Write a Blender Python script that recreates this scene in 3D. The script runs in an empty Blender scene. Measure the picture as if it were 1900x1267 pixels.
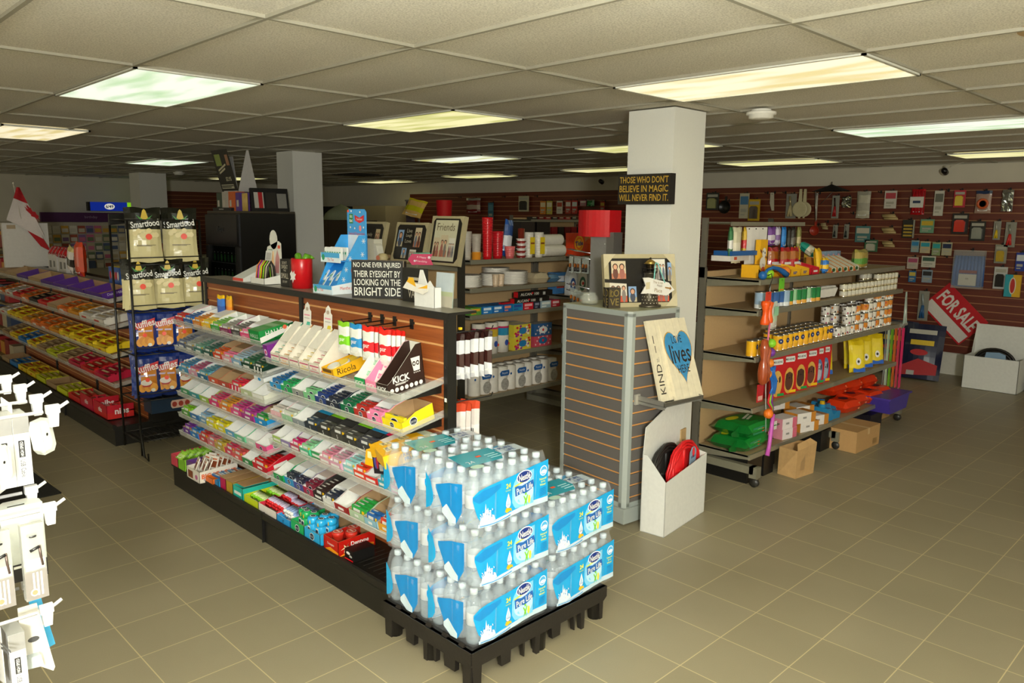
import bpy, math, random
from math import sin, cos, pi, radians
from mathutils import Matrix, Vector
random.seed(7)
SC = bpy.context.scene
COL = SC.collection

# ------------------------------------------------------------------ camera, world, flash, exposure
CAMH = 1.755
yaw, pitch, roll, FPX = 0.7935, 0.1595, 0.0112, 1444.1
fw = Vector((cos(yaw)*cos(pitch), sin(yaw)*cos(pitch), -sin(pitch)))
r0 = Vector((sin(yaw), -cos(yaw), 0)); u0 = r0.cross(fw)
rr = cos(roll)*r0 + sin(roll)*u0; uu = -sin(roll)*r0 + cos(roll)*u0
cam = bpy.data.cameras.new('camera'); cam.sensor_width = 36; cam.lens = FPX/1900*36
camo = bpy.data.objects.new('camera', cam); COL.objects.link(camo)
mw = Matrix((rr, uu, -fw)).transposed().to_4x4(); mw.translation = Vector((0, 0, CAMH))
camo.matrix_world = mw; cam.clip_start = .05; cam.clip_end = 100
SC.camera = camo
w = bpy.data.worlds.new('ambient_fill'); SC.world = w; w.use_nodes = True
w.node_tree.nodes['Background'].inputs[0].default_value = (1.0, 0.93, 0.66, 1)
w.node_tree.nodes['Background'].inputs[1].default_value = 0.70  # warm soft fill added from the open sides behind the camera
def area(name, loc, target, size, power, color):
    L = bpy.data.lights.new(name, 'AREA'); L.shape = 'DISK'; L.size = size; L.energy = power; L.color = color
    o = bpy.data.objects.new(name, L); COL.objects.link(o); o.location = loc
    o.rotation_euler = (Vector(target)-Vector(loc)).to_track_quat('-Z', 'Y').to_euler(); return o
# the photographer's flash, and its bounce off the ceiling behind the camera
area('camera_flash', (-1.0, -1.5, 2.05), (4.0, 2.0, 0.95), 0.30, 195, (1.0, 1.0, 0.93))
SL = bpy.data.lights.new('camera_flash_bounce', 'SPOT'); SL.energy = 1500; SL.color = (0.97, 1.0, 0.90); SL.spot_size = radians(156); SL.spot_blend = .6; SL.shadow_soft_size = .12
so = bpy.data.objects.new('camera_flash_bounce', SL); COL.objects.link(so); so.location = (-.3, -.2, 1.35); so.rotation_euler = (pi, 0, 0)
SC.view_settings.view_transform = 'Standard'; SC.view_settings.look = 'None'
SC.view_settings.gamma = 1; SC.view_settings.use_curve_mapping = False
SC.view_settings.exposure = 0.13
SC.cycles.transparent_max_bounces = 20

# ------------------------------------------------------------------ materials
def lin(h):
    v = [int(h[i:i+2], 16)/255 for i in (0, 2, 4)]
    return [(c/12.92 if c <= .04045 else ((c+.055)/1.055)**2.4) for c in v]
_M = {}
NAMED = dict(wht='e9e9e4', crm='d9cfae', blk='0c0b0a', dgr='2b2925', gry='8b8880', lgr='b9b8b0', cyn='19a2d8', blu='1763b5', nvy='14224f',
  grn='1f9a48', dgn='0d4f2a', lim='86cf1c', ylw='f4c515', org='ee6a14', red='d2101a', drd='7d0d12', pnk='ef7da4', mag='d0156a', pur='532089',
  tea='23a99f', brn='3b2014', tan='b08758', crd='a98a62', slv='a9abae', ltg='8fcf9d', ltb='8fb9dc', mnt='7fcdb5', gld='c9a24a')
def M(c, rough=.45, metal=0., alpha=1., noise=.06, nscale=40., bump=0., coat=0., spec=.5, emit=0.):
    c = NAMED.get(c, c)
    key = (c, rough, metal, alpha, noise, bump, coat, spec, emit)
    if key in _M: return _M[key]
    m = bpy.data.materials.new('finish_'+c); m.use_nodes = True
    nt = m.node_tree; b = nt.nodes['Principled BSDF']
    rgb = lin(c)
    b.inputs['Base Color'].default_value = (*rgb, 1)
    b.inputs['Roughness'].default_value = rough; b.inputs['Metallic'].default_value = metal
    b.inputs['Alpha'].default_value = alpha; b.inputs['Specular IOR Level'].default_value = spec
    b.inputs['Coat Weight'].default_value = coat
    if emit:
        b.inputs['Emission Color'].default_value = (*rgb, 1); b.inputs['Emission Strength'].default_value = emit
    if noise or bump:
        tc = nt.nodes.new('ShaderNodeTexCoord'); n = nt.nodes.new('ShaderNodeTexNoise'); n.inputs['Scale'].default_value = nscale
        n.inputs['Detail'].default_value = 2
        nt.links.new(tc.outputs['Object'], n.inputs['Vector'])
        if noise:
            mx = nt.nodes.new('ShaderNodeMix'); mx.data_type = 'RGBA'
            mx.inputs['A'].default_value = (*[v*(1-noise*1.5) for v in rgb], 1)
            mx.inputs['B'].default_value = (*[min(1, v*(1+noise)+.002) for v in rgb], 1)
            nt.links.new(n.outputs['Fac'], mx.inputs['Factor']); nt.links.new(mx.outputs['Result'], b.inputs['Base Color'])
        if bump:
            bp = nt.nodes.new('ShaderNodeBump'); bp.inputs['Strength'].default_value = bump; bp.inputs['Distance'].default_value = .004
            nt.links.new(n.outputs['Fac'], bp.inputs['Height']); nt.links.new(bp.outputs['Normal'], b.inputs['Normal'])
    _M[key] = m; return m
def nodes_mat(name):
    m = bpy.data.materials.new(name); m.use_nodes = True
    return m, m.node_tree, m.node_tree.nodes['Principled BSDF']

# ------------------------------------------------------------------ mesh builder
_T = {}
# print too small to read in the photo: drawn as plain bars
BLUR = {'DENT', 'ICE', 'TIC', 'GUM', 'TRI', 'DAC', 'PK', 'MAX', 'FIRE', 'XTRA', 'Co', 'BAR', 'TREATS', 'Treat', 'BONE', 'Dog', 'pet', 'pads', 'litter', 'Cups', 'DRY', 'MINT', 'Seasonal', 'Coffee', 'HOT BEVERAGE', 'DOG', 'Litter', 'P', 'Cable', 'bottles', 'His', 'WHITE CHEDDAR', 'ASS PREMIUM', '200', 'Extension Cord', 'Quality', 'LOVE IS', 'S'}
def text_geo(s, bold=0.0):
    k = (s, bold)
    if k in _T: return _T[k]
    c = bpy.data.curves.new('t', 'FONT'); c.body = s; c.resolution_u = 2; c.offset = bold; c.space_line = .85; c.align_x = 'CENTER'
    o = bpy.data.objects.new('t', c); COL.objects.link(o)
    bpy.context.view_layer.update()
    me = bpy.data.meshes.new_from_object(o.evaluated_get(bpy.context.evaluated_depsgraph_get()))
    vs = [(v.co.x, v.co.y) for v in me.vertices]; fs = [tuple(p.vertices) for p in me.polygons]
    bpy.data.objects.remove(o); bpy.data.curves.remove(c); bpy.data.meshes.remove(me)
    if vs:
        x0 = min(v[0] for v in vs); x1 = max(v[0] for v in vs); y0 = min(v[1] for v in vs); y1 = max(v[1] for v in vs)
        vs = [((a-x0)/(x1-x0)-.5, (b-y0)/(y1-y0)-.5) for a, b in vs]; asp = (x1-x0)/(y1-y0)
    else: asp = 1
    _T[k] = (vs, fs, asp); return _T[k]
I4 = Matrix.Identity(4)
class MB:
    def __init__(s): s.v = []; s.f = []; s.m = []; s.sm = []; s.mats = []; s.T = I4
    def mi(s, m):
        if isinstance(m, str): m = M(m)
        if m not in s.mats: s.mats.append(m)
        return s.mats.index(m)
    def add(s, vs, fs, m, smooth=False):
        b = len(s.v); s.v += [tuple(s.T @ Vector(p)) for p in vs]; i = s.mi(m)
        for f in fs: s.f.append(tuple(b+k for k in f)); s.m.append(i); s.sm.append(smooth)
        return s
    def box(s, x0, x1, y0, y1, z0, z1, m, front=None, top=None, left=None, right=None, back=None, bottom=None):
        vs = [(x0,y0,z0),(x1,y0,z0),(x1,y1,z0),(x0,y1,z0),(x0,y0,z1),(x1,y0,z1),(x1,y1,z1),(x0,y1,z1)]
        for f, mm in (((0,1,5,4),front),((4,5,6,7),top),((3,0,4,7),left),((1,2,6,5),right),((2,3,7,6),back),((3,2,1,0),bottom)):
            s.add(vs, [f], mm or m)
        return s
    def poly(s, pts, m): return s.add(pts, [tuple(range(len(pts)))], m)
    def ext(s, pts, ax, a, b, m, side=None):   # extrude 2D polygon along axis 'x','y','z'
        n = len(pts)
        def p(q, t): return (t, q[0], q[1]) if ax == 'x' else ((q[0], t, q[1]) if ax == 'y' else (q[0], q[1], t))
        vs = [p(q, a) for q in pts]+[p(q, b) for q in pts]
        s.add(vs, [tuple(range(n)), tuple(range(2*n-1, n-1, -1))], m)
        return s.add(vs, [(i, (i+1) % n, n+(i+1) % n, n+i) for i in range(n)], side or m)
    def lathe(s, prof, m, seg=16, cx=0, cy=0, cz=0, ms=None):
        base = len(s.v); n = len(prof)
        for r, z in prof:
            for k in range(seg):
                a = 2*pi*k/seg; s.v.append(tuple(s.T @ Vector((cx+r*cos(a), cy+r*sin(a), cz+z))))
        for i in range(n-1):
            mi = s.mi(ms[i] if ms else m)
            for k in range(seg):
                k2 = (k+1) % seg; s.f.append((base+i*seg+k, base+i*seg+k2, base+(i+1)*seg+k2, base+(i+1)*seg+k)); s.m.append(mi); s.sm.append(True)
        for i, mm in ((0, ms[0] if ms else m), (n-1, ms[-1] if ms else m)):
            if prof[i][0] > 1e-4:
                s.f.append(tuple(base+i*seg+k for k in range(seg))); s.m.append(s.mi(mm)); s.sm.append(False)
        return s
    def tube(s, pts, r, m, seg=6):
        pts = [Vector(p) for p in pts]; n = len(pts); vs = []
        for i, p in enumerate(pts):
            d = (pts[min(i+1, n-1)]-pts[max(i-1, 0)]).normalized()
            a = d.orthogonal().normalized() if i == 0 else (a - d*a.dot(d)).normalized()
            b = d.cross(a)
            rad = r[i] if isinstance(r, (list, tuple)) else r
            for k in range(seg): t = 2*pi*k/seg; vs.append(p+rad*(a*cos(t)+b*sin(t)))
        fs = [(i*seg+k, i*seg+(k+1) % seg, (i+1)*seg+(k+1) % seg, (i+1)*seg+k) for i in range(n-1) for k in range(seg)]
        fs += [tuple(range(seg-1, -1, -1)), tuple((n-1)*seg+k for k in range(seg))]
        return s.add(vs, fs, m, True)
    # decals: plane 'f' (front, y=o), 't' (top, z=o), 'l' (x=o), 'r' (x=o); (u right, v up)
    def pl(s, plane, o, u, v):
        if plane == 'f': return (u, o, v)
        if plane == 'b': return (-u, o, v)
        if plane == 't': return (u, v, o)
        if plane == 'r': return (o, u, v)
        return (o, -u, v)
    def text(s, t, u, v, h, m, plane='f', o=-.0006, width=None, bold=0., rot=0., maxw=None):
        vs, fs, asp = text_geo(t, bold); w_ = width or h*asp
        if t in BLUR: vs, fs = [(-.5, -.35), (.5, -.35), (.5, .35), (-.5, .35)], [(0, 1, 2, 3)]
        if t in BLUR and len(t) > 4: vs, fs = [(-.5, .1), (.5, .1), (.5, .45), (-.5, .45), (-.5, -.45), (.3, -.45), (.3, -.1), (-.5, -.1)], [(0, 1, 2, 3), (4, 5, 6, 7)]
        if maxw: w_ = min(w_, maxw)
        c, d = cos(rot), sin(rot)
        P = [(x*w_*c-y*h*d, x*w_*d+y*h*c) for x, y in vs]
        return s.add([s.pl(plane, o, u+x, v+y) for x, y in P], fs, m)
    def ell(s, u, v, ru, rv, m, plane='f', o=-.0005, n=16, rot=0):
        return s.add([s.pl(plane, o, u+ru*cos(2*pi*k/n)*cos(rot)-rv*sin(2*pi*k/n)*sin(rot), v+ru*cos(2*pi*k/n)*sin(rot)+rv*sin(2*pi*k/n)*cos(rot)) for k in range(n)], [tuple(range(n))], m)
    def rect(s, u0_, u1, v0, v1, m, plane='f', o=-.0005):
        return s.add([s.pl(plane, o, *q) for q in ((u0_, v0), (u1, v0), (u1, v1), (u0_, v1))], [(0, 1, 2, 3)], m)
    def dpoly(s, pts, m, plane='f', o=-.0005): return s.add([s.pl(plane, o, *q) for q in pts], [tuple(range(len(pts)))], m)
    def mesh(s, name='mesh'):
        me = bpy.data.meshes.new(name); me.from_pydata(s.v, [], s.f)
        for m in s.mats: me.materials.append(m)
        me.polygons.foreach_set('material_index', s.m); me.polygons.foreach_set('use_smooth', s.sm); me.update(); return me

LABELS = {}
def tagit(o, label, cat, group=None, kind=None):
    if label: o['label'] = label
    if cat: o['category'] = cat
    if group: o['group'] = group
    if kind: o['kind'] = kind
def put(o, loc=(0, 0, 0), rotz=0, rx=0, ry=0, parent=None, scale=None):
    o.location = loc; o.rotation_euler = (rx, ry, rotz)
    if parent: o.parent = parent
    if scale: o.scale = scale if isinstance(scale, tuple) else (scale,)*3
    return o
def solo(name, mb, label, cat, loc=(0, 0, 0), rotz=0, rx=0, ry=0, group=None, kind=None):
    me = mb.mesh(name) if isinstance(mb, MB) else mb
    o = bpy.data.objects.new(name, me); COL.objects.link(o); tagit(o, label, cat, group, kind)
    return put(o, loc, rotz, rx, ry)
def root(name, label, cat, loc=(0, 0, 0), rotz=0, rx=0, ry=0, group=None):
    o = bpy.data.objects.new(name, None); COL.objects.link(o); o.empty_display_size = .05; tagit(o, label, cat, group); return put(o, loc, rotz, rx, ry)
def part(name, mb, parent, loc=(0, 0, 0), rotz=0, rx=0, ry=0, label=None):
    me = mb.mesh(name) if isinstance(mb, MB) else mb
    o = bpy.data.objects.new(name, me); COL.objects.link(o); put(o, loc, rotz, rx, ry, parent)
    if label: o['label'] = label
    return o
def dup(rt, loc, rotz=None, label=None, group=None):
    c = rt.copy(); COL.objects.link(c); c.location = loc
    if rotz is not None: c.rotation_euler = (rt.rotation_euler[0], rt.rotation_euler[1], rotz)
    if label: c['label'] = label
    if group: c['group'] = group
    for ch in rt.children:
        d = ch.copy(); COL.objects.link(d); d.parent = c
        for g in ch.children:
            e = g.copy(); COL.objects.link(e); e.parent = d
    return c
def struct(name, mb):
    o = bpy.data.objects.new(name, mb.mesh(name)); COL.objects.link(o); o['kind'] = 'structure'; return o
NX = -pi/2      # rotation that makes a product built facing -y face -x
ORD = ['first', 'second', 'third', 'fourth', 'fifth', 'sixth', 'seventh', 'eighth', 'ninth', 'tenth', 'eleventh', 'twelfth', 'thirteenth', 'fourteenth', 'fifteenth', 'sixteenth', 'seventeenth', 'eighteenth', 'nineteenth', 'twentieth']

# ------------------------------------------------------------------ the room
CH = 2.387; WX = 9.85; WY = 16.3
# floor tiles
m_floor, nt, b = nodes_mat('floor_tiles')
tc = nt.nodes.new('ShaderNodeTexCoord'); mp = nt.nodes.new('ShaderNodeMapping'); br = nt.nodes.new('ShaderNodeTexBrick')
mp.inputs['Location'].default_value = (-(4.0052+.0045), -(2.1587+.0045), 0)
br.offset = 0; br.squash = 1
br.inputs['Scale'].default_value = 1; br.inputs['Brick Width'].default_value = .3045; br.inputs['Row Height'].default_value = .3045
br.inputs['Mortar Size'].default_value = .0024; br.inputs['Mortar Smooth'].default_value = .3; br.inputs['Bias'].default_value = 0
br.inputs['Color1'].default_value = (*lin('90876f'), 1); br.inputs['Color2'].default_value = (*lin('8b8269'), 1); br.inputs['Mortar'].default_value = (*lin('c0b086'), 1)
ns = nt.nodes.new('ShaderNodeTexNoise'); ns.inputs['Scale'].default_value = 260; ns.inputs['Detail'].default_value = 3
ns2 = nt.nodes.new('ShaderNodeTexNoise'); ns2.inputs['Scale'].default_value = 1.3; ns2.inputs['Detail'].default_value = 4
mx = nt.nodes.new('ShaderNodeMix'); mx.data_type = 'RGBA'; mx.blend_type = 'OVERLAY'; mx.inputs['Factor'].default_value = .10
mx2 = nt.nodes.new('ShaderNodeMix'); mx2.data_type = 'RGBA'; mx2.blend_type = 'OVERLAY'; mx2.inputs['Factor'].default_value = .18
nt.links.new(tc.outputs['Object'], mp.inputs['Vector']); nt.links.new(mp.outputs['Vector'], br.inputs['Vector'])
nt.links.new(tc.outputs['Object'], ns.inputs['Vector']); nt.links.new(tc.outputs['Object'], ns2.inputs['Vector'])
nt.links.new(br.outputs['Color'], mx.inputs['A']); nt.links.new(ns.outputs['Fac'], mx.inputs['B'])
nt.links.new(mx.outputs['Result'], mx2.inputs['A']); nt.links.new(ns2.outputs['Fac'], mx2.inputs['B']); nt.links.new(mx2.outputs['Result'], b.inputs['Base Color'])
b.inputs['Roughness'].default_value = .42
fl = MB(); fl.box(-4, WX+.1, -3, WY+.1, -.1, 0, m_floor); struct('floor', fl)
# ceiling tile material
m_ceil, nt, b = nodes_mat('ceiling_tile')
tc = nt.nodes.new('ShaderNodeTexCoord'); n1 = nt.nodes.new('ShaderNodeTexNoise'); n1.inputs['Scale'].default_value = 150; n1.inputs['Detail'].default_value = 3
n2 = nt.nodes.new('ShaderNodeTexNoise'); n2.inputs['Scale'].default_value = .8
cr = nt.nodes.new('ShaderNodeValToRGB'); cr.color_ramp.elements[0].position = .35; cr.color_ramp.elements[0].color = (*lin('c2bdb0'), 1); cr.color_ramp.elements[1].position = .6; cr.color_ramp.elements[1].color = (*lin('e2ddd0'), 1)
bp = nt.nodes.new('ShaderNodeBump'); bp.inputs['Strength'].default_value = .35; bp.inputs['Distance'].default_value = .003
mx = nt.nodes.new('ShaderNodeMix'); mx.data_type = 'RGBA'; mx.blend_type = 'OVERLAY'; mx.inputs['Factor'].default_value = .15
for n in (n1, n2): nt.links.new(tc.outputs['Object'], n.inputs['Vector'])
nt.links.new(n1.outputs['Fac'], cr.inputs['Fac']); nt.links.new(cr.outputs['Color'], mx.inputs['A']); nt.links.new(n2.outputs['Fac'], mx.inputs['B'])
nt.links.new(mx.outputs['Result'], b.inputs['Base Color']); nt.links.new(n1.outputs['Fac'], bp.inputs['Height']); nt.links.new(bp.outputs['Normal'], b.inputs['Normal'])
b.inputs['Roughness'].default_value = .95
ce = MB(); ce.box(-4, WX+.1, -3, WY+.1, CH+.012, CH+.1, m_ceil)
m_bar = M('9c9786', .6)
GX, GY = .6987, 4.9419
bars = MB()
x = GX-.61*7
while x < WX: bars.box(x-.008, x+.008, -3, WY, CH, CH+.013, m_bar); x += .61
y = GY+1.22*9
while y > -3: bars.box(-4, WX, y-.008, y+.008, CH+.001, CH+.0132, m_bar); y -= 1.22
bars.ell(3.2, .75, .11, .045, M('b59a72', .95), plane='t', o=CH+.0115, rot=.3)
struct('ceiling', ce)
tr = struct('trim_1', bars)
m_wall = M('cfc8b4', .8, nscale=6, noise=.04, bump=.05)
wl = MB(); wl.box(WX, WX+.1, -3, WY, 0, CH+.05, m_wall); struct('wall_right', wl)
wl = MB(); wl.box(-4, WX, WY, WY+.1, 0, CH+.05, m_wall); struct('wall_back', wl)
m_wood, nt, b = nodes_mat('slat_wood')
def wood_mat(name, c1, c2, rough=.45):
    m, nt, b = nodes_mat(name)
    tc = nt.nodes.new('ShaderNodeTexCoord'); mp = nt.nodes.new('ShaderNodeMapping'); mp.inputs['Scale'].default_value = (1.2, 1.2, 26)
    n = nt.nodes.new('ShaderNodeTexNoise'); n.inputs['Scale'].default_value = 3; n.inputs['Detail'].default_value = 5
    cr = nt.nodes.new('ShaderNodeValToRGB'); cr.color_ramp.elements[0].position = .3; cr.color_ramp.elements[0].color = (*lin(c1), 1); cr.color_ramp.elements[1].position = .72; cr.color_ramp.elements[1].color = (*lin(c2), 1)
    nt.links.new(tc.outputs['Object'], mp.inputs['Vector']); nt.links.new(mp.outputs['Vector'], n.inputs['Vector']); nt.links.new(n.outputs['Fac'], cr.inputs['Fac']); nt.links.new(cr.outputs['Color'], b.inputs['Base Color'])
    b.inputs['Roughness'].default_value = rough; return m
m_wood = wood_mat('slat_wood', '84431d', 'a3592a')
m_wallwood = wood_mat('wall_slat_wood', '5c2513', '6e301b')
m_groove = M('dba668', .6); m_groove2 = M('a5744a', .6)
def slat(mb, a0, a1, z0, z1, pitch, first, wood, groove, axis='x', c=0, th=.018, gh=.011):
    """slatted board running along the axis from a0 to a1, its face at depth c (depth grows away from the viewer)"""
    def bx(q0, q1, za, zb, m):
        if axis == 'x': mb.box(a0, a1, q0, q1, za, zb, m)
        else: mb.box(q0, q1, a0, a1, za, zb, m)
    bx(c+.007, c+th, z0, z1, groove)
    z = z1; g = first
    while g-gh/2 > z0:
        bx(c, c+.007, g+gh/2, z, wood); z = g-gh/2; g -= pitch
    bx(c, c+.007, z0, z, wood)
sl = MB(); slat(sl, -3, 13.0, .26, 2.175, .0835, 2.098, m_wallwood, m_groove2, axis='y', c=WX-.03); struct('trim_2', sl)
sl = MB(); slat(sl, 6.0, 8.45, .9, 2.18, .0835, 2.10, m_wallwood, m_groove2, axis='x', c=WY-.03); struct('trim_3', sl)
bb = MB(); bb.box(WX-.012, WX, -3, 13, 0, .25, M('d8d4c6', .7)); struct('baseboard_right', bb)

# ceiling lights
def light_mat(i, c1, c2, ax):
    m, nt, b = nodes_mat('light_diffuser')
    tc = nt.nodes.new('ShaderNodeTexCoord'); mp = nt.nodes.new('ShaderNodeMapping'); mp.inputs['Scale'].default_value = (3.4, .8, 1); mp.inputs['Location'].default_value = (i*1.7, i*.9, 0)
    n = nt.nodes.new('ShaderNodeTexNoise'); n.inputs['Scale'].default_value = 2.2; n.inputs['Detail'].default_value = 1.5
    cr = nt.nodes.new('ShaderNodeValToRGB'); cr.color_ramp.elements[0].position = .36; cr.color_ramp.elements[0].color = (*lin(c2), 1); cr.color_ramp.elements[1].position = .56; cr.color_ramp.elements[1].color = (*lin(c1), 1)
    nt.links.new(tc.outputs['Object'], mp.inputs['Vector']); nt.links.new(mp.outputs['Vector'], n.inputs['Vector']); nt.links.new(n.outputs['Fac'], cr.inputs['Fac']); nt.links.new(cr.outputs['Color'], b.inputs['Emission Color'])
    b.inputs['Base Color'].default_value = (.6, .6, .55, 1); b.inputs['Emission Strength'].default_value = LIGHT; return m
LIGHT = .92
G1, G2 = 'f2f7e8', 'b9dcae'; W1, W2 = 'fbeecb', 'dcc98a'; Y1, Y2 = 'f7f0b4', 'c9c877'
LT = [(1, 0, G1, G2, 'greenish white ceiling light panel above the tall stacked snack racks, nearest on the left'),
 (1.25, -2.62, W1, W2, 'warm ceiling light panel cut by the left edge of the photo'),
 (4, 0, Y1, Y2, 'yellowish ceiling light panel above the photo frame shelf'),
 (4, 2, W1, W2, 'large warm ceiling light panel just in front of the nearest white pillar'),
 (8.1, 2, G1, G2, 'greenish ceiling light panel near the right edge above the wall of hanging goods'),
 (12.2, 0, Y1, Y2, 'warm thin looking ceiling light panel right of the nearest pillar, near the wall'),
 (12.5, 1.95, Y1, Y2, 'yellow ceiling light panel beside the security camera at the right wall'),
 (4.9, -5.0, G1, G2, 'pale green ceiling light panel above the snack bag rack'),
 (5.8, -11.2, Y1, Y2, 'small looking yellow ceiling light panel above the card racks, far left'),
 (8.1, -2.05, G1, Y2, 'pale ceiling light panel between the two nearer pillars'),
 (12.5, -4.3, Y1, Y2, 'yellow ceiling light panel behind the pale panel between the two nearer pillars'),
 (13.2, -6.9, Y1, Y2, 'yellow ceiling light panel right beside the top of the middle pillar'),
 (8.1, 0, Y1, Y2, 'yellow ceiling light panel touching the left edge of the nearest pillar, upper one'),
 (12.2, -2, Y1, Y2, 'yellow ceiling light panel touching the left edge of the nearest pillar, lower one'),
 (10.2, -10.8, Y1, Y2, 'yellow ceiling light panel between the far pillar and the poster stand'),
 (9.3, -8.0, Y1, Y2, 'yellow ceiling light panel behind the tented poster on the black cooler'),
 (13.3, -10.4, Y1, Y2, 'sliver of yellow ceiling light at the left edge of the middle pillar')]
for i, (gi, gj, c1, c2, lb) in enumerate(LT):
    x0, x1 = GX+gi*.61, GX+(gi+1)*.61; y1 = GY-gj*1.22; y0 = y1-1.22
    t = root('ceiling_light', lb, 'ceiling light', ((x0+x1)/2, (y0+y1)/2, CH-.004), group='fluorescent panels in the ceiling')
    hx, hy = .305, .61
    d = MB(); d.add([(-hx+.015, -hy+.015, 0), (-hx+.015, hy-.015, 0), (hx-.015, hy-.015, 0), (hx-.015, -hy+.015, 0)], [(0, 1, 2, 3)], light_mat(i, c1, c2, 0))
    part('diffuser', d, t)
    f = MB(); fm = M('d8d8cc', .4)
    f.box(-hx, -hx+.016, -hy, hy, -.003, .01, fm).box(hx-.016, hx, -hy, hy, -.003, .01, fm).box(-hx, hx, -hy, -hy+.016, -.003, .01, fm).box(-hx, hx, hy-.016, hy, -.003, .01, fm)
    part('frame', f, t)
# pillars
def pillar(n, x0, x1, y0, y1):
    c = MB(); c.box(x0, x1, y0, y1, 0, CH+.004, M('dcdbd2', .6, nscale=90, noise=.02)); o = struct('pillar', c)
pillar(1, 3.93, 4.26, 2.67, 3.0)
pillar(2, 4.09, 4.43, 7.38, 7.71)
pillar(3, 4.70, 5.13, 13.45, 13.9)
# smoke alarms
for (x, y, lb) in ((GX+5.95*.61, GY-2.13*1.22, 'round white smoke alarm on the ceiling beside the nearest pillar'), (GX+6.99*.61, GY+6.18*1.22, 'small white smoke alarm on the ceiling beside the far left pillar')):
    s = MB(); s.lathe([(.055, -.001), (.06, -.014), (.085, -.016), (.085, -.03), (.07, -.034), (.07, -.05), (.04, -.056), (.0, -.057)], M('e6e3d8', .5), 24, ms=None)
    solo('smoke_alarm', s, lb, 'smoke alarm', (x, y, CH))
vt = MB(); vt.box(-.3, .3, -.3, .3, -.006, .01, M('2a261e', .7))
for k in range(6): vt.box(-.27, .27, -.25+.09*k, -.22+.09*k, -.012, -.005, 'dgr')
solo('ceiling_vent', vt, 'dark square air vent in the ceiling beyond the middle pillar', 'vent', (7.2, 10.9, CH))
# security cameras
def seccam(loc, lb, wire):
    t = root('security_camera', lb, 'security camera', loc)
    a = MB(); a.lathe([(.035, 0), (.035, -.02), (.02, -.03), (0, -.03)], M('c9c3ae', .5), 14, cy=.0); a.T = Matrix.Rotation(.5, 4, 'Y')
    a.lathe([(.012, -.02), (.012, -.07)], 'lgr', 10); part('mount', a, t)
    c = MB(); c.T = Matrix.Translation((-.03, 0, -.08)) @ Matrix.Rotation(-1.2, 4, 'Y'); c.lathe([(0, 0), (.033, 0), (.033, .05), (.028, .075), (0, .08)], M('blk', .25), 16); part('housing', c, t)
    if wire:
        v = MB(); v.tube([(0, 0, -.02), (0, -.08, .005), (0, -.17, .03), (0, -.2, .05)], .003, M('d8d2c0')); part('cable', v, t)
seccam((9.72, 2.96, 2.37), 'small dark security camera on the ceiling line above the right hand goods wall', True)
seccam((9.72, 7.87, 2.37), 'small dark security camera by the ceiling left of the nearest pillar', False)
# ------------------------------------------------------------------ near candy rack (faces -x)
m_clear = M('e9ece6', .08, alpha=.22, noise=0, spec=.8)
m_clearlip = M('e4e6de', .12, alpha=.24, noise=0, spec=.8)
m_black = M('15130f', .38)
TILT = .19
def candy_rack(label, X, Y0, secs, ztop, zfront_lists, panelx, back=.028, depth=.24, kback=.33, tback=.14):
    """X lip line; secs: list of (y_hi, y_lo) bays; shelves on the -x face"""
    t = root('gondola_rack', label, 'shelving rack', (panelx, 0, 0))
    yl, yr = secs[0][0], secs[-1][1]
    P = MB(); slat(P, yr, yl, .14, ztop-.012, .0775, ztop-.06, m_wood, m_groove, axis='y', c=0); part('slat_panel', P, t)
    P = MB(); P.box(back, back+.012, yr, yl, .14, ztop-.02, M('5a4630', .6)); part('back_panel', P, t)
    for k, y in enumerate([yl+.0]+[s[1] for s in secs]):
        U = MB(); U.box(-.010, back+.012, y-.012, y+.014, .02, ztop+.002, m_black) if k in (0, len(secs)) else U.box(-.012, .02, y-.016, y+.016, .02, ztop, m_black)
        if k == len(secs):
            for q in (.62, .75, .97, 1.1, 1.22, 1.3): U.box(-.0125, -.012, y-.006, y+.004, q, q+.012, 'dgr')
            U.box(-.0128, -.012, y-.008, y+.006, .955, .972, 'wht')
        part('upright', U, t)
    C = MB(); C.box(-.02, tback, yr-.03, yl+.03, ztop, ztop+.012, M('8d887a', .35), front=m_black, left=m_black)
    C.box(-.024, -.018, yr-.03, yl+.03, ztop-.02, ztop+.012, m_black); part('top_ledge', C, t)
    K = MB(); xf = X-.04-panelx
    K.ext([(xf, 0), (xf, .12), (xf-.012, .135), (xf-.012, .165), (xf, .168), (xf+.02, .150), (.0, .150), (.0, .13), (kback, .13), (kback, 0)], 'y', yr-.02, yl+.02, m_black)
    for k in range(60):
        yy = yr+.02+k*.04
        if yy < yl: K.box(xf+.05, xf+.22, yy, yy+.006, .1502, .1508, 'dgr')
    for s in secs[:-1]: K.box(xf-.014, xf+.004, s[1]-.004, s[1]+.004, 0, .168, 'blk')
    part('base', K, t)
    for (yh, yo), zs in zip(secs, zfront_lists):
        L = (yh-yo)-.05
        S = MB(); S.box(0, L, 0, depth, -.004, 0, m_clear)
        S.box(0, L, -.003, 0, -.004, .03, m_clearlip); S.box(0, .003, 0, depth, -.004, .028, m_clearlip); S.box(L-.003, L, 0, depth, -.004, .028, m_clearlip)
        S.box(0, L, -.004, -.003, .026, .030, M('f2f2ec', .2, alpha=.6, noise=0))
        for u in (.01, L-.02): S.ext([(0, -.006), (depth, -.006), (depth, -.05)], 'x', u, u+.004, m_black)
        me = S.mesh('shelf')
        for z in zs:
            part('shelf', me, t, (X-panelx, yh-.025, z), NX, TILT)
    return t
FR_X, FR_PX = 1.89, 2.12
LY = (4.99, 3.77); RY = (3.77, 2.55)
ZL = [1.065, .90, .745, .605, .465, .345]; ZR = [.99, .84, .69, .55, .345]
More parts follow.
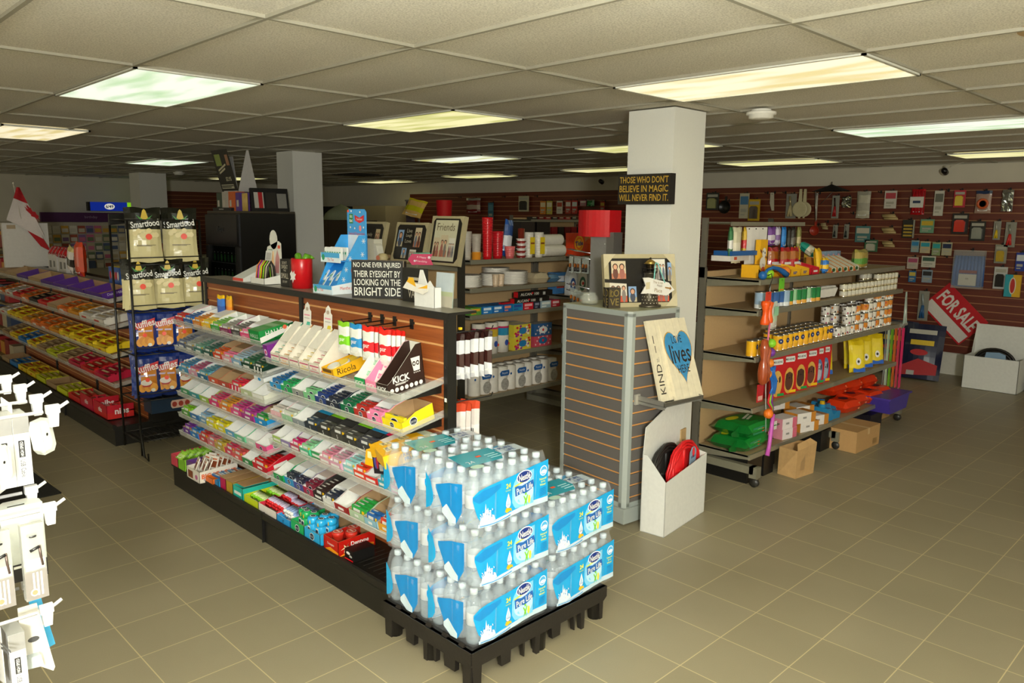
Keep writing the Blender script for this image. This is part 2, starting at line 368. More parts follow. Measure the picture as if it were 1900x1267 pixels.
candy_rack('long near candy rack of brown slatted boards with clear tilted shelves and a black base', FR_X, 0, [LY, RY], 1.335, [ZL, ZR], FR_PX)
ct, st = cos(TILT), sin(TILT)
def onshelf(yh, zf, u, v, X=FR_X, lift=.001, tilt=True):
    c, s_ = (ct, st) if tilt else (1, 0)
    return (X+v*c-lift*s_, yh-.025-u, zf+v*s_+lift*c)

WH = M('e8e5dc', .6)
def oval(mb, u, v, r, plane='f', o=-.0009, word='EXCEL', dark='0b1a3c'):
    e = .0006 if plane in 'rt' else -.0006
    mb.ell(u, v, r*1.0, r*.86, 'wht', plane, o, 14); mb.ell(u, v, r*.84, r*.70, dark, plane, o+e, 14)
    mb.text(word, u, v, r*.42, 'wht', plane, o+2*e, maxw=r*1.5)
TR = {}
def tray_mesh(w, d, body, flap, style, inner, word, hf=.045, hb=.075, flapd=.5):
    k = (round(w, 3), round(d, 3), body, flap, style, inner, word)
    if k in TR: return TR[k]
    B = MB(); t = .0015; mb_ = M(body, .4); il = M(inner, .7)
    side = [(0, 0), (d, 0), (d, hb), (d*.45, hb*.9), (d*.12, hf), (0, hf)]
    for x_, m_ in ((0, mb_), (t, il), (w-t, il), (w, mb_)): B.poly([(x_, a, b) for a, b in side], m_)
    for x_ in (0, w-t): B.add([(x_, 0, hf), (x_+t, 0, hf), (x_+t, d, hb), (x_, d, hb)], [(0, 1, 2, 3)], il)
    B.box(0, w, 0, t, 0, hf, il, front=mb_); B.box(0, w, d-t, d, 0, hb, il); B.box(0, w, 0, d, 0, .001, il)
    if style == 'E':
        oval(B, w*.5, hf*.52, min(w, hf)*.36, word=word); oval(B, -d*.35, hb*.42, hb*.3, 'l', -.0009, word=word) ; oval(B, d*.35, hb*.42, hb*.3, 'r', w+.0009, word=word)
    elif style == 'T':
        B.text(word, w*.5, hf*.55, hf*.42, 'wht', 'f', -.001, maxw=w*.8); B.text(word, d*.45, hb*.45, hb*.4, 'wht', 'r', w+.001, maxw=d*.7)
        B.rect(w*.06, w*.94, hf*.08, hf*.18, 'wht'); 
    elif style == 'S':
        for q in range(3): B.dpoly([(w*(.1+.3*q), hf*.1), (w*(.22+.3*q), hf*.1), (w*(.32+.3*q), hf*.9), (w*(.2+.3*q), hf*.9)], 'wht')
        B.rect(d*.1, d*.9, hb*.1, hb*.25, 'wht', 'r', w+.0008)
    elif style == 'W':
        B.rect(w*.08, w*.92, hf*.55, hf*.92, 'wht'); B.text(word, w*.5, hf*.3, hf*.3, 'wht', 'f', -.001, maxw=w*.8)
    if flap:
        f0 = d*(1-flapd); B.ext([(f0, hb*.82+.006), (d, hb), (d, hb+.0015), (f0, hb*.82+.0075)], 'x', .001, w-.001, M(flap, .6), M(flap, .6))
    TR[k] = B; me = B.mesh('tray'); TR[k] = me; return me
PK = {}
def pack_mesh(w, c, style):
    k = (round(w, 3), c, style)
    if k in PK: return PK[k]
    B = MB(); h = .058; th = .016; m = M(c, .3)
    B.box(0, w, 0, th, 0, h, m, top=m)
    if style == 'E': B.ell(w*.5, h*.6, w*.2, h*.22, 'wht', 'f'); B.ell(w*.5, h*.6, w*.16, h*.17, '0b1a3c', 'f', -.0009); B.ell(w*.5, th*.5, w*.16, th*.42, 'wht', 't', h+.0005); B.ell(w*.5, th*.5, w*.12, th*.3, '0b1a3c', 't', h+.0008)
    else:
        B.rect(w*.12, w*.6, h*.45, h*.8, 'wht'); B.rect(w*.1, w*.5, th*.2, th*.8, 'wht', 't', h+.0005); B.rect(w*.72, w*.9, h*.2, h*.8, 'ylw')
    me = B.mesh('pack'); PK[k] = me; return me
NPACK = [0]
def fill_row(rowname, yh, zf, L, items, X=FR_X, tilt=True, d0=.185, packs=True, off=.012):
    """items: (descr colour words, body, flap, style, inner, word, pack colour, n packs[, width weight])"""
    tot = sum(i[8] if len(i) > 8 else 1 for i in items); u = .008
    unit = (L-.016)/tot
    for n, it in enumerate(items):
        w_ = unit*(it[8] if len(it) > 8 else 1)
        desc, body, flap, style, inner, word, pc, npk = it[:8]
        wb = w_*.95; d = d0*random.uniform(.94, 1.06); v = off+random.uniform(0, .012)
        pos = ORD[n]+' from left' if n < len(items)-1 else 'rightmost'
        nm = 'display_tray'
        me = tray_mesh(wb, d0, body, flap, style, inner, word)
        o = solo(nm, me, f'{desc} candy tray, {pos}, {rowname}', 'candy tray', onshelf(yh, zf, u, v, X, .001, tilt), NX, TILT if tilt else 0, group='open candy trays on the '+rowname)
        o.scale = (1, d/d0, 1)
        if npk and packs:
            pw = wb-.008
            for k in range(npk):
                vv = v+.008+k*.024
                p = solo('gum_pack', pack_mesh(pw, pc, 'E' if style == 'E' else 'P'), f'{desc} pack in tray {ORD[n]} from left, {rowname}', 'gum pack',
                     onshelf(yh, zf, u+.004, vv, X, .003, tilt), NX, (TILT if tilt else 0)-.18, group=f'packs in {ORD[n]} tray on the {rowname}')
                NPACK[0] += 1
        u += w_
SL = (4.99-3.77)-.05
E_ = 'EXCEL'
fill_row('near rack left bay top shelf', LY[0], ZL[0], SL, [
 ('white flapped red', 'red', 'wht', 'T', 'wht', 'HALLS', 'red', 2), ('blue', 'blu', None, 'T', 'wht', 'HALLS', 'blu', 5), ('orange', 'e28a1a', None, 'T', 'wht', 'HALLS', 'e28a1a', 5),
 ('yellow', 'ylw', 'wht', 'T', 'wht', 'HALLS', 'f0d040', 3), ('bright green', '37a83c', None, 'T', 'wht', 'HALLS', '7cc24a', 5), ('grey and magenta', '8c2a5a', None, 'T', 'wht', 'HALLS', '9b9b93', 5),
 ('charcoal', '3c3a38', None, 'T', 'wht', 'HALLS', '6a6a66', 5), ('pink with white lid', 'e0457d', 'wht', 'T', 'wht', 'HALLS', 'pnk', 2), ('green with white lid', 'dgn', 'wht', 'T', 'wht', 'HALLS', 'grn', 2), ('dark green with white lid', '0f6b35', 'wht', 'T', 'wht', 'HALLS', 'grn', 2)][:9])
# closed green cough drop carton with printed word at the right end of that shelf
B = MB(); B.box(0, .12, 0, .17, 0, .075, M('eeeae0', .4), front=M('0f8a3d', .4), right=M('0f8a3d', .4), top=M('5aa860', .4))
B.text('HALLS', .085, .052, .026, 'wht', 'r', .1208, bold=.01); B.dpoly([(.0, .04), (.17, .06), (.17, .035), (.0, .01)], 'wht', 'r', .1203); B.text('HALLS', .06, .045, .022, 'wht', 'f', -.001)
B.rect(.005, .115, .02, .06, '6fae72', 't', .0755); B.rect(.005, .115, .09, .13, '9cc79a', 't', .0755); B.ell(.15, .06, .012, .012, 'e86a4a', 'r', .1209)
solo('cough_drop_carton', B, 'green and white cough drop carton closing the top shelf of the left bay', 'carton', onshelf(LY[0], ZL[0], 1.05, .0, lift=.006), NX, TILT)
fill_row('near rack left bay second shelf', LY[0], ZL[1], SL, [
 ('slate blue', '4a5a86', None, 'T', 'gry', 'DENT', '6c7694', 5), ('grey', '767b7c', None, 'T', 'gry', 'DENT', 'a8aba6', 5), ('teal grey', '3f7a70', None, 'T', 'gry', 'DENT', '6aa08e', 5), ('dark teal', '1f4f45', None, 'T', 'gry', 'DENT', '3c6b60', 5),
 ('orange red', 'd6421c', None, 'T', 'crd', 'DENT', 'e2622a', 3), ('pink and cardboard', 'e3a0ae', 'crd', 'T', 'crd', 'DENT', 'pnk', 2), ('pale blue', '7fa8c8', None, 'T', 'gry', 'DENT', 'a9c4d6', 5), ('deep green check', '11402c', None, 'T', 'gry', 'DENT', '2e6b48', 5), ('dark green check', '0f3324', None, 'S', 'gry', 'DENT', '1d4a34', 5)])
fill_row('near rack left bay third shelf', LY[0], ZL[2], SL, [
 ('sky blue', '4a9cc8', None, 'T', 'wht', 'ICE', '3d8fc0', 5), ('white and pink', 'd8a0b8', None, 'T', 'wht', 'ICE', 'c45a86', 5), ('teal and blue', '2b6f96', None, 'T', 'wht', 'ICE', '59a0b4', 5), ('orange with cardboard', 'd2583a', 'crd', 'T', 'crd', 'ICE', 'd2583a', 0),
 ('cardboard and red', 'b84838', 'crd', 'T', 'crd', 'ICE', 'crd', 0), ('red striped pink', 'd21648', None, 'S', 'crd', 'ICE', 'e0304a', 3), ('pale green', 'b9c49a', 'cdd0b8', 'T', 'wht', 'TIC', 'c2c8a2', 0), ('white and green', 'dfe0d0', 'd5d6c6', 'W', 'wht', 'TIC', 'e0e0d4', 0)])
fill_row('near rack left bay fourth shelf', LY[0], ZL[3], SL, [
 ('white and green', '3f9a62', 'wht', 'T', 'wht', 'GUM', 'grn', 0), ('white and teal', '3f9aa0', 'wht', 'T', 'wht', 'GUM', 'tea', 0), ('white and lime', '9fc04a', 'wht', 'T', 'wht', 'GUM', 'lim', 0), ('magenta and orange', 'd8357a', None, 'T', 'crd', 'GUM', 'e0507a', 5), ('orange', 'e07a2a', None, 'T', 'crd', 'GUM', 'd99a3a', 5),
 ('hot pink', 'd84a8a', None, 'T', 'crd', 'GUM', 'cf4a8e', 5), ('purple pink', 'a8308a', None, 'T', 'crd', 'GUM', 'b03a96', 5), ('blue fronted green', '1c8ed0', 'crd', 'T', 'crd', 'Co', '3aa050', 2)])
fill_row('near rack left bay fifth shelf', LY[0], ZL[4], SL, [
 ('lime and white', '5aa83a', 'wht', 'T', 'wht', 'GUM', 'lim', 2), ('white and blue', '3a78b8', 'wht', 'T', 'wht', 'GUM', 'blu', 0), ('pale blue', '6a9cc0', 'wht', 'T', 'wht', 'GUM', 'ltb', 2), ('yellow with white lid', 'd8cf1e', 'wht', 'T', 'wht', 'GUM', 'd8cf1e', 2), ('bright yellow', 'e0d41a', 'wht', 'T', 'wht', 'GUM', 'e0d41a', 2), ('white and sky blue', '58a0cc', 'wht', 'T', 'wht', 'GUM', 'ltb', 0),
 ('white and mint', '6abf92', 'wht', 'T', 'wht', 'GUM', 'ltg', 0), ('plain white lidded', 'c8d8cc', 'wht', 'T', 'wht', 'GUM', 'ltg', 0), ('pink', 'e0508a', 'f0d8dc', 'E', 'wht', 'Extra', 'pnk', 0)])
fill_row('near rack left bay sixth shelf', LY[0], ZL[5], SL, [
 ('purple', '6a2a9a', None, 'T', 'crd', 'TRI', '7a30a8', 5), ('blue and cardboard', '2a80c8', 'crd', 'T', 'crd', 'TRI', '2a80c8', 2), ('red and cardboard', 'c83a3a', 'crd', 'T', 'crd', 'TRI', 'c83a3a', 2), ('dusty pink', 'd07080', None, 'T', 'crd', 'TRI', 'd07080', 4), ('olive yellow', 'b8a040', 'crd', 'T', 'crd', 'TRI', 'b8a040', 2),
 ('rose red', 'd03a5a', None, 'T', 'crd', 'TRI', 'd84a6a', 5), ('coral', 'd85a5a', 'crd', 'T', 'crd', 'TRI', 'd85a5a', 2), ('white and green', '2a8a4a', 'wht', 'T', 'wht', 'TRI', 'grn', 0), ('bright red', 'c8102a', None, 'T', 'wht', 'DAC', 'red', 5, 1.5)])
fill_row('near rack right bay second shelf', RY[0], ZR[1], SL, [
 ('blue', '2a9ad8', None, 'E', 'wht', E_, '1c6fae', 6), ('green', '21a35a', 'wht', 'E', 'wht', E_, '21a35a', 3), ('grey with white lid', '8f938c', 'wht', 'E', 'wht', E_, 'a8aca4', 0), ('light green', '7cc48a', 'wht', 'E', 'wht', E_, '7cc48a', 2), ('navy blue', '1c3a80', None, 'E', 'wht', E_, '1c3a80', 6), ('black and white', '20283a', 'wht', 'E', 'wht', E_, '20283a', 4),
 ('dark green', '0c6b44', None, 'E', 'wht', E_, '0c6b44', 6), ('red', 'b32a22', 'wht', 'E', 'wht', E_, 'b32a22', 3), ('pink', 'ee86b0', 'wht', 'E', 'wht', E_, 'ee86b0', 2), ('yellow half empty', 'ecd91c', None, 'E', 'crd', E_, 'ecd91c', 1, 1.35)])
fill_row('near rack right bay third shelf', RY[0], ZR[2], SL, [
 ('white and pink', 'e8b8c0', 'wht', 'T', 'wht', '5', 'd8d0c8', 2), ('white and green', '9ac8a0', 'wht', 'T', 'wht', '5', 'd0d8c8', 2), ('white lidded grey', '8a9298', 'wht', 'T', 'wht', '5', 'slv', 0), ('black with blue lid', '2a3440', '1a9ad0', 'T', 'dgr', '5', '3a4a58', 2), ('black with lime lid', '2c2c28', '8ad41a', 'T', 'dgr', '5', '4a4a44', 2),
 ('plain charcoal', '45423c', '3a3a36', 'T', 'dgr', '5', '55524c', 2), ('charcoal with lime lid', '33332e', '84d01c', 'T', 'dgr', '5', '4a4a44', 2), ('sky blue lidded', '33363c', '1c94cc', 'T', 'dgr', '5', '4a4a50', 2), ('hot pink lidded', '3a2c30', 'ec1458', 'T', 'dgr', '5', '5a2a3a', 2), ('lime green', '84c81e', 'dfe8c8', 'T', 'wht', '5', '84c81e', 3)])
fill_row('near rack right bay fourth shelf', RY[0], ZR[3], SL, [
 ('white and lime', 'a8c860', 'wht', 'T', 'wht', 'XTRA', 'lim', 0), ('white and purple', '8a7ab0', 'wht', 'T', 'wht', 'XTRA', 'pur', 0), ('white and crimson', 'b83a5a', 'wht', 'T', 'wht', 'XTRA', 'mag', 2), ('mint green', '4ab88a', 'wht', 'T', 'wht', 'XTRA', 'ltg', 3), ('white with green print', '3a9a5a', 'wht', 'T', 'wht', 'XTRA', 'grn', 0), ('pale pink', 'dba0b0', None, 'T', 'wht', 'XTRA', 'd98aa0', 5),
 ('rose', 'd8a0b8', None, 'T', 'wht', 'XTRA', 'c898a8', 5), ('pale aqua', '8ac8cc', None, 'T', 'wht', 'XTRA', '9ad0d0', 5), ('orange red', 'e0401e', 'wht', 'T', 'wht', 'XTRA', 'e0401e', 2), ('white and red', 'd8302a', 'wht', 'T', 'wht', 'XTRA', 'red', 0), ('turquoise', '25a5c0', None, 'T', 'wht', 'XTRA', '25a5c0', 5), ('pink and white', 'e890b8', 'wht', 'T', 'wht', 'XTRA', 'pnk', 2)])
fill_row('near rack right bay lowest shelf', RY[0], ZR[4], SL, [
 ('green', '1c9a50', 'd8dcc8', 'E', 'wht', E_, '1c9a50', 0), ('blue', '2492cc', 'wht', 'E', 'wht', E_, '303848', 2), ('indigo', '4a4a98', 'wht', 'E', 'wht', E_, '30304a', 2), ('crimson', 'b01c4a', 'c8b8b0', 'E', 'wht', E_, '7a2038', 3), ('black', '2a2420', None, 'T', 'dgr', 'MAX', '3a2a28', 5), ('white and navy', 'dcdcd8', 'wht', 'T', 'wht', 'MAX', '30384a', 3), ('white and dark red', '9a1c1c', 'd8ccc0', 'T', 'wht', 'FIRE', 'drd', 0, 1.2),
 ('brown and green', 'b0c8a8', None, 'T', 'crd', 'PK', '2ca84a', 4, 1.3), ('brown and blue', '8ab8cc', 'crd', 'T', 'crd', 'PK', '2a68b0', 2), ('red and yellow', 'e0a020', 'crd', 'T', 'crd', 'PK', 'd8402a', 3), ('white and red', 'c8a090', 'd8c8b8', 'T', 'crd', 'PK', 'b02828', 3)])

# top shelf of the right bay: tall-backed cream display boxes, lozenge tin box, kick gum displays
def slant_box(w, d, hf, hb, front, side, inner, name_, label, cat, loc, deco=None, rz=NX, rx=0, slope=None):
    B = MB(); t = .002; ms, mi_ = M(side, .45), M(inner, .6)
    s_ = slope or [(0, 0), (d, 0), (d, hb), (d*.78, hb), (0, hf)]
    B.ext(s_, 'x', 0, t, ms, mi_); B.ext(s_, 'x', w-t, w, ms, mi_); B.box(0, w, 0, t, 0, hf, mi_, front=M(front, .45)); B.box(0, w, d-t, d, 0, hb, mi_); B.box(0, w, 0, d, 0, .002, mi_)
    if deco: deco(B)
    return solo(name_, B, label, cat, loc, rz, rx)
zr1 = ZR[0]
B = MB(); B.box(0, .045, 0, .12, 0, .085, M('7b2a8c', .4)); B.ell(.022, .045, .015, .018, 'e6d9ee'); B.ell(.022, .045, .008, .01, 'mag', o=-.001)
solo('lozenge_box', B, 'small purple box with a white flower left on the right bay top shelf', 'box', onshelf(RY[0], zr1, -.03, .01, lift=.004), NX, TILT)
cols = [('teal', '2fb39a'), ('orange', 'e89a2a'), ('grey', 'c8c0b0'), ('yellow', 'e8c81c'), ('crimson', 'd0205a'), ('pink', 'e23a7a')]
for k, (cn, c) in enumerate(cols[:5]):
    def deco(B, c=c):
        B.rect(.004, .086, .006, .014, c); B.rect(.004, .086, .034, .040, 'c03a6a'); B.text('Ricola', .045, .024, .011, c, maxw=.07)
        B.rect(-.15, -.01, .012, .02, c, 'l', -.001); B.rect(.01, .15, .012, .02, c, 'r', .091)
        B.ext([(.06, .10), (.16, .18), (.16, .184), (.06, .104)], 'x', .004, .086, M(c, .5), M('e8e4d8', .6))
        for q in range(4): B.box(.008, .082, .02+.022*q, .03+.022*q, .002, .05+.012*q, M('eee6d4', .5), top=M(c, .4))
    slant_box(.09, .17, .05, .17, 'ede7d8', 'ede7d8', 'e6dcc2', 'display_box', f'cream display box with tall back and {cn} stripes on the right bay top shelf', 'display box', onshelf(RY[0], zr1, .03+.097*k, .012, lift=.003), deco, rx=TILT*.6)
for k, (cn, c, u) in enumerate((('teal striped', '2fb39a', .13), ('yellow striped', 'e8d41c', .33))):
    B = MB(); B.ext([(0, 0), (.075, 0), (.075, .155), (.06, .165), (.058, .185), (.038, .2), (.018, .185), (.015, .165), (0, .155)], 'y', 0, .002, M('efece4', .6))
    for q in range(3): B.dpoly([(.008+.018*q, .03), (.02+.018*q, .03), (.05+.01*q, .10), (.04+.01*q, .10)], c)
    B.ell(.038, .165, .014, .010, 'b8a896'); B.rect(.01, .065, .13, .137, 'e89ab0'); B.rect(.012, .063, .115, .12, 'c0c0b8')
    solo('header_card', B, f'white {cn} header card standing up behind the cream display boxes', 'header card', onshelf(RY[0], zr1, u, .16, lift=.09), NX, -.05)
def deco(B):
    B.text('Ricola', -.075, .03, .028, '2a1c10', 'l', -.0012); B.text('Ricola', .075, .03, .030, '2a1c10', 'r', .0962); B.text('Ricola', .048, .014, .016, 'fff4c0', maxw=.07); B.dpoly([(.01, .03), (.085, .03), (.085, .046), (.01, .046)], '6b4a1a')
slant_box(.095, .20, .05, .06, 'f0b41a', 'f4b61a', 'd8b060', 'lozenge_display_box', 'low yellow lozenge box on the top shelf below the hanging gum bags', 'display box', onshelf(RY[0], zr1, .545, .008, lift=.003), deco, rx=TILT)
for k in range(3):
    B = MB(); B.lathe([(.0, 0), (.034, 0), (.034, .018), (.030, .022), (0, .022)], M(['d9cfa0', 'e8e4da', 'c9b88a'][k], .3), 18); B.lathe([(.028, .0222), (0, .0226)], 'f6d23a' if k else 'wht', 18)
    solo('lozenge_tin', B, 'round lozenge tin lying in the low yellow lozenge box', 'tin', onshelf(RY[0], zr1, .592, .05+.055*k, lift=.035), NX, TILT+.3, group='tins in the yellow lozenge box')
for k, (cn, c, u) in enumerate((('green', '159a4c', .83), ('pink', 'ee86ac', .915), ('dark brown', '2e1a12', 1.0))):
    slope = [(0, 0), (.2, 0), (.2, .19), (.17, .19), (.02, .06), (0, .05)]
    def deco(B, c=c, k=k):
        B.text('KICK', .04, .026, .022, 'wht', bold=.02)
        if k == 2:
            B.text('KICK', .075, .062, .03, 'wht', 'r', .0832, bold=.03); B.text('ASS PREMIUM', .075, .040, .008, 'wht', 'r', .0832)
            for q in range(7): B.ell(.02+.026*q, .018, .010, .010, 'wht', 'r', .0832, 14)
            B.dpoly([(.135, .135), (.185, .135), (.178, .075), (.145, .075)], 'wht', 'r', .0830)
            for q in (.150, .170): B.ell(q, .108, .009, .011, '2e1a12', 'r', .0836, 12); B.ell(q, .108, .005, .005, 'wht', 'r', .084, 8)
            for q in range(4): B.ell(.146+.010*q, .068, .003, .003, 'wht', 'r', .0834, 6)
    slant_box(.082, .2, .05, .19, c, c if k else 'e9e6dc', 'e9e6dc', 'gum_display', f'{cn} fronted slanted gum display at the right end of the top shelf', 'gum display', onshelf(RY[0], zr1, u, .0, lift=.003), deco, rx=TILT*.7, slope=slope)
    for q in range(3 if k < 2 else 0):
        P = MB(); P.box(0, .07, 0, .012, 0, .055, M('f0ece4', .3)); P.rect(.01, .06, .018, .04, c if k else '9fd8b4'); P.text('KICK', .035, .029, .012, 'wht', 'f', -.001)
        solo('gum_pouch', P, f'white and {cn} gum pouch tilted in the {cn} fronted slanted display', 'gum pouch', onshelf(RY[0], zr1, u+.006, .045+.045*q, lift=.03+.035*q), NX, TILT*.7-.6, group=f'pouches in the {cn} gum display')
# hanging gum bags on hooks
def bag_mesh(w, h, c_top, c_mid, word, wordc, th=.022, clear='e8ece4', stripe=None, seg=6):
    B = MB(); nx, nz = seg, 7; vs = []; 
    for s_ in (-1, 1):
        for j in range(nz+1):
            for i in range(nx+1):
                a, b_ = i/nx, j/nz
                bul = ((1-abs(2*a-1)**2.6)**.6)*((1-abs(2*b_-1)**4)**.6)
                vs.append((w*(a-.5)*(1-.06*sin(pi*b_)), s_*(.0012+th/2*bul), -h*(1-b_)+.003*sin(9*a+7*b_)))
    n = (nx+1)*(nz+1)
    def band(j): return M(c_top, .25, coat=.3, bump=.8, nscale=25) if j >= nz-1 or (c_mid is None) else (M(c_mid, .22, coat=.4, bump=.8, nscale=25) if 2 <= j <= 3 else M(clear, .22, coat=.4, bump=.8, nscale=25))
    for s_ in (0, 1):
        for j in range(nz):
            for i in range(nx):
                a = s_*n+j*(nx+1)+i; q = (a, a+1, a+nx+2, a+nx+1)
                B.add([vs[k] for k in (q if s_ == 0 else q[::-1])], [(0, 1, 2, 3)], band(j), True)
    if word: B.text(word, 0, -h*.58, h*.13, wordc, 'f', -th*.5-.002, maxw=w*.8, bold=.02)
    B.rect(-w*.3, w*.3, -h*.9, -h*.74, stripe or 'wht', 'f', -th*.33-.002)
    return B
def hookrod(t, L=.12, m='blk'):
    B = MB(); B.tube([(0, 0, 0), (0, -L, -.004), (0, -L-.01, .012)], .0028, m); B.box(-.012, .012, -.002, .008, -.015, .03, m); return B
pur_g = bag_mesh(.088, .15, '8ccf2a', '7ed321', 'pur', 'f4ffe8').mesh('bag'); pur_b = bag_mesh(.088, .15, '2a8fd0', '2a8fd0', 'pur', 'wht').mesh('bag'); pur_r = bag_mesh(.082, .16, 'ee2a20', 'e0202a', 'pur', 'wht').mesh('bag')
for k, (yy, col, me, n) in enumerate(((3.13, 'lime green', pur_g, 2), (3.03, 'blue', pur_b, 1), (2.93, 'red', pur_r, 5), (2.80, 'red', pur_r, 4))):
    h = solo('peg_hook', hookrod(None, .15), f'black peg hook holding {col} gum bags, '+['leftmost', 'second', 'third', 'rightmost'][k]+' of four', 'hook', (FR_PX-.002, yy, 1.262), NX, group='black hooks on the slatted panel')
    for q in range(n):
        solo('gum_bag', me, f'{col} and white gum bag hanging on the '+['leftmost', 'second', 'third', 'rightmost'][k]+' of four black hooks', 'gum bag', (FR_PX-.145+.026*q, yy+.004*(-1)**q, 1.258-.004*q), NX+.1*(-1)**q, group=f'{col} gum bags on black hook {k+1}')
# small orange and blue snack pouches on the left panel
for k, (yy, a, b_, cn) in enumerate(((4.83, 'f08a1a', 'f0a01a', 'orange'), (4.90, '1f55b0', '1f6fd0', 'blue'))):
    solo('candy_pouch', bag_mesh(.075, .15, 'f4c21a', a, None, 'wht', .03, b_).mesh('pouch'), f'{cn} candy pouch with yellow top hanging over the left bay top shelf', 'candy pouch', (FR_PX-.05-.02*k, yy-.28, 1.26), NX+.2*k)

# bottom deck, left to right
DZ = .1505; DX = FR_X-.03
def deck(u): return (DX, 4.97-u, DZ)
def open_carton(w, d, hf, hb, c, inner, word=None, wc='wht', flat=True, cs=None):
    B = MB(); t = .002; cm = M(c, .42); im = M(inner, .7)
    B.box(0, w, 0, t, 0, hf, im, front=cm); B.box(0, w, d-t, d, 0, hb, im)
    side = [(0, 0), (d, 0), (d, hb), (0, hf)]
    B.ext(side, 'x', 0, t, M(cs or c, .42), im); B.ext(side, 'x', w-t, w, M(cs or c, .42), im); B.box(0, w, 0, d, 0, .002, im)
    if word: B.text(word, w*.5, hf*.5, hf*.36, wc, 'f', -.001, maxw=w*.85, bold=.02); B.text(word, d*.5, hf*.5, hf*.36, wc, 'r', w+.001, maxw=d*.8, bold=.02)
    return B
u = -.015
def deckbox(w, d, hf, hb, c, inner, word, label, wc='wht', dx=0, cs=None, name='candy_carton', cat='carton', gap=.004, deco=None, z=0, rz=0):
    global u
    B = open_carton(w, d, hf, hb, c, inner, word, wc, cs=cs)
    if deco: deco(B)
    o = solo(name, B, label, cat, (DX+dx, 4.97-u, DZ+z), NX+rz); r = u; u += w+gap; return r
deckbox(.11, .24, .07, .08, 'e0485e', 'e0a090', None, 'coral pink candy carton at the far left end of the bottom deck', dx=-.03)
u1 = deckbox(.10, .22, .075, .08, '8ac832', 'crd', None, 'lime green carton of bagged candy on the bottom deck, second from left', dx=-.03)
for k in range(8):
    solo('candy_sachet', bag_mesh(.08, .06, '8ad42a', 'c8e890', None, 'wht', .01, 'a8e04a', seg=3).mesh('sachet'), 'lime green candy sachet heaped in the lime carton on the bottom deck', 'sachet', (DX+.0+.024*k, 4.97-u1-.05, DZ+.115), NX+.1*(-1)**k, -.9, group='sachets in the lime carton')
u1 = deckbox(.09, .22, .075, .08, '6a3f8c', 'crd', None, 'purple candy carton on the bottom deck between the lime and the white ones', dx=-.02)
def deco(B):
    B.text('BIG LEAGUE', .12, .040, .030, 'e05a1a', 'r', .1852, bold=.03); B.text('Bazooka', .06, .02, .014, '4a3a8c', 'r', .1852); B.ell(.0, .03, .0, .0, 'wht')
    B.rect(.02, .09, .01, .055, '8a4a2a'); B.ell(.14, .03, .02, .015, 'c86a9a')
B = open_carton(.185, .24, .07, .085, 'ece6da', 'e8dcc8', None, cs='ece6da'); deco(B)
solo('candy_carton', B, 'white carton with orange lettering full of brown wrapped gum pouches on the bottom deck', 'carton', (DX-.055, 4.97-u, DZ), NX); u1 = u; u += .19
for k in range(12):
    P = MB(); P.box(-.03, .03, 0, .006, 0, .08, M('efe8dc', .4)); P.rect(-.024, .024, .012, .05, '8a4422', 'f'); P.rect(-.02, .02, .058, .066, 'd06a3a', 'f')
    solo('gum_pouch', P, 'white and brown gum pouch standing in the white orange lettered carton', 'gum pouch', (DX-.03+.016*k, 4.97-u1-.05-.075*(k % 2), DZ+.05+.001*k), NX+random.uniform(-.5, .5), -.4, group='pouches in the white lettered carton')
u1 = deckbox(.10, .20, .045, .05, 'e06a1a', 'crd', None, 'orange carton of blue wrapped bars on the bottom deck', dx=-.02)
u2 = deckbox(.05, .20, .045, .05, '1f7fb8', 'crd', None, 'narrow blue carton of bars on the bottom deck', dx=-.01)
for k in range(9):
    P = MB(); P.box(0, .11, 0, .016, 0, .012, M(['2a6fb0', 'd8682a', '4a9ac8'][k % 3], .3)); P.rect(.03, .08, .003, .013, 'wht', 't', .0125)
    solo('candy_bar', P, f'{["blue", "orange", "sky blue"][k%3]} wrapped bar lying in the orange carton on the bottom deck', 'candy bar', (DX+.01+.019*k, 4.97-u1-.02, DZ+.045+.002*(k % 2)), NX+random.uniform(-.08, .08), group=f'{["blue", "orange", "sky blue"][k%3]} bars in the orange carton')
deckbox(.075, .21, .075, .085, 'c01c50', 'b8986a', None, 'cardboard lidded magenta carton on the bottom deck', deco=lambda B: B.ext([(.0, .078), (.21, .088), (.21, .09), (.0, .08)], 'x', 0, .072, M('b8966c', .7)))
deckbox(.085, .21, .075, .085, 'b8922e', 'b8986a', None, 'cardboard lidded mustard carton on the bottom deck', deco=lambda B: B.ext([(.0, .078), (.21, .088), (.21, .09), (.0, .08)], 'x', 0, .082, M('b08c60', .7)))
deckbox(.12, .22, .072, .075, '25b5a5', 'b8986a', 'MINT', 'turquoise carton with cardboard lid on the bottom deck', deco=lambda B: B.ext([(.02, .076), (.22, .08), (.22, .082), (.02, .078)], 'x', 0, .10, M('b08c60', .7)))
u += .012
def rolls(u0, w, d, c, c2, label, n, rowlab, grp, tip):
    P = MB(); P.T = Matrix.Rotation(pi/2, 4, 'X'); P.lathe([(.0, 0), (.009, 0), (.009, .012), (.0092, .012), (.0092, .055), (.009, .055), (.009, .068), (0, .068)], c, 8, ms=[tip, tip, c2, c2, c2, tip, tip])
    me = P.mesh('roll')
    for k in range(n):
        r_, q = divmod(k, max(1, int(w/.021)))
        solo('mint_roll', me, label, 'mint roll', (DX+.025+.075*(r_ % 2)*1.25+.07, 4.97-u0-.014-.021*q+.002*(r_ % 3), DZ+.048+.017*(r_//2)+.004*(r_ % 2)), NX+.25+random.uniform(-.1, .1), .12, group=grp)
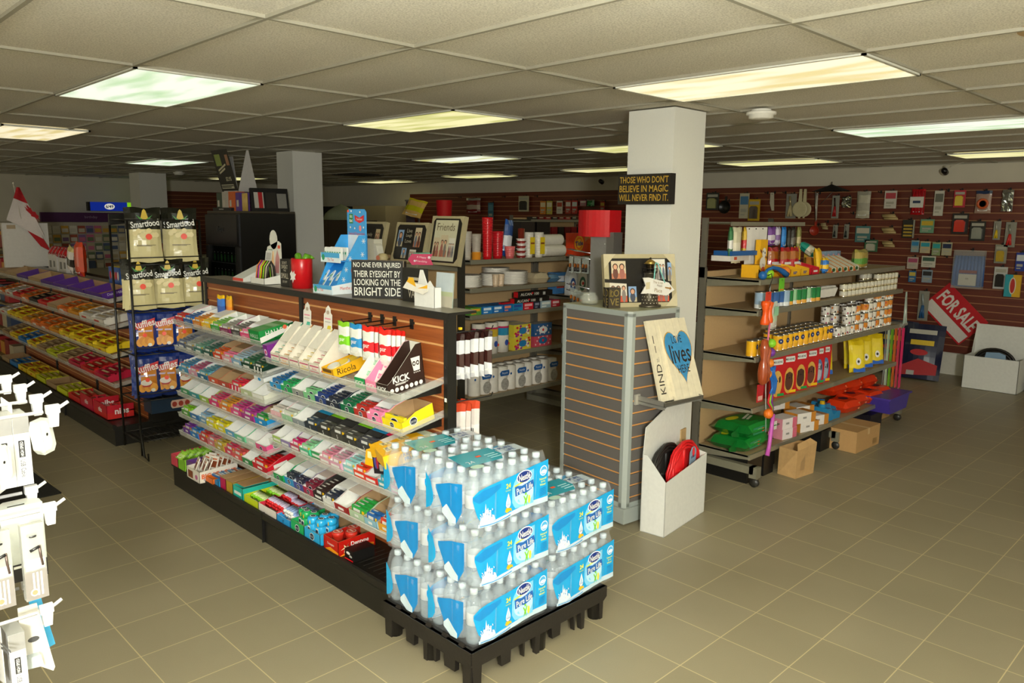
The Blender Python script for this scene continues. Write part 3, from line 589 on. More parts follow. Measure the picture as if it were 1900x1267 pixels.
u1 = deckbox(.17, .21, .05, .055, 'c8d81e', 'e0e0c0', None, 'lime yellow carton of green mint rolls on the bottom deck'); rolls(u1, .16, .2, '9acb3a', 'cfe0a0', 'green wrapped mint roll lying in the lime yellow carton', 14, '', 'green mint rolls', 'lim')
u1 = deckbox(.20, .22, .05, .055, 'e8dfd8', 'e8dfd0', None, 'white and red carton of red tipped mint rolls on the bottom deck', cs='d83048'); rolls(u1, .19, .2, 'e23428', 'c8bcd8', 'red tipped lilac mint roll lying in the white and red carton', 32, '', 'red mint rolls', 'red')
u1 = deckbox(.14, .22, .045, .05, '2a9ae0', 'e4e6ec', 'IT', 'white and blue carton of clear wrapped rolls on the bottom deck', wc='14224f'); rolls(u1, .13, .2, 'c8d4e8', '8ca4d0', 'pale blue wrapped roll lying in the white and blue carton', 16, '', 'blue mint rolls', 'wht')
u += .005
def bottle_gum(c):
    B = MB(); B.lathe([(.0, 0), (.022, 0), (.024, .01), (.024, .05), (.021, .055), (.027, .058), (.029, .07), (.027, .085), (.02, .09), (0, .0905)], M(c, .3), 16, ms=[M(c, .3)]*4+[M(c, .25)]*5)
    B.ell(0, 0, .018, .014, 'f0f6f0', 't', .0915, 14); B.ell(0, 0, .014, .010, '0f2a4a', 't', .0925, 14); B.text('EXCEL', 0, 0, .006, 'wht', 't', .0932)
    B.rect(-.012, .012, .012, .045, 'f0f4ee', 'f', -.0245); B.ell(0, .03, .01, .009, '0f2a4a', 'f', -.0255); B.dpoly([(.012, .06), (.022, .062), (.02, .08), (.012, .078)], 'ylw', 'f', -.028)
    return B.mesh('bottle')
for cn, c, w_, cells in (('green', '1fa860', .13, [(.03, .07), (.075, .06), (.11, .08)]), ('blue', '2aa8e0', .15, [(.02, .05), (.05, .10), (.08, .06), (.11, .10), (.05, .15)])):
    u1 = deckbox(w_, .2, .06, .065, c, 'b08c60', None, f'{cn} carton with oval emblem holding {cn} gum bottles on the bottom deck', deco=lambda B: oval(B, w_*.5, .03, .022))
    me = bottle_gum(c)
    for k, (a, d_) in enumerate(cells):
        solo('gum_bottle', me, f'{cn} round capped gum bottle standing in the {cn} carton on the bottom deck', 'gum bottle', (DX+d_-.01, 4.97-u1-a, DZ+.02+.004*(k % 2)), NX, group=f'{cn} gum bottles')
u += .03
def deco(B):
    B.dpoly([(.0, .0), (.20, .0), (.20, .02), (.12, .035), (.05, .015)], 'f08a1a', 'r', .1305); B.text('Dentyne', .12, .045, .028, 'wht', 'r', .1315, bold=.02); B.text('FIRE', .15, .018, .018, 'f8d020', 'r', .1315)
    B.dpoly([(.03, .055), (.045, .04), (.06, .06), (.048, .045), (.075, .03), (.045, .03), (.03, .012), (.036, .034), (.012, .03), (.034, .04)], 'fff0c0', 'r', .1312)
    B.text('Dentyne', .065, .045, .016, 'wht', 'f', -.0015, maxw=.09); B.dpoly([(.0, 0), (.13, 0), (.13, .02), (.06, .03), (.02, .015)], 'f09a1a', 'f', -.0008)
u1 = deckbox(.13, .21, .075, .08, 'b81408', 'b08c60', None, 'red flame printed carton with three round gum tins on the bottom deck', deco=deco)
P = MB(); P.lathe([(0, 0), (.026, 0), (.028, .05), (.030, .052), (.030, .068), (.027, .07), (0, .0705)], 'c02818', 18); P.ell(0, 0, .023, .023, 'd8c8b8', 't', .0712, 18); P.ell(0, 0, .019, .019, 'c83a20', 't', .0718, 18); P.rect(-.014, .014, -.004, .004, 'ecd8c8', 't', .0724)
me = P.mesh('tin')
for k, (a, d_) in enumerate(((.05, .05), (.09, .10), (.05, .135))):
    solo('gum_tin', me, 'round red gum tin with white rings in the flame printed carton, '+['nearest the front', 'on the right', 'at the back'][k], 'gum tin', (DX+d_, 4.97-u1-a, DZ+.022), NX, group='red gum tins')
B = MB(); B.box(0, .07, 0, .12, 0, .05, 'blk', bottom='red'); B.ell(.03, .034, .016, .007, 'wht'); B.ell(.05, .022, .012, .006, 'lgr'); B.rect(0, .07, 0, .006, 'red')
u += .02; solo('gum_carton', B, 'small black and red carton beside the water bottles on the bottom deck', 'carton', (DX+.02, 4.97-u, DZ), NX)
# juicy yellow cartons at the right end of the third shelf
for k, (du, dv, rz_) in enumerate(((1.0, -.03, -.1), (1.08, -.055, -.35))):
    B = MB(); B.box(0, .13, 0, .2, 0, .055, M('f5b90f', .4)); B.text('JUICY', .105, .036, .016, '1f3f9a', 'r', .131, bold=.03); B.text('FRUIT', .115, .018, .016, '1f3f9a', 'r', .131, bold=.03)
    for q in (.05, .13): B.rect(.03, .09, q-.022, q+.022, 'f8e8a0', 't', .0555); B.text('JUICY', .06, q+.008, .013, '2a2a6a', 't', .0562, bold=.02); B.text('FRUIT', .06, q-.010, .013, '2a2a6a', 't', .0562, bold=.02)
    if k == 0: B.rect(.0, .05, .05, .19, 'ece4dc', 't', .057)
    solo('gum_carton', B, ['yellow gum carton with white lid lying behind the loose yellow one', 'yellow gum carton sticking out over the end of the third shelf'][k], 'carton', onshelf(RY[0], ZR[2], du, dv, lift=.035+.012*k), NX+rz_, TILT)
B = MB(); B.ext([(0, 0), (.09, 0), (.09, .07), (.05, .085), (.01, .07)], 'y', 0, .002, M('f2b20d', .5)); B.rect(.02, .055, .035, .065, 'f6e6a8'); B.ell(.07, .05, .01, .012, 'c08a1a')
solo('promo_card', B, 'yellow card flap hanging from the third shelf left of the black promo card', 'card', onshelf(RY[0], ZR[2], .93, -.03, lift=-.02), NX+.1, 0)
B = MB(); B.ext([(0, 0), (.10, 0), (.10, .10), (0, .10)], 'y', 0, .002, M('1a1626', .3)); B.ell(.03, .05, .02, .03, '4a4a9a'); B.ell(.045, .05, .012, .03, 'b02040', o=-.001); B.rect(.065, .095, .05, .09, 'd8c81c'); B.rect(.06, .095, .012, .04, 'b8b8b0')
solo('promo_card', B, 'tilted black promo card with yellow block hanging at the yellow gum carton', 'card', onshelf(RY[0], ZR[2], 1.02, -.045, lift=-.035), NX-.15, 0, -.25)
# small box sticking out at the right end of the left bay second shelf
B = MB(); B.box(0, .11, 0, .2, 0, .022, M('dfe3e4', .4)); B.ell(.06, .011, .016, .009, '2a8fd0'); B.ell(.06, .0, .0, .0, 'wht')
solo('mint_carton', B, 'flat white carton with blue emblem under the second shelf of the left bay', 'carton', onshelf(LY[0], ZL[1], 1.06, .0, lift=-.03), NX, TILT)
# ------------------------------------------------------------------ water bottle cases on a black plastic pallet
PB = .0667; BH = .222
m_pet = M('cfe2ee', .05, alpha=.22, noise=0, spec=.9, coat=.6)
m_cap = M('d8e6ee', .25, alpha=.8, noise=0)
m_film = M('eef4f8', .07, alpha=.10, noise=0, spec=1.0, coat=1.)
m_lblw = M('e2e8ec', .4, alpha=.62, noise=0)
prof = [(0, .002), (.022, 0), (.030, .006), (.031, .02), (.029, .024), (.031, .030), (.031, .045), (.0285, .05), (.031, .056), (.031, .072), (.029, .076), (.0312, .08), (.0312, .13), (.0312, .145), (.0295, .160), (.025, .174), (.017, .185), (.0125, .190), (.0125, .199)]
B = MB(); B.lathe(prof, m_pet, 14, ms=[m_pet]*11+[m_lblw]+[m_pet]*7); me_bottle = B.mesh('bottle')
B = MB(); B.lathe([(.0145, .198), (.0155, .199), (.0155, .214), (.014, .2175), (0, .218)], m_cap, 14); me_cap = B.mesh('cap')
NB, ND = 6, 4; CW, CD = NB*PB, ND*PB
m_lab = M('139fdc', .25, noise=.03, coat=.4); m_labd = M('0c86cf', .25, coat=.4); m_wave = M('cfe6f2', .25, alpha=.85, noise=0)
def sc(x): return .0012*(1+cos(2*pi*x/PB))/2-.002
def curve_fill(B, xs, top, bot, m, off, plane):
    vs = []; n = 0
    for x in xs:
        for k in range(4):
            z = bot(x)+(top(x)-bot(x))*k/3; vs.append((x, z))
    def P(x, z):
        d = sc(x)-off
        return (x, d, z) if plane == 'f' else (d, CD-x, z)
    V = [P(*q) for q in vs]; F = []
    for i in range(len(xs)-1):
        for k in range(3): a = i*4+k; F.append((a, a+4, a+5, a+1))
    B.add(V, F, m, True)
def lerp(pts):
    def f(x):
        for (a, b_), (c, d) in zip(pts, pts[1:]):
            if x <= c: return b_+(d-b_)*max(0, (x-a))/(c-a)
        return pts[-1][1]
    return f
def lay(B, pts, m, off):
    B.add([(x, sc(x)-off, z) for x, z in pts], [tuple(range(len(pts)))], m)
def ell2(B, u, v, ru, rv, m, off, n=18, rot=0): lay(B, [(u+ru*cos(2*pi*k/n)*cos(rot)-rv*sin(2*pi*k/n)*sin(rot), v+ru*cos(2*pi*k/n)*sin(rot)+rv*sin(2*pi*k/n)*cos(rot)) for k in range(n)], m, off)
def txt2(B, s, u, v, h, m, off, rot=0, bold=0, width=None):
    vs, fs, asp = text_geo(s, bold); w_ = width or h*asp; c, d = cos(rot), sin(rot)
    B.add([(u+x*w_*c-y*h*d, sc(u+x*w_*c)-off, v+x*w_*d+y*h*c) for x, y in vs], fs, m)
B = MB(); step = PB/8
xs = [i*step for i in range(int(CW/step)+1)]
curve_fill(B, xs, lerp([(0, .132), (.03, .150), (.10, .160), (.2, .168), (.3, .182), (CW, .192)]), lerp([(0, .115), (.022, .05), (.05, .018), (.10, .006), (.16, .012), (.2, .022), (.3, .03), (CW, .028)]), m_lab, .002, 'f')
curve_fill(B, [x for x in xs if x < .15], lerp([(0, .127), (.05, .146), (.15, .153)]), lerp([(0, .12), (.03, .10), (.08, .11), (.15, .14)]), m_labd, .0026, 'f')
curve_fill(B, [x for x in xs if .02 < x], lerp([(.02, .02), (.05, .022), (.10, .016), (.2, .028), (.3, .042), (CW, .04)]), lerp([(.02, .008), (.05, .004), (.10, 0), (.2, .010), (.3, .02), (CW, .018)]), m_wave, .003, 'f')
curve_fill(B, [x for x in xs if .03 < x < .2], lerp([(.03, .013), (.08, .008), (.13, .008), (.2, .02)]), lerp([(.03, .010), (.08, .005), (.13, .005), (.2, .016)]), m_labd, .0036, 'f')
# splash
random.seed(3)
sp = [(.03, .02), (.036, .04), (.032, .05), (.046, .052), (.048, .07), (.053, .056), (.058, .062), (.062, .095), (.067, .066), (.074, .075), (.078, .055), (.088, .06), (.09, .042), (.104, .04), (.112, .02), (.08, .012)]
lay(B, sp, M('d4e6f2', .3, noise=.15, nscale=300), .0042)
for k in range(26): ell2(B, .035+random.random()*.07, .02+random.random()*.045, .002, .005, m_labd if k % 2 else 'wht', .005, 6, random.random()*3)
# pale panel with emblem
curve_fill(B, [x for x in xs if .195 < x < .325], lerp([(.19, .10), (.215, .148), (.26, .166), (.33, .172)]), lerp([(.19, .08), (.215, .035), (.26, .033), (.33, .034)]), M('7cc6ea', .3), .0034, 'f')
ell2(B, .262, .085, .052, .045, M('b8dff2', .3), .0042, 20)
ell2(B, .262, .152, .042, .026, 'f2f6fa', .005); ell2(B, .262, .152, .038, .022, '16307e', .0058)
txt2(B, 'Nestlé', .262, .152, .026, 'wht', .0072, .06, .02, .062)
lay(B, [(.212, .125), (.25, .118), (.312, .13), (.318, .10), (.27, .082), (.25, .088), (.215, .082)], '1b5fae', .0052)
txt2(B, 'Pure Life', .264, .105, .026, 'wht', .0066, .12, .015, .088)
lay(B, [(.206, .122), (.212, .128), (.26, .136), (.262, .131), (.215, .122)], 'd8e04a', .006)
lay(B, [(.263, .03), (.268, .055), (.258, .074), (.264, .074), (.272, .06), (.279, .076), (.284, .074), (.277, .052), (.279, .03), (.272, .045)], '7ac51e', .0056); ell2(B, .272, .08, .005, .006, '7ac51e', .0056, 8)
ell2(B, .290, .055, .007, .018, 'f2d24a', .0056, 10)
txt2(B, '24', .178, .135, .019, 'e9e23a', .0045, 0, .03); txt2(B, 'bottles', .178, .117, .007, 'c8e03a', .0045)
lay(B, [(.178, .105), (.166, .072), (.165, .058), (.172, .048), (.184, .048), (.191, .058), (.190, .072)], 'f4f8fa', .0044); lay(B, [(.178, .096), (.169, .07), (.169, .06), (.187, .06), (.187, .07)], 'bcd8ec', .005)
txt2(B, 'Quality', .178, .06, .008, '1c4a9a', .0058, 0, 0, .024); lay(B, [(.160, .038), (.166, .05), (.192, .044), (.196, .032), (.188, .036), (.168, .030)], 'f2b51c', .0062)
ell2(B, .370, .152, .021, .021, 'dff0f8', .005); ell2(B, .370, .152, .017, .017, '4aa8dc', .0056); ell2(B, .370, .148, .015, .008, 'f2f8fc', .0062)
for q, s_ in enumerate(('Natural', 'Spring', 'Water')): txt2(B, s_, .368, .120-.012*q, .009, 'dfe83a', .0048, .04, .01)
for q in range(5): lay(B, [(.35, .078-.007*q), (.388, .080-.007*q), (.388, .082-.007*q), (.35, .080-.007*q)], '0a5fa8', .0048)
# side of the wrapper (left, x = 0): u runs from the far end towards the near end
def side(B, u0_, top, bot, u1, m, off): curve_fill(B, [u0_+(u1-u0_)*k/24 for k in range(25)], top, bot, m, off, 'l')
side(B, .06, lerp([(.06, .13), (.14, .155), (.215, .168)]), lerp([(.06, .115), (.095, .06), (.12, .012), (.18, .006), (.2, .04), (.215, .06)]), .215, m_labd, .002)
side(B, .10, lerp([(.10, .045), (.125, .07), (.15, .05), (.18, .028)]), lerp([(.10, .03), (.14, .004), (.18, .006)]), .18, M('cfe3f0', .3, noise=.2, nscale=300), .003)
side(B, .0, lerp([(0, .165), (.03, .135), (.045, .09)]), lerp([(0, .02), (.03, .035), (.045, .06)]), .045, m_lab, .002)
me_label = B.mesh('printed_wrapper')
# top print
B = MB(); o = BH+.0035
B.dpoly([(.02, .06), (.20, .05), (.24, .10), (.25, .19), (.05, .20)], M('2a9fb4', .25, coat=.3), 't', o)
B.dpoly([(.25, .10), (.36, .09), (.37, .16), (.26, .17)], M('cfe0ea', .25, alpha=.8, noise=0), 't', o); B.text('PURE', .30, .145, .022, '1c3f7a', 't', o+.001, bold=.02); B.text('LIFE', .30, .115, .022, '1c3f7a', 't', o+.001, bold=.02)
B.rect(.13, .155, .12, .135, 'ff5a2a', 't', o+.001); B.text('24', .07, .09, .025, 'e6f0f4', 't', o+.001)
for q in range(3): B.rect(.17, .225, .08+.02*q, .088+.02*q, 'ace0e8', 't', o+.001)
B.ell(.06, .04, .03, .02, 'b8d8c8', 't', o)
me_top = B.mesh('top_print')
# clear shrink film: scalloped skirt and top
B = MB(); ring = []
def ringpts(z, inset):
    P = []
    for i in range(len(xs)): P.append((xs[i], sc(xs[i])-.001+inset, z))
    ys = [i*step for i in range(int(CD/step)+1)]
    for y_ in ys[1:]: P.append((CW-sc(y_)+.001-inset, y_, z))
    for x_ in xs[::-1][1:]: P.append((x_, CD-sc(x_)+.001-inset, z))
    for y_ in ys[::-1][1:-1]: P.append((sc(y_)-.001+inset, y_, z))
    return P
lv = [ringpts(.002, .004), ringpts(.03, 0), ringpts(.15, 0), ringpts(.19, .012), ringpts(BH+.001, .03)]
n = len(lv[0]); V = [p for l in lv for p in l]
random.seed(5); V = [(x_+random.uniform(-.0015, .0015), y_+random.uniform(-.0015, .0015), z_) for x_, y_, z_ in V]
B.add(V, [(j*n+i, j*n+(i+1) % n, (j+1)*n+(i+1) % n, (j+1)*n+i) for j in range(len(lv)-1) for i in range(n)], m_film, True)
gx_, gy_ = 18, 12; V = [(.03+(CW-.06)*i/gx_, .03+(CD-.06)*j/gy_, BH+.001-.004*abs(sin(pi*(.03+(CW-.06)*i/gx_)/PB))+random.uniform(-.0015, .0015)) for j in range(gy_+1) for i in range(gx_+1)]
B.add(V, [(j*(gx_+1)+i, j*(gx_+1)+i+1, (j+1)*(gx_+1)+i+1, (j+1)*(gx_+1)+i) for j in range(gy_) for i in range(gx_)], m_film, True)
me_film = B.mesh('shrink_film')
def case(loc, label, full, rz=0):
    t = root('water_bottle_case', label, 'bottled water', loc, rz, group='cases of bottled water on the black pallet')
    for i in range(NB):
        for j in range(ND):
            if not full and 0 < i < NB-1 and 0 < j < ND-1: continue
            b_ = part('bottle', me_bottle, t, ((i+.5)*PB, (j+.5)*PB, .001)); part('cap', me_cap, b_)
    part('printed_wrapper', me_label, t); part('shrink_film', me_film, t)
    if full: part('top_print', me_top, t)
PX, PY, PZ = 1.80, 2.02, .150; LH = .232
lname = ['bottom', 'middle', 'top']
for k in range(3):
    dx = [.0, .004, -.006][k]
    case((PX+dx, PY, PZ+LH*k), f'case of small water bottles, {lname[k]} of three in the near corner stack', k == 2)
    case((PX+dx-.004, PY+CD+.008, PZ+LH*k), f'case of small water bottles, {lname[k]} one of the stack against the candy rack', k == 2)
for k in range(2):
    case((PX+CW+.03, PY-.005+.01*k, PZ+LH*k), f'case of small water bottles, {["lower", "upper"][k]} one at the right end of the pallet', k == 1)
    case((PX+CW+.028, PY+CD+.012, PZ+LH*k), f'case of small water bottles, {["lower", "upper"][k]} one at the back right of the pallet', k == 1)
# pallet
B = MB(); m_pal = M('1e1a16', .42, bump=.15, nscale=60)
px0, px1, py0, py1 = 1.775, 2.57, 2.0, 2.56
B.box(px0, px1, py0, py1, .125, .148, m_pal)
B.ext([(px0, .148), (px1, .148), (px1, .10), (px1-.02, .085), (px0+.02, .085), (px0, .10)], 'y', py0-.004, py0+.014, m_pal)
B.ext([(py0, .148), (py1, .148), (py1, .09), (py1-.02, .085), (py0+.02, .085), (py0, .09)], 'x', px0-.004, px0+.014, m_pal)
for x_, w_, z_ in ((px0+.03, .05, .0), (px0+.18, .06, .03), (px0+.28, .016, .02), (px0+.36, .03, .0), (px0+.47, .06, .03), (px0+.585, .016, .015), (px0+.64, .03, .0), (px1-.03, .03, 0)):
    B.ext([(x_-w_/2, .10), (x_+w_/2, .10), (x_+w_/2-.004, z_), (x_-w_/2+.008, z_)], 'y', py0+.002, py0+.024, m_pal)
for y_, w_, z_ in ((py0+.03, .05, .0), (py0+.13, .07, .03), (py0+.22, .02, .02), (py0+.28, .03, .0), (py0+.38, .06, .03), (py1-.03, .05, 0)):
    B.ext([(y_-w_/2, .10), (y_+w_/2, .10), (y_+w_/2-.004, z_), (y_-w_/2+.004, z_)], 'x', px0+.002, px0+.024, m_pal)
for x_ in (px0+.035, (px0+px1)/2, px1-.035):
    for y_ in (py0+.035, (py0+py1)/2, py1-.035): B.lathe([(.034, .126), (.030, .0), (.0, 0)], m_pal, 12, cx=x_, cy=y_)
for k in range(5): B.ext([(px0+.002, .1485), (px0+.02, .1485), (px0+.012, .16)], 'y', py0+.05+.1*k, py0+.08+.1*k, m_pal)
solo('pallet', B, 'black plastic pallet with feet under the stacked water cases', 'pallet')

# ------------------------------------------------------------------ grey slatwall tower and what stands on it
TW, TD, TH, TA = .42, .55, 1.24, -.10
tX, tY = 3.46, 2.585
def tw(u, v, z=TH): return (tX+u*cos(TA)-v*sin(TA), tY+u*sin(TA)+v*cos(TA), z)
t = root('display_tower', 'grey slatted display tower with pale grey edges in front of the nearest pillar', 'display stand', (tX, tY, 0), TA)
m_tg = M('9fa6a0', .4, noise=.02); m_ts = M('6b6661', .75, noise=.25, nscale=500); m_tgr = M('e0a058', .5)
B = MB(); B.box(-.015, TW+.01, -.015, TD+.01, .012, .10, m_tg); part('plinth', B, t)
B = MB(); slat(B, .035, TW-.03, .12, TH-.03, .0715, TH-.085, m_ts, m_tgr, axis='x', c=.006, gh=.011); part('slat_panel', B, t)
B = MB(); slat(B, .035, TD-.02, .12, TH-.03, .0715, TH-.085, m_ts, m_tgr, axis='y', c=.006, gh=.011); part('slat_panel', B, t)
B = MB(); B.box(.026, TW, .026, TD, .1, TH-.02, m_ts); part('core', B, t)
B = MB(); B.ext([(0, .045), (.0, .02), (.02, 0), (.045, 0), (.045, .012), (.012, .045)], 'z', .10, TH-.012, m_tg)
B.box(TW-.03, TW, 0, .02, .10, TH-.012, m_tg); B.box(0, .02, TD-.025, TD, .10, TH-.012, m_tg)
B.box(.02, TW, 0, .018, .10, .125, m_tg); B.box(0, .018, .02, TD, .10, .125, m_tg); part('edge_trim', B, t)
B = MB(); B.ext([(.0, .02), (.02, 0), (TW, 0), (TW, TD), (0, TD)], 'z', TH-.03, TH, m_tg); B.ext([(.006, .026), (.024, .006), (TW-.006, .006), (TW-.006, TD-.006), (.006, TD-.006)], 'z', TH, TH+.001, M('aeb08e', .35)); part('top_cap', B, t)
for x_, y_ in ((.02, .02), (TW-.03, .02), (.02, TD-.03), (TW-.03, TD-.03)):
    B = MB(); B.lathe([(.014, 0), (.014, .012)], 'blk', 10, cx=x_, cy=y_); part('foot', B, t)
B = MB(); zz = .745
B.box(.08, .085, -.2, .006, zz-.035, zz+.012, M('a8a49a', .3, .5)); B.box(.06, .10, -.006, .006, zz-.04, zz+.02, M('c4c0b4', .3, .4)); B.box(.40, .405, -.2, .006, zz-.03, zz+.012, M('8a867c', .3, .5)); B.box(.08, .42, -.2, -.195, zz-.02, zz+.006, M('6a665c', .3, .5)); B.box(.08, .40, -.2, 0, zz-.02, zz-.014, m_clearlip)
part('sign_shelf', B, t)
# wooden signs on the tower's side shelf
def loc(u, v, z): return tw(u, v, z)
B = MB(); m_pl = M('e3d9bd', .7, noise=.12, nscale=25); SW, SH = .235, .47
for k in range(4): B.box(k*SW/4, (k+1)*SW/4-.002, 0, .02, 0, SH-.004*(k % 2), m_pl)
B.box(0, SW, .02, .028, .03, .06, m_pl)
heart = []
for k in range(40):
    a = 2*pi*k/40; hx = 16*sin(a)**3; hz = 13*cos(a)-5*cos(2*a)-2*cos(3*a)-cos(4*a)
    heart.append((SW*.5+hx*.0070, SH*.56+hz*.0105))
heart_o = [(SW*.5+(x_-SW*.5)*1.05, SH*.56+(z_-SH*.56)*1.04) for x_, z_ in heart]
B.dpoly(heart_o, M('c79a2e', .6, noise=.3), o=-.0008); B.dpoly(heart, M('3b8fc4', .6, noise=.18, nscale=30), o=-.0014)
B.text('LOVE', .115, .345, .045, '2c241c', o=-.002, width=.085); B.text('lives', .12, .262, .11, '2c241c', o=-.002, width=.17, bold=.005); B.text('HERE', .12, .172, .045, '2c241c', o=-.002, width=.10)
solo('wooden_sign', B, 'white plank sign with a blue heart reading LOVE lives HERE, leaning on the tower side', 'sign', tw(.205, -.185, zz+.0), TA, -.36, 0)
B = MB()
for k in range(3): B.box(k*.07, (k+1)*.07-.002, 0, .018, 0, .46, m_pl)
B.text('KIND', .035, .125, .042, '2a241e', o=-.0012, rot=pi/2, width=.17)
for q, s_ in enumerate(('I', 'I', 'si')): B.text(s_, .03+.004*q, [.35, .295, .235][q], [.045, .04, .026][q], '4a4238' if q < 2 else '8a8478', o=-.0012)
solo('wooden_sign', B, 'pale plank sign lettered KIND up its side, mostly behind the blue heart sign', 'sign', tw(.105, -.155, zz+.0), TA, -.30, 0)
# collage frame
def photo(B, x0, x1, z0, z1, kind, o):
    B.rect(x0, x1, z0, z1, {'beach': 'c8b48a', 'sky': '8fb0d8', 'couple': 'd8c8a8', 'group': 'e8e4d8', 'red': 'e6dcc8'}[kind], o=o)
    w_, h_ = x1-x0, z1-z0; n = {'couple': 2, 'group': 4, 'red': 3, 'beach': 2, 'sky': 1}[kind]
    B.rect(x0, x1, z0, z0+h_*.3, {'beach': 'a88f5a', 'sky': 'c8ba98', 'couple': 'c07a5a', 'group': 'b8b0a8', 'red': 'd85a3a'}[kind], o=o-.0003)
    for k in range(n):
        cx = x0+w_*(k+.6)/(n+.2); hr = min(w_/n*.32, h_*.16)
        B.ell(cx, z0+h_*.30, hr*1.15, h_*.32, ['6e4438', '4a5060', 'a8685c', '707684', '8a8078'][(2*k+len(kind)+int(x0*90)) % 5], o=o-.0006, n=12)
        B.ell(cx, z0+h_*.68, hr*1.15, hr*1.3, ['4a2c18', '2a1c14'][k % 2], o=o-.0009, n=12); B.ell(cx, z0+h_*.66, hr*.8, hr, 'dca888', o=o-.0012, n=12)
m_fc = M('b7ab86', .45); m_fk = M('1c1916', .35)
B = MB(); FW, FH = .45, .31
B.box(0, FW, 0, .035, 0, FH, m_fc); B.rect(.03, FW-.03, .025, FH-.025, m_fk)
for (a, b_, c, d, k_) in ((.045, .135, .165, .27, 'couple'), (.30, .385, .16, .28, 'group'), (.03, .135, .03, .15, 'red'), (.145, .195, .03, .12, 'sky'), (.30, .40, .03, .14, 'red'), (.40, .425, .15, .26, 'sky')): photo(B, a, b_, c, d, k_, -.001)
for a, b_, sx, sz in ((0, 0, 1, 1), (FW, 0, -1, 1), (0, FH, 1, -1), (FW, FH, -1, -1)):
    B.dpoly([(a, b_), (a+.075*sx, b_), (a, b_+.085*sz)], M('c9be9c', .6), o=-.0035); 
B.dpoly([(.0, .165), (.15, .150), (.15, .135), (0, .145)], m_fk, o=-.0038)
solo('collage_frame', B, 'wide beige collage photo frame leaning on the tower top behind the lantern', 'photo frame', tw(.03, .22, TH+.002), TA-.42, -.22)
# lantern lighthouse
t = root('metal_lantern', 'perforated metal lighthouse shaped lantern on the tower top', 'lantern', tw(.285, .12, TH+.001))
mm = M('4a443c', .32, .85); mp_ = M('6a6458', .35, .8)
B = MB(); B.lathe([(0, 0), (.07, 0), (.07, .012), (.055, .016), (.05, .05), (.045, .06), (.04, .10), (.033, .19), (.038, .195), (.038, .2), (0, .2)], mp_, 24)
for j in range(9):
    for k in range(16):
        a = 2*pi*(k+.5*(j % 2))/16; z_ = .025+.018*j; r_ = .0515-.0098*(z_/.1) if z_ > .05 else .0525
        B.T = Matrix.Rotation(a, 4, 'Z'); B.ell(0, z_, .0028, .0028, 'e6e0c8', 'f', -(r_+.0015), 6)
B.T = I4; part('body', B, t)
B = MB(); B.lathe([(.022, .2), (.022, .255)], mm, 16); B.lathe([(.04, .203), (.041, .203), (.041, .207), (.04, .207)], mm, 18); B.lathe([(.04, .222), (.041, .222), (.041, .225), (.04, .225)], mm, 18)
for k in range(10): a = 2*pi*k/10; B.tube([(.0405*cos(a), .0405*sin(a), .2), (.0405*cos(a), .0405*sin(a), .225)], .0015, mm, 4)
part('gallery', B, t)
B = MB(); B.lathe([(0, .249), (.04, .25), (.02, .268), (.008, .275), (0, .277)], M('b79a50', .35, .8), 16); B.lathe([(.006, .276), (.007, .283), (0, .288)], mm, 10); B.tube([(-.01, 0, .283), (.01, 0, .283)], .002, mm, 4); part('roof', B, t)
# arrow sign hung on the lantern
t = root('arrow_sign', 'white wooden arrow sign with gold lettering hanging in front of the lantern', 'sign', tw(.28, .04, TH+.125), TA-.05)
B = MB(); B.ext([(-.135, .055), (-.09, .055), (.075, .020), (.125, -.025), (.06, -.055), (-.09, -.035), (-.145, -.035), (-.11, .01)], 'y', 0, .006, M('efece4', .6))
B.text('This is my', -.015, .022, .018, '8a6a2a', rot=-.12); B.text('Happy', .0, .004, .016, '6a4a1a', rot=-.12); B.text('Place', -.01, -.022, .022, '8a6a2a', rot=-.12)
B.dpoly([(.045, -.004), (.085, -.010), (.085, -.002), (.1, -.016), (.083, -.026), (.084, -.018), (.045, -.011)], 'a0701e')
B.ext([(-.112, .028), (-.08, .03), (-.08, -.01), (-.112, -.012)], 'y', -.0008, 0, 'd8cca8'); part('board', B, t)
B = MB(); B.tube([(-.05, -.002, .045), (-.01, .03, .13), (0, .035, .135), (.01, .03, .13), (.04, -.002, .02)], .004, M('7fc6bc', .7), 6); part('ribbon', B, t)
B = MB(); B.box(0, .075, 0, .075, 0, .115, M('2a241c', .6, noise=.3), front=M('3a3020', .6)); B.box(-.002, .077, .03, .05, 0, .1155, M('4a4236', .6)); B.text('LO', .036, .086, .036, 'b09a4a', 'l', -.001); B.text('LO', -.037, .086, .04, 'b09a4a', 'l', -.001, width=.055); B.text('VE', -.037, .035, .04, 'b09a4a', 'l', -.001, width=.055)
B.text('LO', .037, .086, .04, '8f7d3c', width=.055); B.text('VE', .037, .035, .04, '8f7d3c', width=.055)
solo('word_block', B, 'small dark wooden block with faded gold letters near the tower top edge', 'wooden block', tw(.02, .19, TH+.001), TA-.35)
B = MB(); mg = M('e8ecdc', .05, alpha=.16, noise=0, spec=.9, coat=.6); B.lathe([(0, 0), (.045, 0), (.058, .02), (.056, .045), (.04, .06), (.042, .07), (.038, .07), (.036, .06), (.05, .045), (.05, .02), (.04, .006), (0, .006)], mg, 20)
solo('glass_candle_jar', B, 'small squat clear glass jar at the back left of the tower top', 'jar', tw(.07, .40, TH+.001))
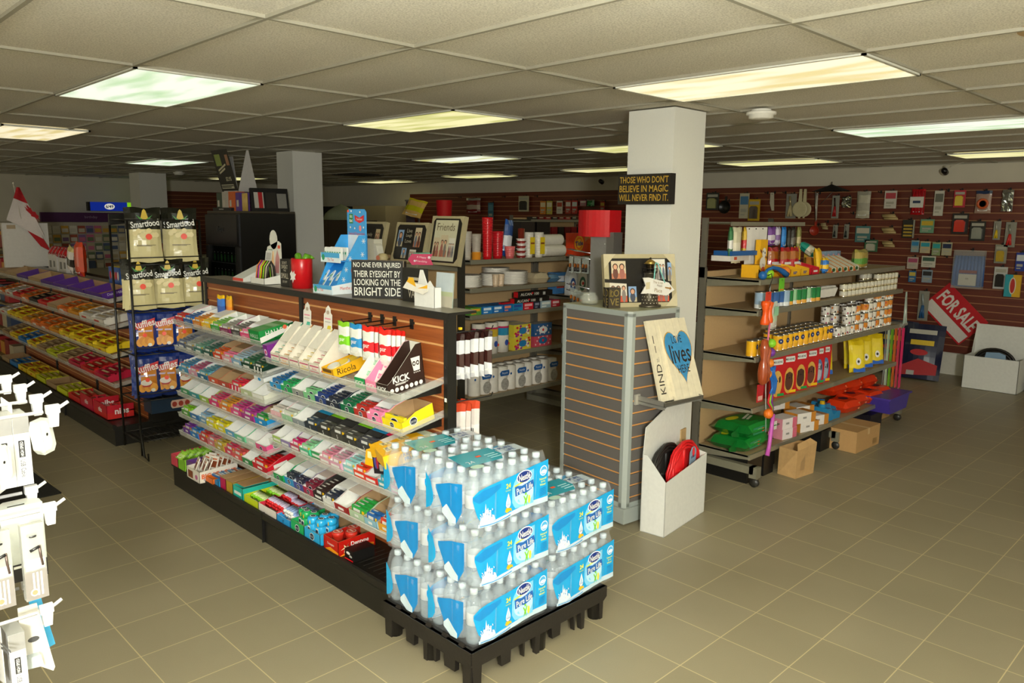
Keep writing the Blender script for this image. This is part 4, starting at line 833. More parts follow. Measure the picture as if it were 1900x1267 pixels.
# white carton with the coiled cords beside the tower
bX, bY, bA = 3.483, 2.322, .12
t = root('cord_carton', 'tall white slant cut carton on the floor beside the tower', 'carton', (bX, bY, 0), bA)
m_cb = M('dcdcd6', .65); w_, d_ = .515, .15
B = MB(); B.ext([(0, 0), (w_, 0), (w_, .37), (0, .315)], 'y', 0, .004, m_cb); B.ext([(0, 0), (d_, 0), (d_, .45), (d_*.8, .45), (0, .315)], 'x', 0, .004, m_cb); B.ext([(0, 0), (d_, 0), (d_, .40), (0, .37)], 'x', w_-.004, w_, m_cb)
B.box(0, w_, d_-.004, d_, 0, .45, m_cb); B.box(0, w_, 0, d_, 0, .004, m_cb); part('tray', B, t)
B = MB(); B.ext([(0, .44), (w_*.92, .45), (w_*.97, .68), (w_*.80, .72), (.02, .60)], 'y', d_-.005, d_, m_cb); B.box(w_*.86, w_*.99, d_-.012, d_-.004, .40, .50, M('b99a6a', .7)); part('back_flap', B, t)
def coil(c, lab, u, v, z, r):
    T = root('cord_coil', lab, 'cord coil', (bX+u*cos(bA)-v*sin(bA), bY+u*sin(bA)+v*cos(bA), z), bA)
    B = MB()
    for q in range(6):
        R_ = r-.009*q; B.tube([(R_*cos(a*pi/16), (q % 2)*.016+.004*sin(a*1.7+q), R_*sin(a*pi/16)) for a in range(33)], .009, M(c, .45), 6)
    B.lathe([(.0, 0), (r*.70, 0), (r*.70, .02), (0, .02)], M(c, .5), 24) if False else None
    part('cord', B, T)
    for q in range(3): pass
    B = MB(); B.tube([(0, .010, 0), (0, .011, r)], .012, M(c, .5)); B.tube([(-.05, .012, .02), (.0, .010, .0), (.05, .012, .02)], .012, M(c, .5)); B.T = Matrix.Translation((0, .008, 0)) @ Matrix.Rotation(pi/2, 4, 'X'); B.lathe([(0, 0), (r*.72, 0), (r*.72, -.01), (0, -.01)], M(c, .5), 24); part('hub', B, T)
    return T
coil('1c1a18', 'coiled black cord standing behind the red one in the white carton', .21, .105, .285, .185)
T = coil('d8161c', 'coiled bright red cord with a pale blue card in the white carton', .315, .045, .285, .19)
B = MB(); B.ext([(.03, -.02), (.11, -.01), (.115, .12), (.09, .145), (.06, .145), (.035, .115)], 'y', -.016, -.013, M('8aa6bc', .4)); B.rect(.045, .10, .03, .04, 'e8ecee', o=-.0168); B.rect(.045, .10, .01, .02, 'd8dce0', o=-.0168); B.text('Extension Cord', .073, .085, .012, '2a4a7a', o=-.0168, maxw=.06)
B.tube([(.07, -.018, .14), (.06, -.022, .11), (.065, -.02, .09), (.075, -.022, .11), (.075, -.018, .14)], .004, 'red'); B.ell(.06, 0, .02, .012, 'c8b890', o=-.0168); part('product_card', B, T, label='pale blue cardboard product card')
# sign on the pillar
B = MB(); B.box(0, .385, 0, .045, 0, .178, M('17130f', .55, noise=.2)); B.box(.004, .381, -.001, .01, .004, .174, M('211b12', .5, noise=.2))
for q, s_ in enumerate(("THOSE WHO DON'T", 'BELIEVE IN MAGIC', 'WILL NEVER FIND IT.')): B.text(s_, .19, .145-.053*q, .040, 'b8922c', o=-.002, width=[.355, .355, .36][q], bold=.012)
solo('block_sign', B, "black block sign with gold capitals THOSE WHO DON'T BELIEVE IN MAGIC on nearest pillar", 'sign', (3.884, 3.03, 1.835), NX)
# battery rack with red header, behind the tower
t = root('battery_rack', 'grey metal battery stand with a red curved header left of the nearest pillar', 'display rack', (4.02, 3.28, 0), NX)
B = MB(); B.ext([(-.13+.26*k/10, -.06-.05*sin(pi*k/10)) for k in range(11)]+[(.13, .06), (-.13, .06)], 'z', 1.63, 1.80, M('c8101a', .25)); B.text('S', -.125, 1.72, .07, 'e8b0b0', 'l', -.132); part('header', B, t)
B = MB(); B.box(-.03, .10, -.05, -.02, .02, 1.66, M('8c8a86', .35, .3)); B.box(.10, .16, -.05, .04, .02, 1.66, M('6e6a64', .4, .3)); B.ell(.09, 1.585, .003, .004, 'wht', o=-.0515); part('post', B, t)
B = MB(); B.box(-.2, .2, -.2, .2, 0, .02, M('5a5650', .4, .5)); part('base', B, t)
for z_ in (1.52, 1.48, 1.285, 1.245, 1.06, 1.02):
    B = MB()
    for q in (0, .03): B.tube([(-.02, -.045, z_), (-.15, -.06+q, z_+.012), (-.24, -.04+q, z_+.022)], .0035, M('c8ccd0', .25, .9))
    part('wire_hook', B, t)
P = MB(); P.lathe([(0, 0), (.0085, 0), (.0085, .028)], M('26221e', .3), 10); P.lathe([(.0085, .028), (.0085, .05), (.004, .05), (.004, .053), (0, .053)], M('c8783c', .25, .9), 10); P.box(-.016, .016, .008, .010, -.01, .10, M('b8c0b8', .15, alpha=.35, noise=0))
me = P.mesh('battery')
for k in range(5): solo('battery', me, 'copper topped battery hanging in the upper row of the battery stand', 'battery', (3.96+.01*(k % 2), 3.335+.035*k, 1.395), NX, group='upper row of batteries')
for k in range(5): solo('battery', me, 'copper topped battery hanging in the lower row of the battery stand', 'battery', (3.95, 3.33+.03*k, 1.165-.008*(4-k)+.02), NX, group='lower row of batteries')
# ------------------------------------------------------------------ beige gondolas facing -y
m_beige = M('c9a878', .6, noise=.05, nscale=60); m_gs = M('86826f', .4, .25); m_gl = M('8f8b78', .35, .3); m_shelf = M('a58d66', .6)
def gondola(label, secs, yf, yb, zs, top, casters=True, endbr=True, z_top_shelf=None, ztop=1.56, double=False, group=None):
    """secs: list of (x0, x1); zs: list per section of shelf front heights"""
    t = root('gondola_shelving', label, 'shelving unit', (secs[0][0], yb, 0), group=group)
    X0, X1 = secs[0][0], secs[-1][1]; ox, oy = X0, yb
    B = MB(); B.box(0, X1-X0, 0, .03, .17, ztop, m_beige)
    part('back_panel', B, t)
    for x_ in [s[0] for s in secs]+[X1]:
        B = MB(); B.box(x_-ox-.011, x_-ox+.011, -.018, .03, .08, ztop+.03, M('777264', .4, .3))
        for k in range(14): B.box(x_-ox-.003, x_-ox+.003, -.0225, -.022, .25+.09*k, .27+.09*k, 'blk')
        part('upright', B, t)
    for (x0, x1), zz in zip(secs, zs):
        for k, z in enumerate(zz):
            B = MB(); a, b_ = x0-ox+.004, x1-ox-.004; d = yf-oy
            B.box(a, b_, d, -.022, z-.012, z, m_shelf); B.box(a, b_, d-.012, d, z-.030, z+.004, m_gl)
            for q in (a, b_-.004): B.ext([(d, z-.028), (d, z+.002), (-.022, z+.004), (-.022, z-.062)], 'x', q, q+.004, m_gs)
            part('shelf', B, t)
        if casters: pass
    if casters:
        for x_ in [s[0] for s in secs]+[X1]:
            B = MB(); q = x_-ox; B.box(q-.03, q+.03, yf-oy-.06, -.0, .09, .14, m_gs); B.box(q-.03, q+.03, yf-oy-.085, yf-oy-.03, .065, .14, m_gs); f = part('foot', B, t)
            B = MB(); B.box(-.008, .008, -.02, .02, .02, .075, M('8a8478', .3, .7)); B.T = Matrix.Translation((-.012, 0, .031)) @ Matrix.Rotation(pi/2, 4, 'Y'); B.lathe([(.0, 0), (.031, 0), (.031, .024), (0, .024)], M('2a2824', .4), 16)
            part('caster', B, f, (x_-ox, yf-oy-.058, 0))
    return t, ox, oy
PF, PBK = 2.45, 2.85
pz = [[1.365, 1.165, .86, .52, .20]]*2
gt, ox, oy = gondola('long beige pet supplies shelving with grey shelves right of the nearest pillar', [(4.62, 5.89), (5.89, 7.17)], PF, PBK, pz, 1.75, ztop=1.40)
# upper hanging bar shelf over the left bay
B = MB(); B.box(.0, 1.05, -.18, .0, 1.718, 1.728, M('5a5442', .4, .3)); B.box(0, 1.05, -.19, -.18, 1.708, 1.735, m_gl)
for k in range(14): B.box(.02+.075*k, .025+.075*k, -.18, 0, 1.728, 1.733, m_gs)
part('top_shelf', B, gt)
B = MB(); B.box(-.011, .011, -.01, .03, 1.36, 1.76, M('777264', .4, .3)); part('upright', B, gt)
B = MB(); B.box(.9, .93, 0.0, .03, 1.4, 1.76, M('4a463c', .4, .4)); part('upright', B, gt)

def can_mesh(r, h, c, c2, word=None, top='b8bab4', seg=14, spots=None):
    B = MB(); B.lathe([(0, 0), (r, 0), (r, .004), (r*.985, .006), (r*.985, h*.28), (r*.985, h-.006), (r, h-.004), (r, h), (r*.9, h), (r*.88, h-.003), (0, h-.003)], M(c, .3), seg, ms=[M(top, .2, .9)]*3+[M(c2, .3), M(c, .3)]+[M(top, .18, .9)]*5)
    if word: B.ell(0, h*.62, r*.55, h*.16, '1a2c6a', 'f', -r*1.0-.001); B.text(word, 0, h*.62, h*.12, 'wht', 'f', -r*1.0-.002, maxw=r)
    if spots:
        for k in range(10):
            a = 2*pi*k/10; B.T = Matrix.Rotation(a, 4, 'Z'); B.ell(0, h*(.3+.4*((k*7) % 3)/2), r*.2, h*.12, spots[k % len(spots)], 'f', -r-.0006, 7)
        B.T = I4
    return B.mesh('can')
def place_row(name, me, cat, label, group, xs_, y, z, rz=0, jit=.003, shuffle=True):
    L = []
    for k, x_ in enumerate(xs_):
        L.append(solo(name, me, label, cat, (x_+random.uniform(-jit, jit), y+random.uniform(-jit, jit), z), rz+(random.uniform(-.5, .5) if shuffle else 0), group=group))
    return L
def fr(x0, x1, n): return [x0+(x1-x0)*(k+.5)/n for k in range(n)]
SZ = pz[0]
# --- shelf 3 (yellow cans, front row and rows behind), patterned cans
yc = can_mesh(.036, .11, 'f0b41e', 'e8a818', 'P')
S3 = SZ[2]+.001
place_row('food_can', yc, 'food can', 'yellow dog food can in the front row of the middle pet shelf', 'front row of yellow cans', [4.66, 4.74, 4.83], PF+.04, S3)
place_row('food_can', yc, 'food can', 'yellow dog food can in the front row of the middle pet shelf', 'front row of yellow cans', [5.02+.08*k for k in range(11)], PF+.045, S3)
place_row('food_can', yc, 'food can', 'yellow dog food can standing in the second row of the middle pet shelf', 'second row of yellow cans', [5.05+.08*k for k in range(11)], PF+.125, S3)
place_row('food_can', yc, 'food can', 'yellow dog food can standing in the third row of the middle pet shelf', 'third row of yellow cans', [5.22+.08*k for k in range(9)], PF+.205, S3)
pc1 = can_mesh(.036, .075, 'e6e0d4', 'd6cdb8', None, spots=['e8862a', '3a3028', 'd8442a', '8a4a9a']); pc2 = can_mesh(.036, .075, 'e8e4dc', 'c8c0b4', None, spots=['4a4440', 'a03a5a', 'e6b83a', '6a6660']); pc3 = can_mesh(.036, .075, 'e08a2a', 'e8e0d0', None, spots=['wht', 'e8862a', 'c84a2a'])
hts = [1, 3, 3, 3, 2, 3, 3, 4, 4, 4, 4, 4]
for k, x_ in enumerate([5.98+.085*k for k in range(13)]):
    h = ([1, 1, 3, 3, 3, 2, 3, 4, 3, 4, 4, 4, 4])[k]; me = [pc2, pc1, pc2, pc1, pc3, pc2, pc3, pc1, pc1, pc3, pc1, pc3, pc3][k]
    for j in range(h): place_row('food_can', me, 'food can', f'patterned small cat food can in the {ORD[k]} front stack right of the yellow cans', f'patterned cans, {ORD[k]} stack', [x_], PF+.045, S3+.0755*j)
for k, x_ in enumerate([6.0+.16*k for k in range(7)]):
    for j in range(3+(k % 2)): place_row('food_can', [pc2, pc1][k % 2], 'food can', 'patterned small cat food can in the rear stacks of the middle pet shelf', 'patterned cans at the back', [x_], PF+.15, S3+.0755*j)
# --- shelf 2
S2 = SZ[1]+.001
blc = can_mesh(.040, .11, '2a5a9a', 'd8dce0', None); gnc = can_mesh(.038, .11, '0f7a3a', 'e8a83a', None); gln = can_mesh(.030, .115, '9acb9a', 'e8e8dc', None); lbc = can_mesh(.042, .115, '9ab4cc', 'e0e4e4', None)
solo('food_can', lbc, 'large pale blue pet food can at the left end of the second pet shelf', 'food can', (4.78, PF+.06, S2))
place_row('food_can', blc, 'food can', 'dark blue pet food can near the left of the second pet shelf', 'dark blue cans', [4.87, 4.96, 5.03], PF+.06, S2)
solo('food_can', lbc, 'pale blue pet food can between the dark blue and green cans', 'food can', (5.07, PF+.045, S2))
for k, (x_, me) in enumerate(((5.14, gnc), (5.21, gln), (5.27, gnc), (5.35, gnc), (5.43, gln), (5.50, gnc), (5.57, gnc))):
    lb = 'deep green pet food can with orange foot band on the second pet shelf' if me is gnc else 'light green slim pet food can among the deep green ones'
    solo('food_can', me, lb, 'food can', (x_, PF+.05, S2), group='green cans on the second pet shelf' if me is gnc else 'light green cans')
TRY = MB(); TRY.ext([(-.035, 0), (.035, 0), (.045, .035), (-.045, .035)], 'x', 0, .1, M('d8d4cc', .3), M('4a4440', .3)); TRY.rect(-.03, .03, .004, .03, '2a7a6a', 'l', -.001)
trm = MB(); trm.T = Matrix.Rotation(-1.2, 4, 'X'); trm.box(-.045, .045, -.035, .035, 0, .028, M('e2ded4', .3), top=M('3a3430', .3)); trm.ell(0, 0, .025, .018, 'c8a878', 't', .0288); trm.box(-.05, .05, -.04, .04, .028, .030, M('cfccc4', .3), top=M('4a3c38', .3)); trm = trm.mesh('tray')
for k in range(8): solo('food_tray', trm, 'small foil pet food tray standing on edge between green and white cans', 'food tray', (5.64+.04*k, PF+.06+.02*(k % 2), S2+.045), -.35, group='foil trays on the second pet shelf')
wc = can_mesh(.033, .05, 'd9d4c2', 'c9b89a', None, 'd8cfa8')
for k, x_ in enumerate(fr(6.02, 7.12, 15)):
    h = 3 if k > 8 else 2
    for j in range(h if k else 2): place_row('food_can', wc, 'food can', f'small white cat food can in the {ORD[k]} white stack on the second pet shelf', f'white cans, {ORD[k]} stack', [x_], PF+.045, S2+.0505*j)
for k, x_ in enumerate(fr(6.6, 7.1, 6)):
    for j in range(3): place_row('food_can', wc, 'food can', 'small white cat food can in the rear stacks of the second pet shelf', 'white cans at the back', [x_], PF+.13, S2+.0505*j)
# --- shelf 1 top
S1 = SZ[0]+.001
def simplebox(w, d, h, c, deco=None, top=None, side=None):
    B = MB(); B.box(0, w, 0, d, 0, h, M(c, .42), top=M(top, .45) if top else None, left=M(side, .45) if side else None, right=M(side, .45) if side else None)
    if deco: deco(B)
    return B
def dogs(B, w, h, body='c88a4a', o=-.001, ear='7a4a22', z0=.1):
    B.ell(w*.5, h*.38, w*.26, h*.26, body, o=o); B.ell(w*.5, h*.55, w*.20, h*.13, body, o=o*1.4); B.ell(w*.33, h*.54, w*.06, h*.10, ear, o=o*1.6); B.ell(w*.67, h*.54, w*.06, h*.10, ear, o=o*1.6)
    B.ell(w*.43, h*.57, w*.022, h*.012, 'blk', o=o*2); B.ell(w*.57, h*.57, w*.022, h*.012, 'blk', o=o*2); B.ell(w*.5, h*.50, w*.05, h*.025, 'blk', o=o*2)
def deco(B): B.ell(.06, .10, .05, .04, 'f6efe0'); B.dpoly([(.0, .06), (.05, .04), (.04, .0), (.0, .0)], '2a2218', o=-.0008); B.ell(.07, .05, .03, .025, 'c84a2a', o=-.0008); B.text('Pup', .07, .085, .02, 'drd', o=-.0012)
for k, (x_, c, cn, w_, h_, rz_) in enumerate(((4.80, 'f0b21a', 'yellow', .15, .085, .1), (4.98, 'e8a81a', 'amber', .13, .075, -.05))):
    solo('treat_box', simplebox(w_, .12, h_, c, deco if k == 0 else (lambda B: B.text('TREATS', .06, .04, .02, 'drd', o=-.001, maxw=.1))), f'{cn} dog treat box lying at the left of the top pet shelf', 'treat box', (x_, PF+.10, S1), rz_)
solo('treat_box', simplebox(.11, .035, .25, 'f2b61a', lambda B: (B.dpoly([(.0, .19), (.11, .13), (.11, .115), (.0, .17)], '8a4a1a'), B.ell(.06, .16, .03, .035, 'f4efe4', o=-.001), B.ell(.07, .16, .006, .008, 'blk', o=-.002), B.ell(.045, .17, .005, .007, 'blk', o=-.002), B.text('Bits', .045, .06, .035, '3a2a1a', o=-.001))), 'tall yellow dog treat box with a spotted dog face standing on the top pet shelf', 'treat box', (4.94, PF+.17, S1), .05)
def ballm(r, c): B = MB(); B.lathe([(r*sin(pi*k/10)+.0001, r-r*cos(pi*k/10)) for k in range(11)], M(c, .4), 16); return B
solo('toy_ball', ballm(.038, 'f08424'), 'orange ball at the front of the top pet shelf', 'ball', (5.03, PF+.03, S1))
solo('toy_ball', ballm(.033, '9ad42a'), 'lime green ball at the front of the top pet shelf', 'ball', (4.82, PF+.035, S1))
B = MB(); B.lathe([(.028*sin(pi*k/8)+.0001, .028-.028*cos(pi*k/8)) for k in range(9)], M('1a62a8', .35), 14)
B.tube([(.02, 0, .035), (.06, 0, .062), (.12, -.005, .075), (.18, -.01, .065), (.24, -.015, .045), (.29, -.02, .02)], [.01, .01, .012, .015, .019, .021], M('1a62a8', .35), 10)
solo('ball_launcher', B, 'blue curved plastic ball launcher lying along the front of the top pet shelf', 'dog toy', (4.70, PF+.015, S1+.0))
def tray2(w, d, hf, hb, c, word, wc='blu'): return open_carton(w, d, hf, hb, c, 'd8cdb8', word, wc)
for k, (x_, w_) in enumerate(((5.10, .13), (5.25, .13), (5.42, .12))):
    solo('treat_tray', tray2(w_, .14, .05, .08, ['f2b61a', 'f4b81c', 'c8162a'][k], ['Treat', 'Treat', 'BONE'][k], ['1f4a9a', '1f4a9a', 'wht'][k]), f'{["amber", "yellow", "red"][k]} open treat tray on the top pet shelf, {ORD[k]} from the left', 'treat tray', (x_, PF+.02, S1))
rb = bag_mesh(.12, .19, 'a81018', 'b81420', 'BONE', 'wht', .05, 'a8601e', seg=8).mesh('bag'); yb_ = bag_mesh(.11, .18, 'f4c21a', 'f4c81e', 'Dog', '1f4a9a', .05, 'f0b818', seg=8).mesh('bag'); tb_ = bag_mesh(.16, .2, '1a9a8a', 'e8e0c8', None, 'wht', .07, '14907c', seg=8).mesh('bag')
for k, (x_, dy) in enumerate(((5.28, .16), (5.40, .15), (5.22, .22))): solo('treat_bag', rb, 'red dog treat bag standing on the top pet shelf, '+['middle of three', 'right of three', 'rearmost of three'][k], 'treat bag', (x_, PF+dy, S1+.192), random.uniform(-.2, .2), group='red treat bags')
for k, (x_, dy, h) in enumerate(((5.58, .22, .19), (5.66, .10, .18))): solo('treat_bag', yb_, ['yellow dog treat bag behind, right of the red bags', 'yellow dog treat bag leaning forward right of the red bags'][k], 'treat bag', (x_, PF+dy, S1+h), .1, -.15*k)
solo('treat_bag', tb_, 'teal and white bag lying on top of the treat boxes on the top pet shelf', 'treat bag', (5.84, PF+.33, S1+.21), .2, -1.0)
solo('treat_bag', bag_mesh(.08, .11, 'f6c61c', 'f6c61c', None, 'wht', .05, '1f7ad0', seg=6).mesh('bag'), 'small yellow pouch with blue foot at the front of the top pet shelf', 'treat bag', (5.66, PF+.035, S1+.112), 0)
for k in range(6):
    solo('treat_box', simplebox(.075, .05, .14, ['8aa0b8', 'c8a030'][k < 2], lambda B: (B.rect(.01, .065, .02, .06, 'f0ece0'), B.ell(.037, .1, .02, .02, 'e89aa8'), B.text('pet', .037, .04, .02, '1f3a7a', o=-.001))), ['olive yellow upright pet treat box behind the sloped cartons', 'grey blue upright pet treat box behind the sloped cartons'][k >= 2], 'treat box', (5.86+.095*k, PF+.24, S1+.0), 0, group=['olive treat boxes', 'grey blue treat boxes'][k >= 2])
for k in range(5):
    B = MB(); B.ext([(0, 0), (.2, 0), (.2, .11), (.16, .11), (0, .035)], 'x', 0, .075, M('c07a2a', .5), M('e6ddc8', .5)); B.ell(.035, .02, .028, .014, '2a5a2a'); B.rect(0, .02, 0, .015, 'red'); B.rect(.0, .012, .0, .11, 'wht', 't', .0); B.ext([(.0, .0), (.012, .0), (.2, .09), (.2, .11), (.16, .11), (0, .036)], 'x', .0755, .078, M('e6ddc8', .5))
    solo('treat_carton', B, 'sloped brown and white treat carton in the row of five on the top pet shelf', 'treat carton', (5.74+.105*k, PF+.015, S1), 0, group='row of sloped treat cartons')
solo('treat_bag', bag_mesh(.24, .16, 'a89a4a', '5a9a3a', None, 'wht', .09, 'b09a4a', seg=8).mesh('bag'), 'olive and green plump bag at the right of the sloped treat cartons', 'treat bag', (6.46, PF+.10, S1+.155), 0)
solo('treat_box', simplebox(.30, .14, .035, 'dcd6cc', lambda B: B.rect(.05, .09, .008, .028, 'c84a2a')), 'flat white box with an orange stamp at the back left of the top pet shelf', 'box', (4.64, PF+.22, S1+.11), .05)
solo('treat_box', simplebox(.30, .15, .030, '1f5a9a'), 'flat blue box at the back left of the top pet shelf', 'box', (4.66, PF+.22, S1+.146), -.1)
# hang items below the upper shelf
def strip_card(w, h, c, c2, word=None):
    B = MB(); B.box(-w/2, w/2, 0, .003, -h, 0, M(c, .5)); B.rect(-w*.4, w*.4, -h*.95, -h*.85, c2); B.ell(0, -.012, .005, .005, 'blk', o=-.0012, n=8)
    return B
for k in range(6): solo('hanging_card', strip_card(.045, .29, 'cdc8be', 'd0cabc'), 'long pale grey card hanging in a row below the upper bar of the pet shelving', 'hanging card', (4.90+.047*k, PBK-.16+.012*(k % 2), 1.70), -.7+.03*k, 0, group='long pale cards')
for k, (x_, w_, h_, c, c2, cn) in enumerate(((4.68, .05, .2, '3a7a4a', 'wht', 'green and clear'), (4.76, .10, .24, 'd8d0b0', 'e8e0c8', 'cream plush filled'), (4.86, .035, .2, 'd8b02a', 'red', 'narrow yellow'), (5.24, .10, .13, '7a4a9a', 'd8d0dc', 'purple and white'), (5.33, .08, .13, 'd0c8d8', '8a6aa8', 'white and purple'), (5.42, .055, .15, '1f7ac8', '2a8ad8', 'bright blue'), (5.50, .05, .18, '1a1a18', '3a3a36', 'black'), (5.57, .05, .18, '24221e', '6a6458', 'dark leash'), (5.66, .07, .17, '8a8a4a', 'c8b88a', 'olive'))):
    solo('hanging_pack', bag_mesh(w_, h_, c, c2, None, 'wht', .03, c, seg=4).mesh('pack'), f'{cn} pack hanging under the upper bar of the pet shelving', 'hanging pack', (x_, PBK-.15, 1.70), .1*(-1)**k)
# --- shelf 4: bone boxes and yellow litter pouches
S4 = SZ[3]+.001
for k, (x_, body) in enumerate(((4.97, 'd9a85a'), (5.15, '5a3020'), (5.33, '4a2a20'), (5.50, '6a3828'), (5.66, 'b8bcc8'), (5.77, '9aa8b8'))):
    w_ = .155 if k < 4 else .12
    def deco(B, w=w_, c=body, k=k):
        B.dpoly([(w*.2, .235), (w*.8, .235), (w*.84, .25), (w*.8, .275), (w*.2, .275), (w*.16, .25)], 'wht'); B.text('MILK-BONE', w*.5, .255, .016, '1a1410', o=-.001, maxw=w*.56, bold=.02)
        B.ell(w*.5, .10, w*.34, .095, 'd8a84a' if k < 4 else '5a7aa8', o=-.0008); dogs(B, w, .24, c, -.0012, '3a2014')
        B.rect(w*.55, w*.98, .01, .03, ['grn', 'ylw'][k % 2], o=-.003)
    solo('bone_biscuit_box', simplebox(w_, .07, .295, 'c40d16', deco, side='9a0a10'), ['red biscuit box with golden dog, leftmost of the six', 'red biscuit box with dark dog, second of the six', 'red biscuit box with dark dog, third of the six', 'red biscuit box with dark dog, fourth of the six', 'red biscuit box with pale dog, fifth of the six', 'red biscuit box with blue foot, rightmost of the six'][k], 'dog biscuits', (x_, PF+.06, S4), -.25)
lp = bag_mesh(.165, .26, 'f0d020', 'f0d81e', None, 'wht', .07, 'f0d424', stripe='1f5ac0', seg=8); lp.rect(-.06, .06, -.258, -.225, '1f62c8', 'f', -.025); lp.ell(-.02, -.17, .025, .03, 'f4efe6', 'f', -.0405); lp.ell(-.02, -.17, .012, .012, '2a2a24', 'f', -.0415)
lp = lp.mesh('pouch')
for k, (x_, dy) in enumerate(((6.12, .20), (6.42, .06), (6.56, .16), (6.68, .10), (6.80, .18), (6.92, .10), (7.03, .18))):
    solo('food_pouch', lp, f'yellow and blue pet food pouch, {ORD[k]} from the left on the fourth pet shelf', 'food pouch', (x_, PF+dy, S4+.262), -.45, -.15)
# --- shelf 5: green litter bags, wipes packs, blue feeders, orange packs
S5 = SZ[4]+.001
def pillow(w, d, h, c, deco=None, seg=8, c2=None, pinch=.35):
    B = MB(); vs = []; n = seg
    for s_ in (1, -1):
        for j in range(n+1):
            for i in range(n+1):
                a, b_ = i/n, j/n; bu = ((1-abs(2*a-1)**5)**.5)*((1-abs(2*b_-1)**5)**.5)
                vs.append((w*a, d*b_, h/2+s_*h/2*bu+.002*sin(13*a+9*b_)*bu))
    N = (n+1)**2
    for s_ in (0, 1):
        for j in range(n):
            for i in range(n):
                a = s_*N+j*(n+1)+i; q = (a, a+1, a+n+2, a+n+1)
                B.add([vs[k] for k in (q if s_ == 0 else q[::-1])], [(0, 1, 2, 3)], M(c2 if (c2 and i in (0, n-1)) else c, .32, coat=.3), True)
    if deco: deco(B)
    return B
def deco(B):
    B.text('Litter', .24, .15, .05, 'f4f0d8', 't', .103, rot=.3); B.ell(.12, .2, .07, .03, 'e8d820', 't', .102); B.rect(.08, .24, .025, .075, '2a8a5a', 'f', .010); B.rect(.34, .38, .02, .08, 'e8e4d8', 'f', .004)
    B.text('litter', .16, .052, .02, 'dff0d8', 'f', .008)
    B.ell(.20, .05, .02, .014, 'e85a2a', 'f', .006)
for k in range(2):
    t = root('litter_bag', ['green cat litter bag, lower of the two on the bottom pet shelf', 'green cat litter bag, upper of the two on the bottom pet shelf'][k], 'cat litter', (4.60+.02*k, PF+.005, S5+.095*k), .05-.08*k)
    part('bag', pillow(.42, .30, .10, '0e8a30', deco, c2='0b6b26'), t)
    B = MB(); B.ext([(-.07, .03), (.02, .01), (.02, .09), (-.02, .07), (-.075, .05)], 'y', .08, .086, M('0b6b26', .3)); part('seal_flap', B, t)
wp = simplebox(.20, .12, .075, 'ece6e0', lambda B: (B.rect(.15, .2, .0, .075, 'c8832a'), B.text('pads', .08, .04, .02, '9a9490', o=-.001), B.dpoly([(.2, 0), (.2, .0), (.2, .0)], 'wht')), side='c8832a'); wp.rect(.14, .2, 0, .12, 'c8832a', 't', .0755); wp.rect(.0, .13, .03, .1, 'f6f2ec', 't', .0757); wp = wp.mesh('pack')
wk = simplebox(.17, .12, .075, 'efe4e2', lambda B: (B.rect(.12, .17, .0, .075, 'd86a82'), B.text('pads', .06, .04, .02, '9a9490', o=-.001)), side='d88a9a').mesh('pack')
for k, (x_, j) in enumerate(((5.14, 0), (5.13, 1))): solo('pad_pack', wk, ['white and pink pad pack, lower of the pair right of the green bags', 'white and pink pad pack, upper of the pair right of the green bags'][k], 'pad pack', (x_, PF+.02, S5+.077*j), -.15)
for k, (x_, j, dy) in enumerate(((5.42, 0, .02), (5.52, 0, .14), (5.66, 0, .05), (5.36, 1, .02), (5.55, 1, .12), (5.30, 2, .2))):
    solo('pad_pack', wp, f'white and ochre pad pack in the {["lower", "middle", "top"][j]} layer of the ochre pile, {["front left", "rear", "front right", "front", "rear", "single"][k]}', 'pad pack', (x_, PF+dy, S5+.077*j), -.25)
for k in range(2):
    B = MB(); B.ext([(0, 0), (.12, 0), (.11, .06), (.085, .10), (.035, .10), (.01, .06)], 'y', 0, .13, M('2a86b8', .25)); B.lathe([(.03, .10), (.028, .125), (.0, .125)], M('2a86b8', .25), 14, cx=.06, cy=.065); B.ext([(.10, 0), (.24, 0), (.25, .055), (.2, .06), (.16, .035), (.12, .055)], 'y', .01, .13, M('2a86b8', .25)); 
    if k == 0: B.lathe([(.02, .125), (.018, .15), (0, .15)], M('e0b41e', .4), 10, cx=.06, cy=.065)
    solo('pet_feeder', B, ['blue plastic pet feeder with a yellow cap on the bottom pet shelf', 'second blue plastic pet feeder just right of the capped one'][k], 'pet feeder', (5.86+.16*k, PF+.03+.08*k, S5), -.1)
op = pillow(.26, .2, .105, 'e23a10', lambda B: (B.ell(.12, .1, .05, .035, '1c2440', 't', .107), B.text('DRY', .08, .05, .03, 'f0c0a0', 'f', .01), B.ell(.22, .05, .02, .03, 'f08a5a', 'f', .012)), 7).mesh('pack')
for k, (x_, j, dy) in enumerate(((6.2, 0, .0), (6.45, 0, .04), (6.70, 0, .0), (6.93, 0, .02), (6.30, 1, .16), (6.55, 1, .13), (6.85, 1, .12))):
    solo('diaper_pack', op, f'orange plastic wrapped pack, {["front row first", "front row second", "front row third", "front row fourth", "upper row first", "upper row second", "upper row third"][k]} from the left, bottom pet shelf', 'wrapped pack', (x_, PF+.01+dy, S5+.10*j), -.12)
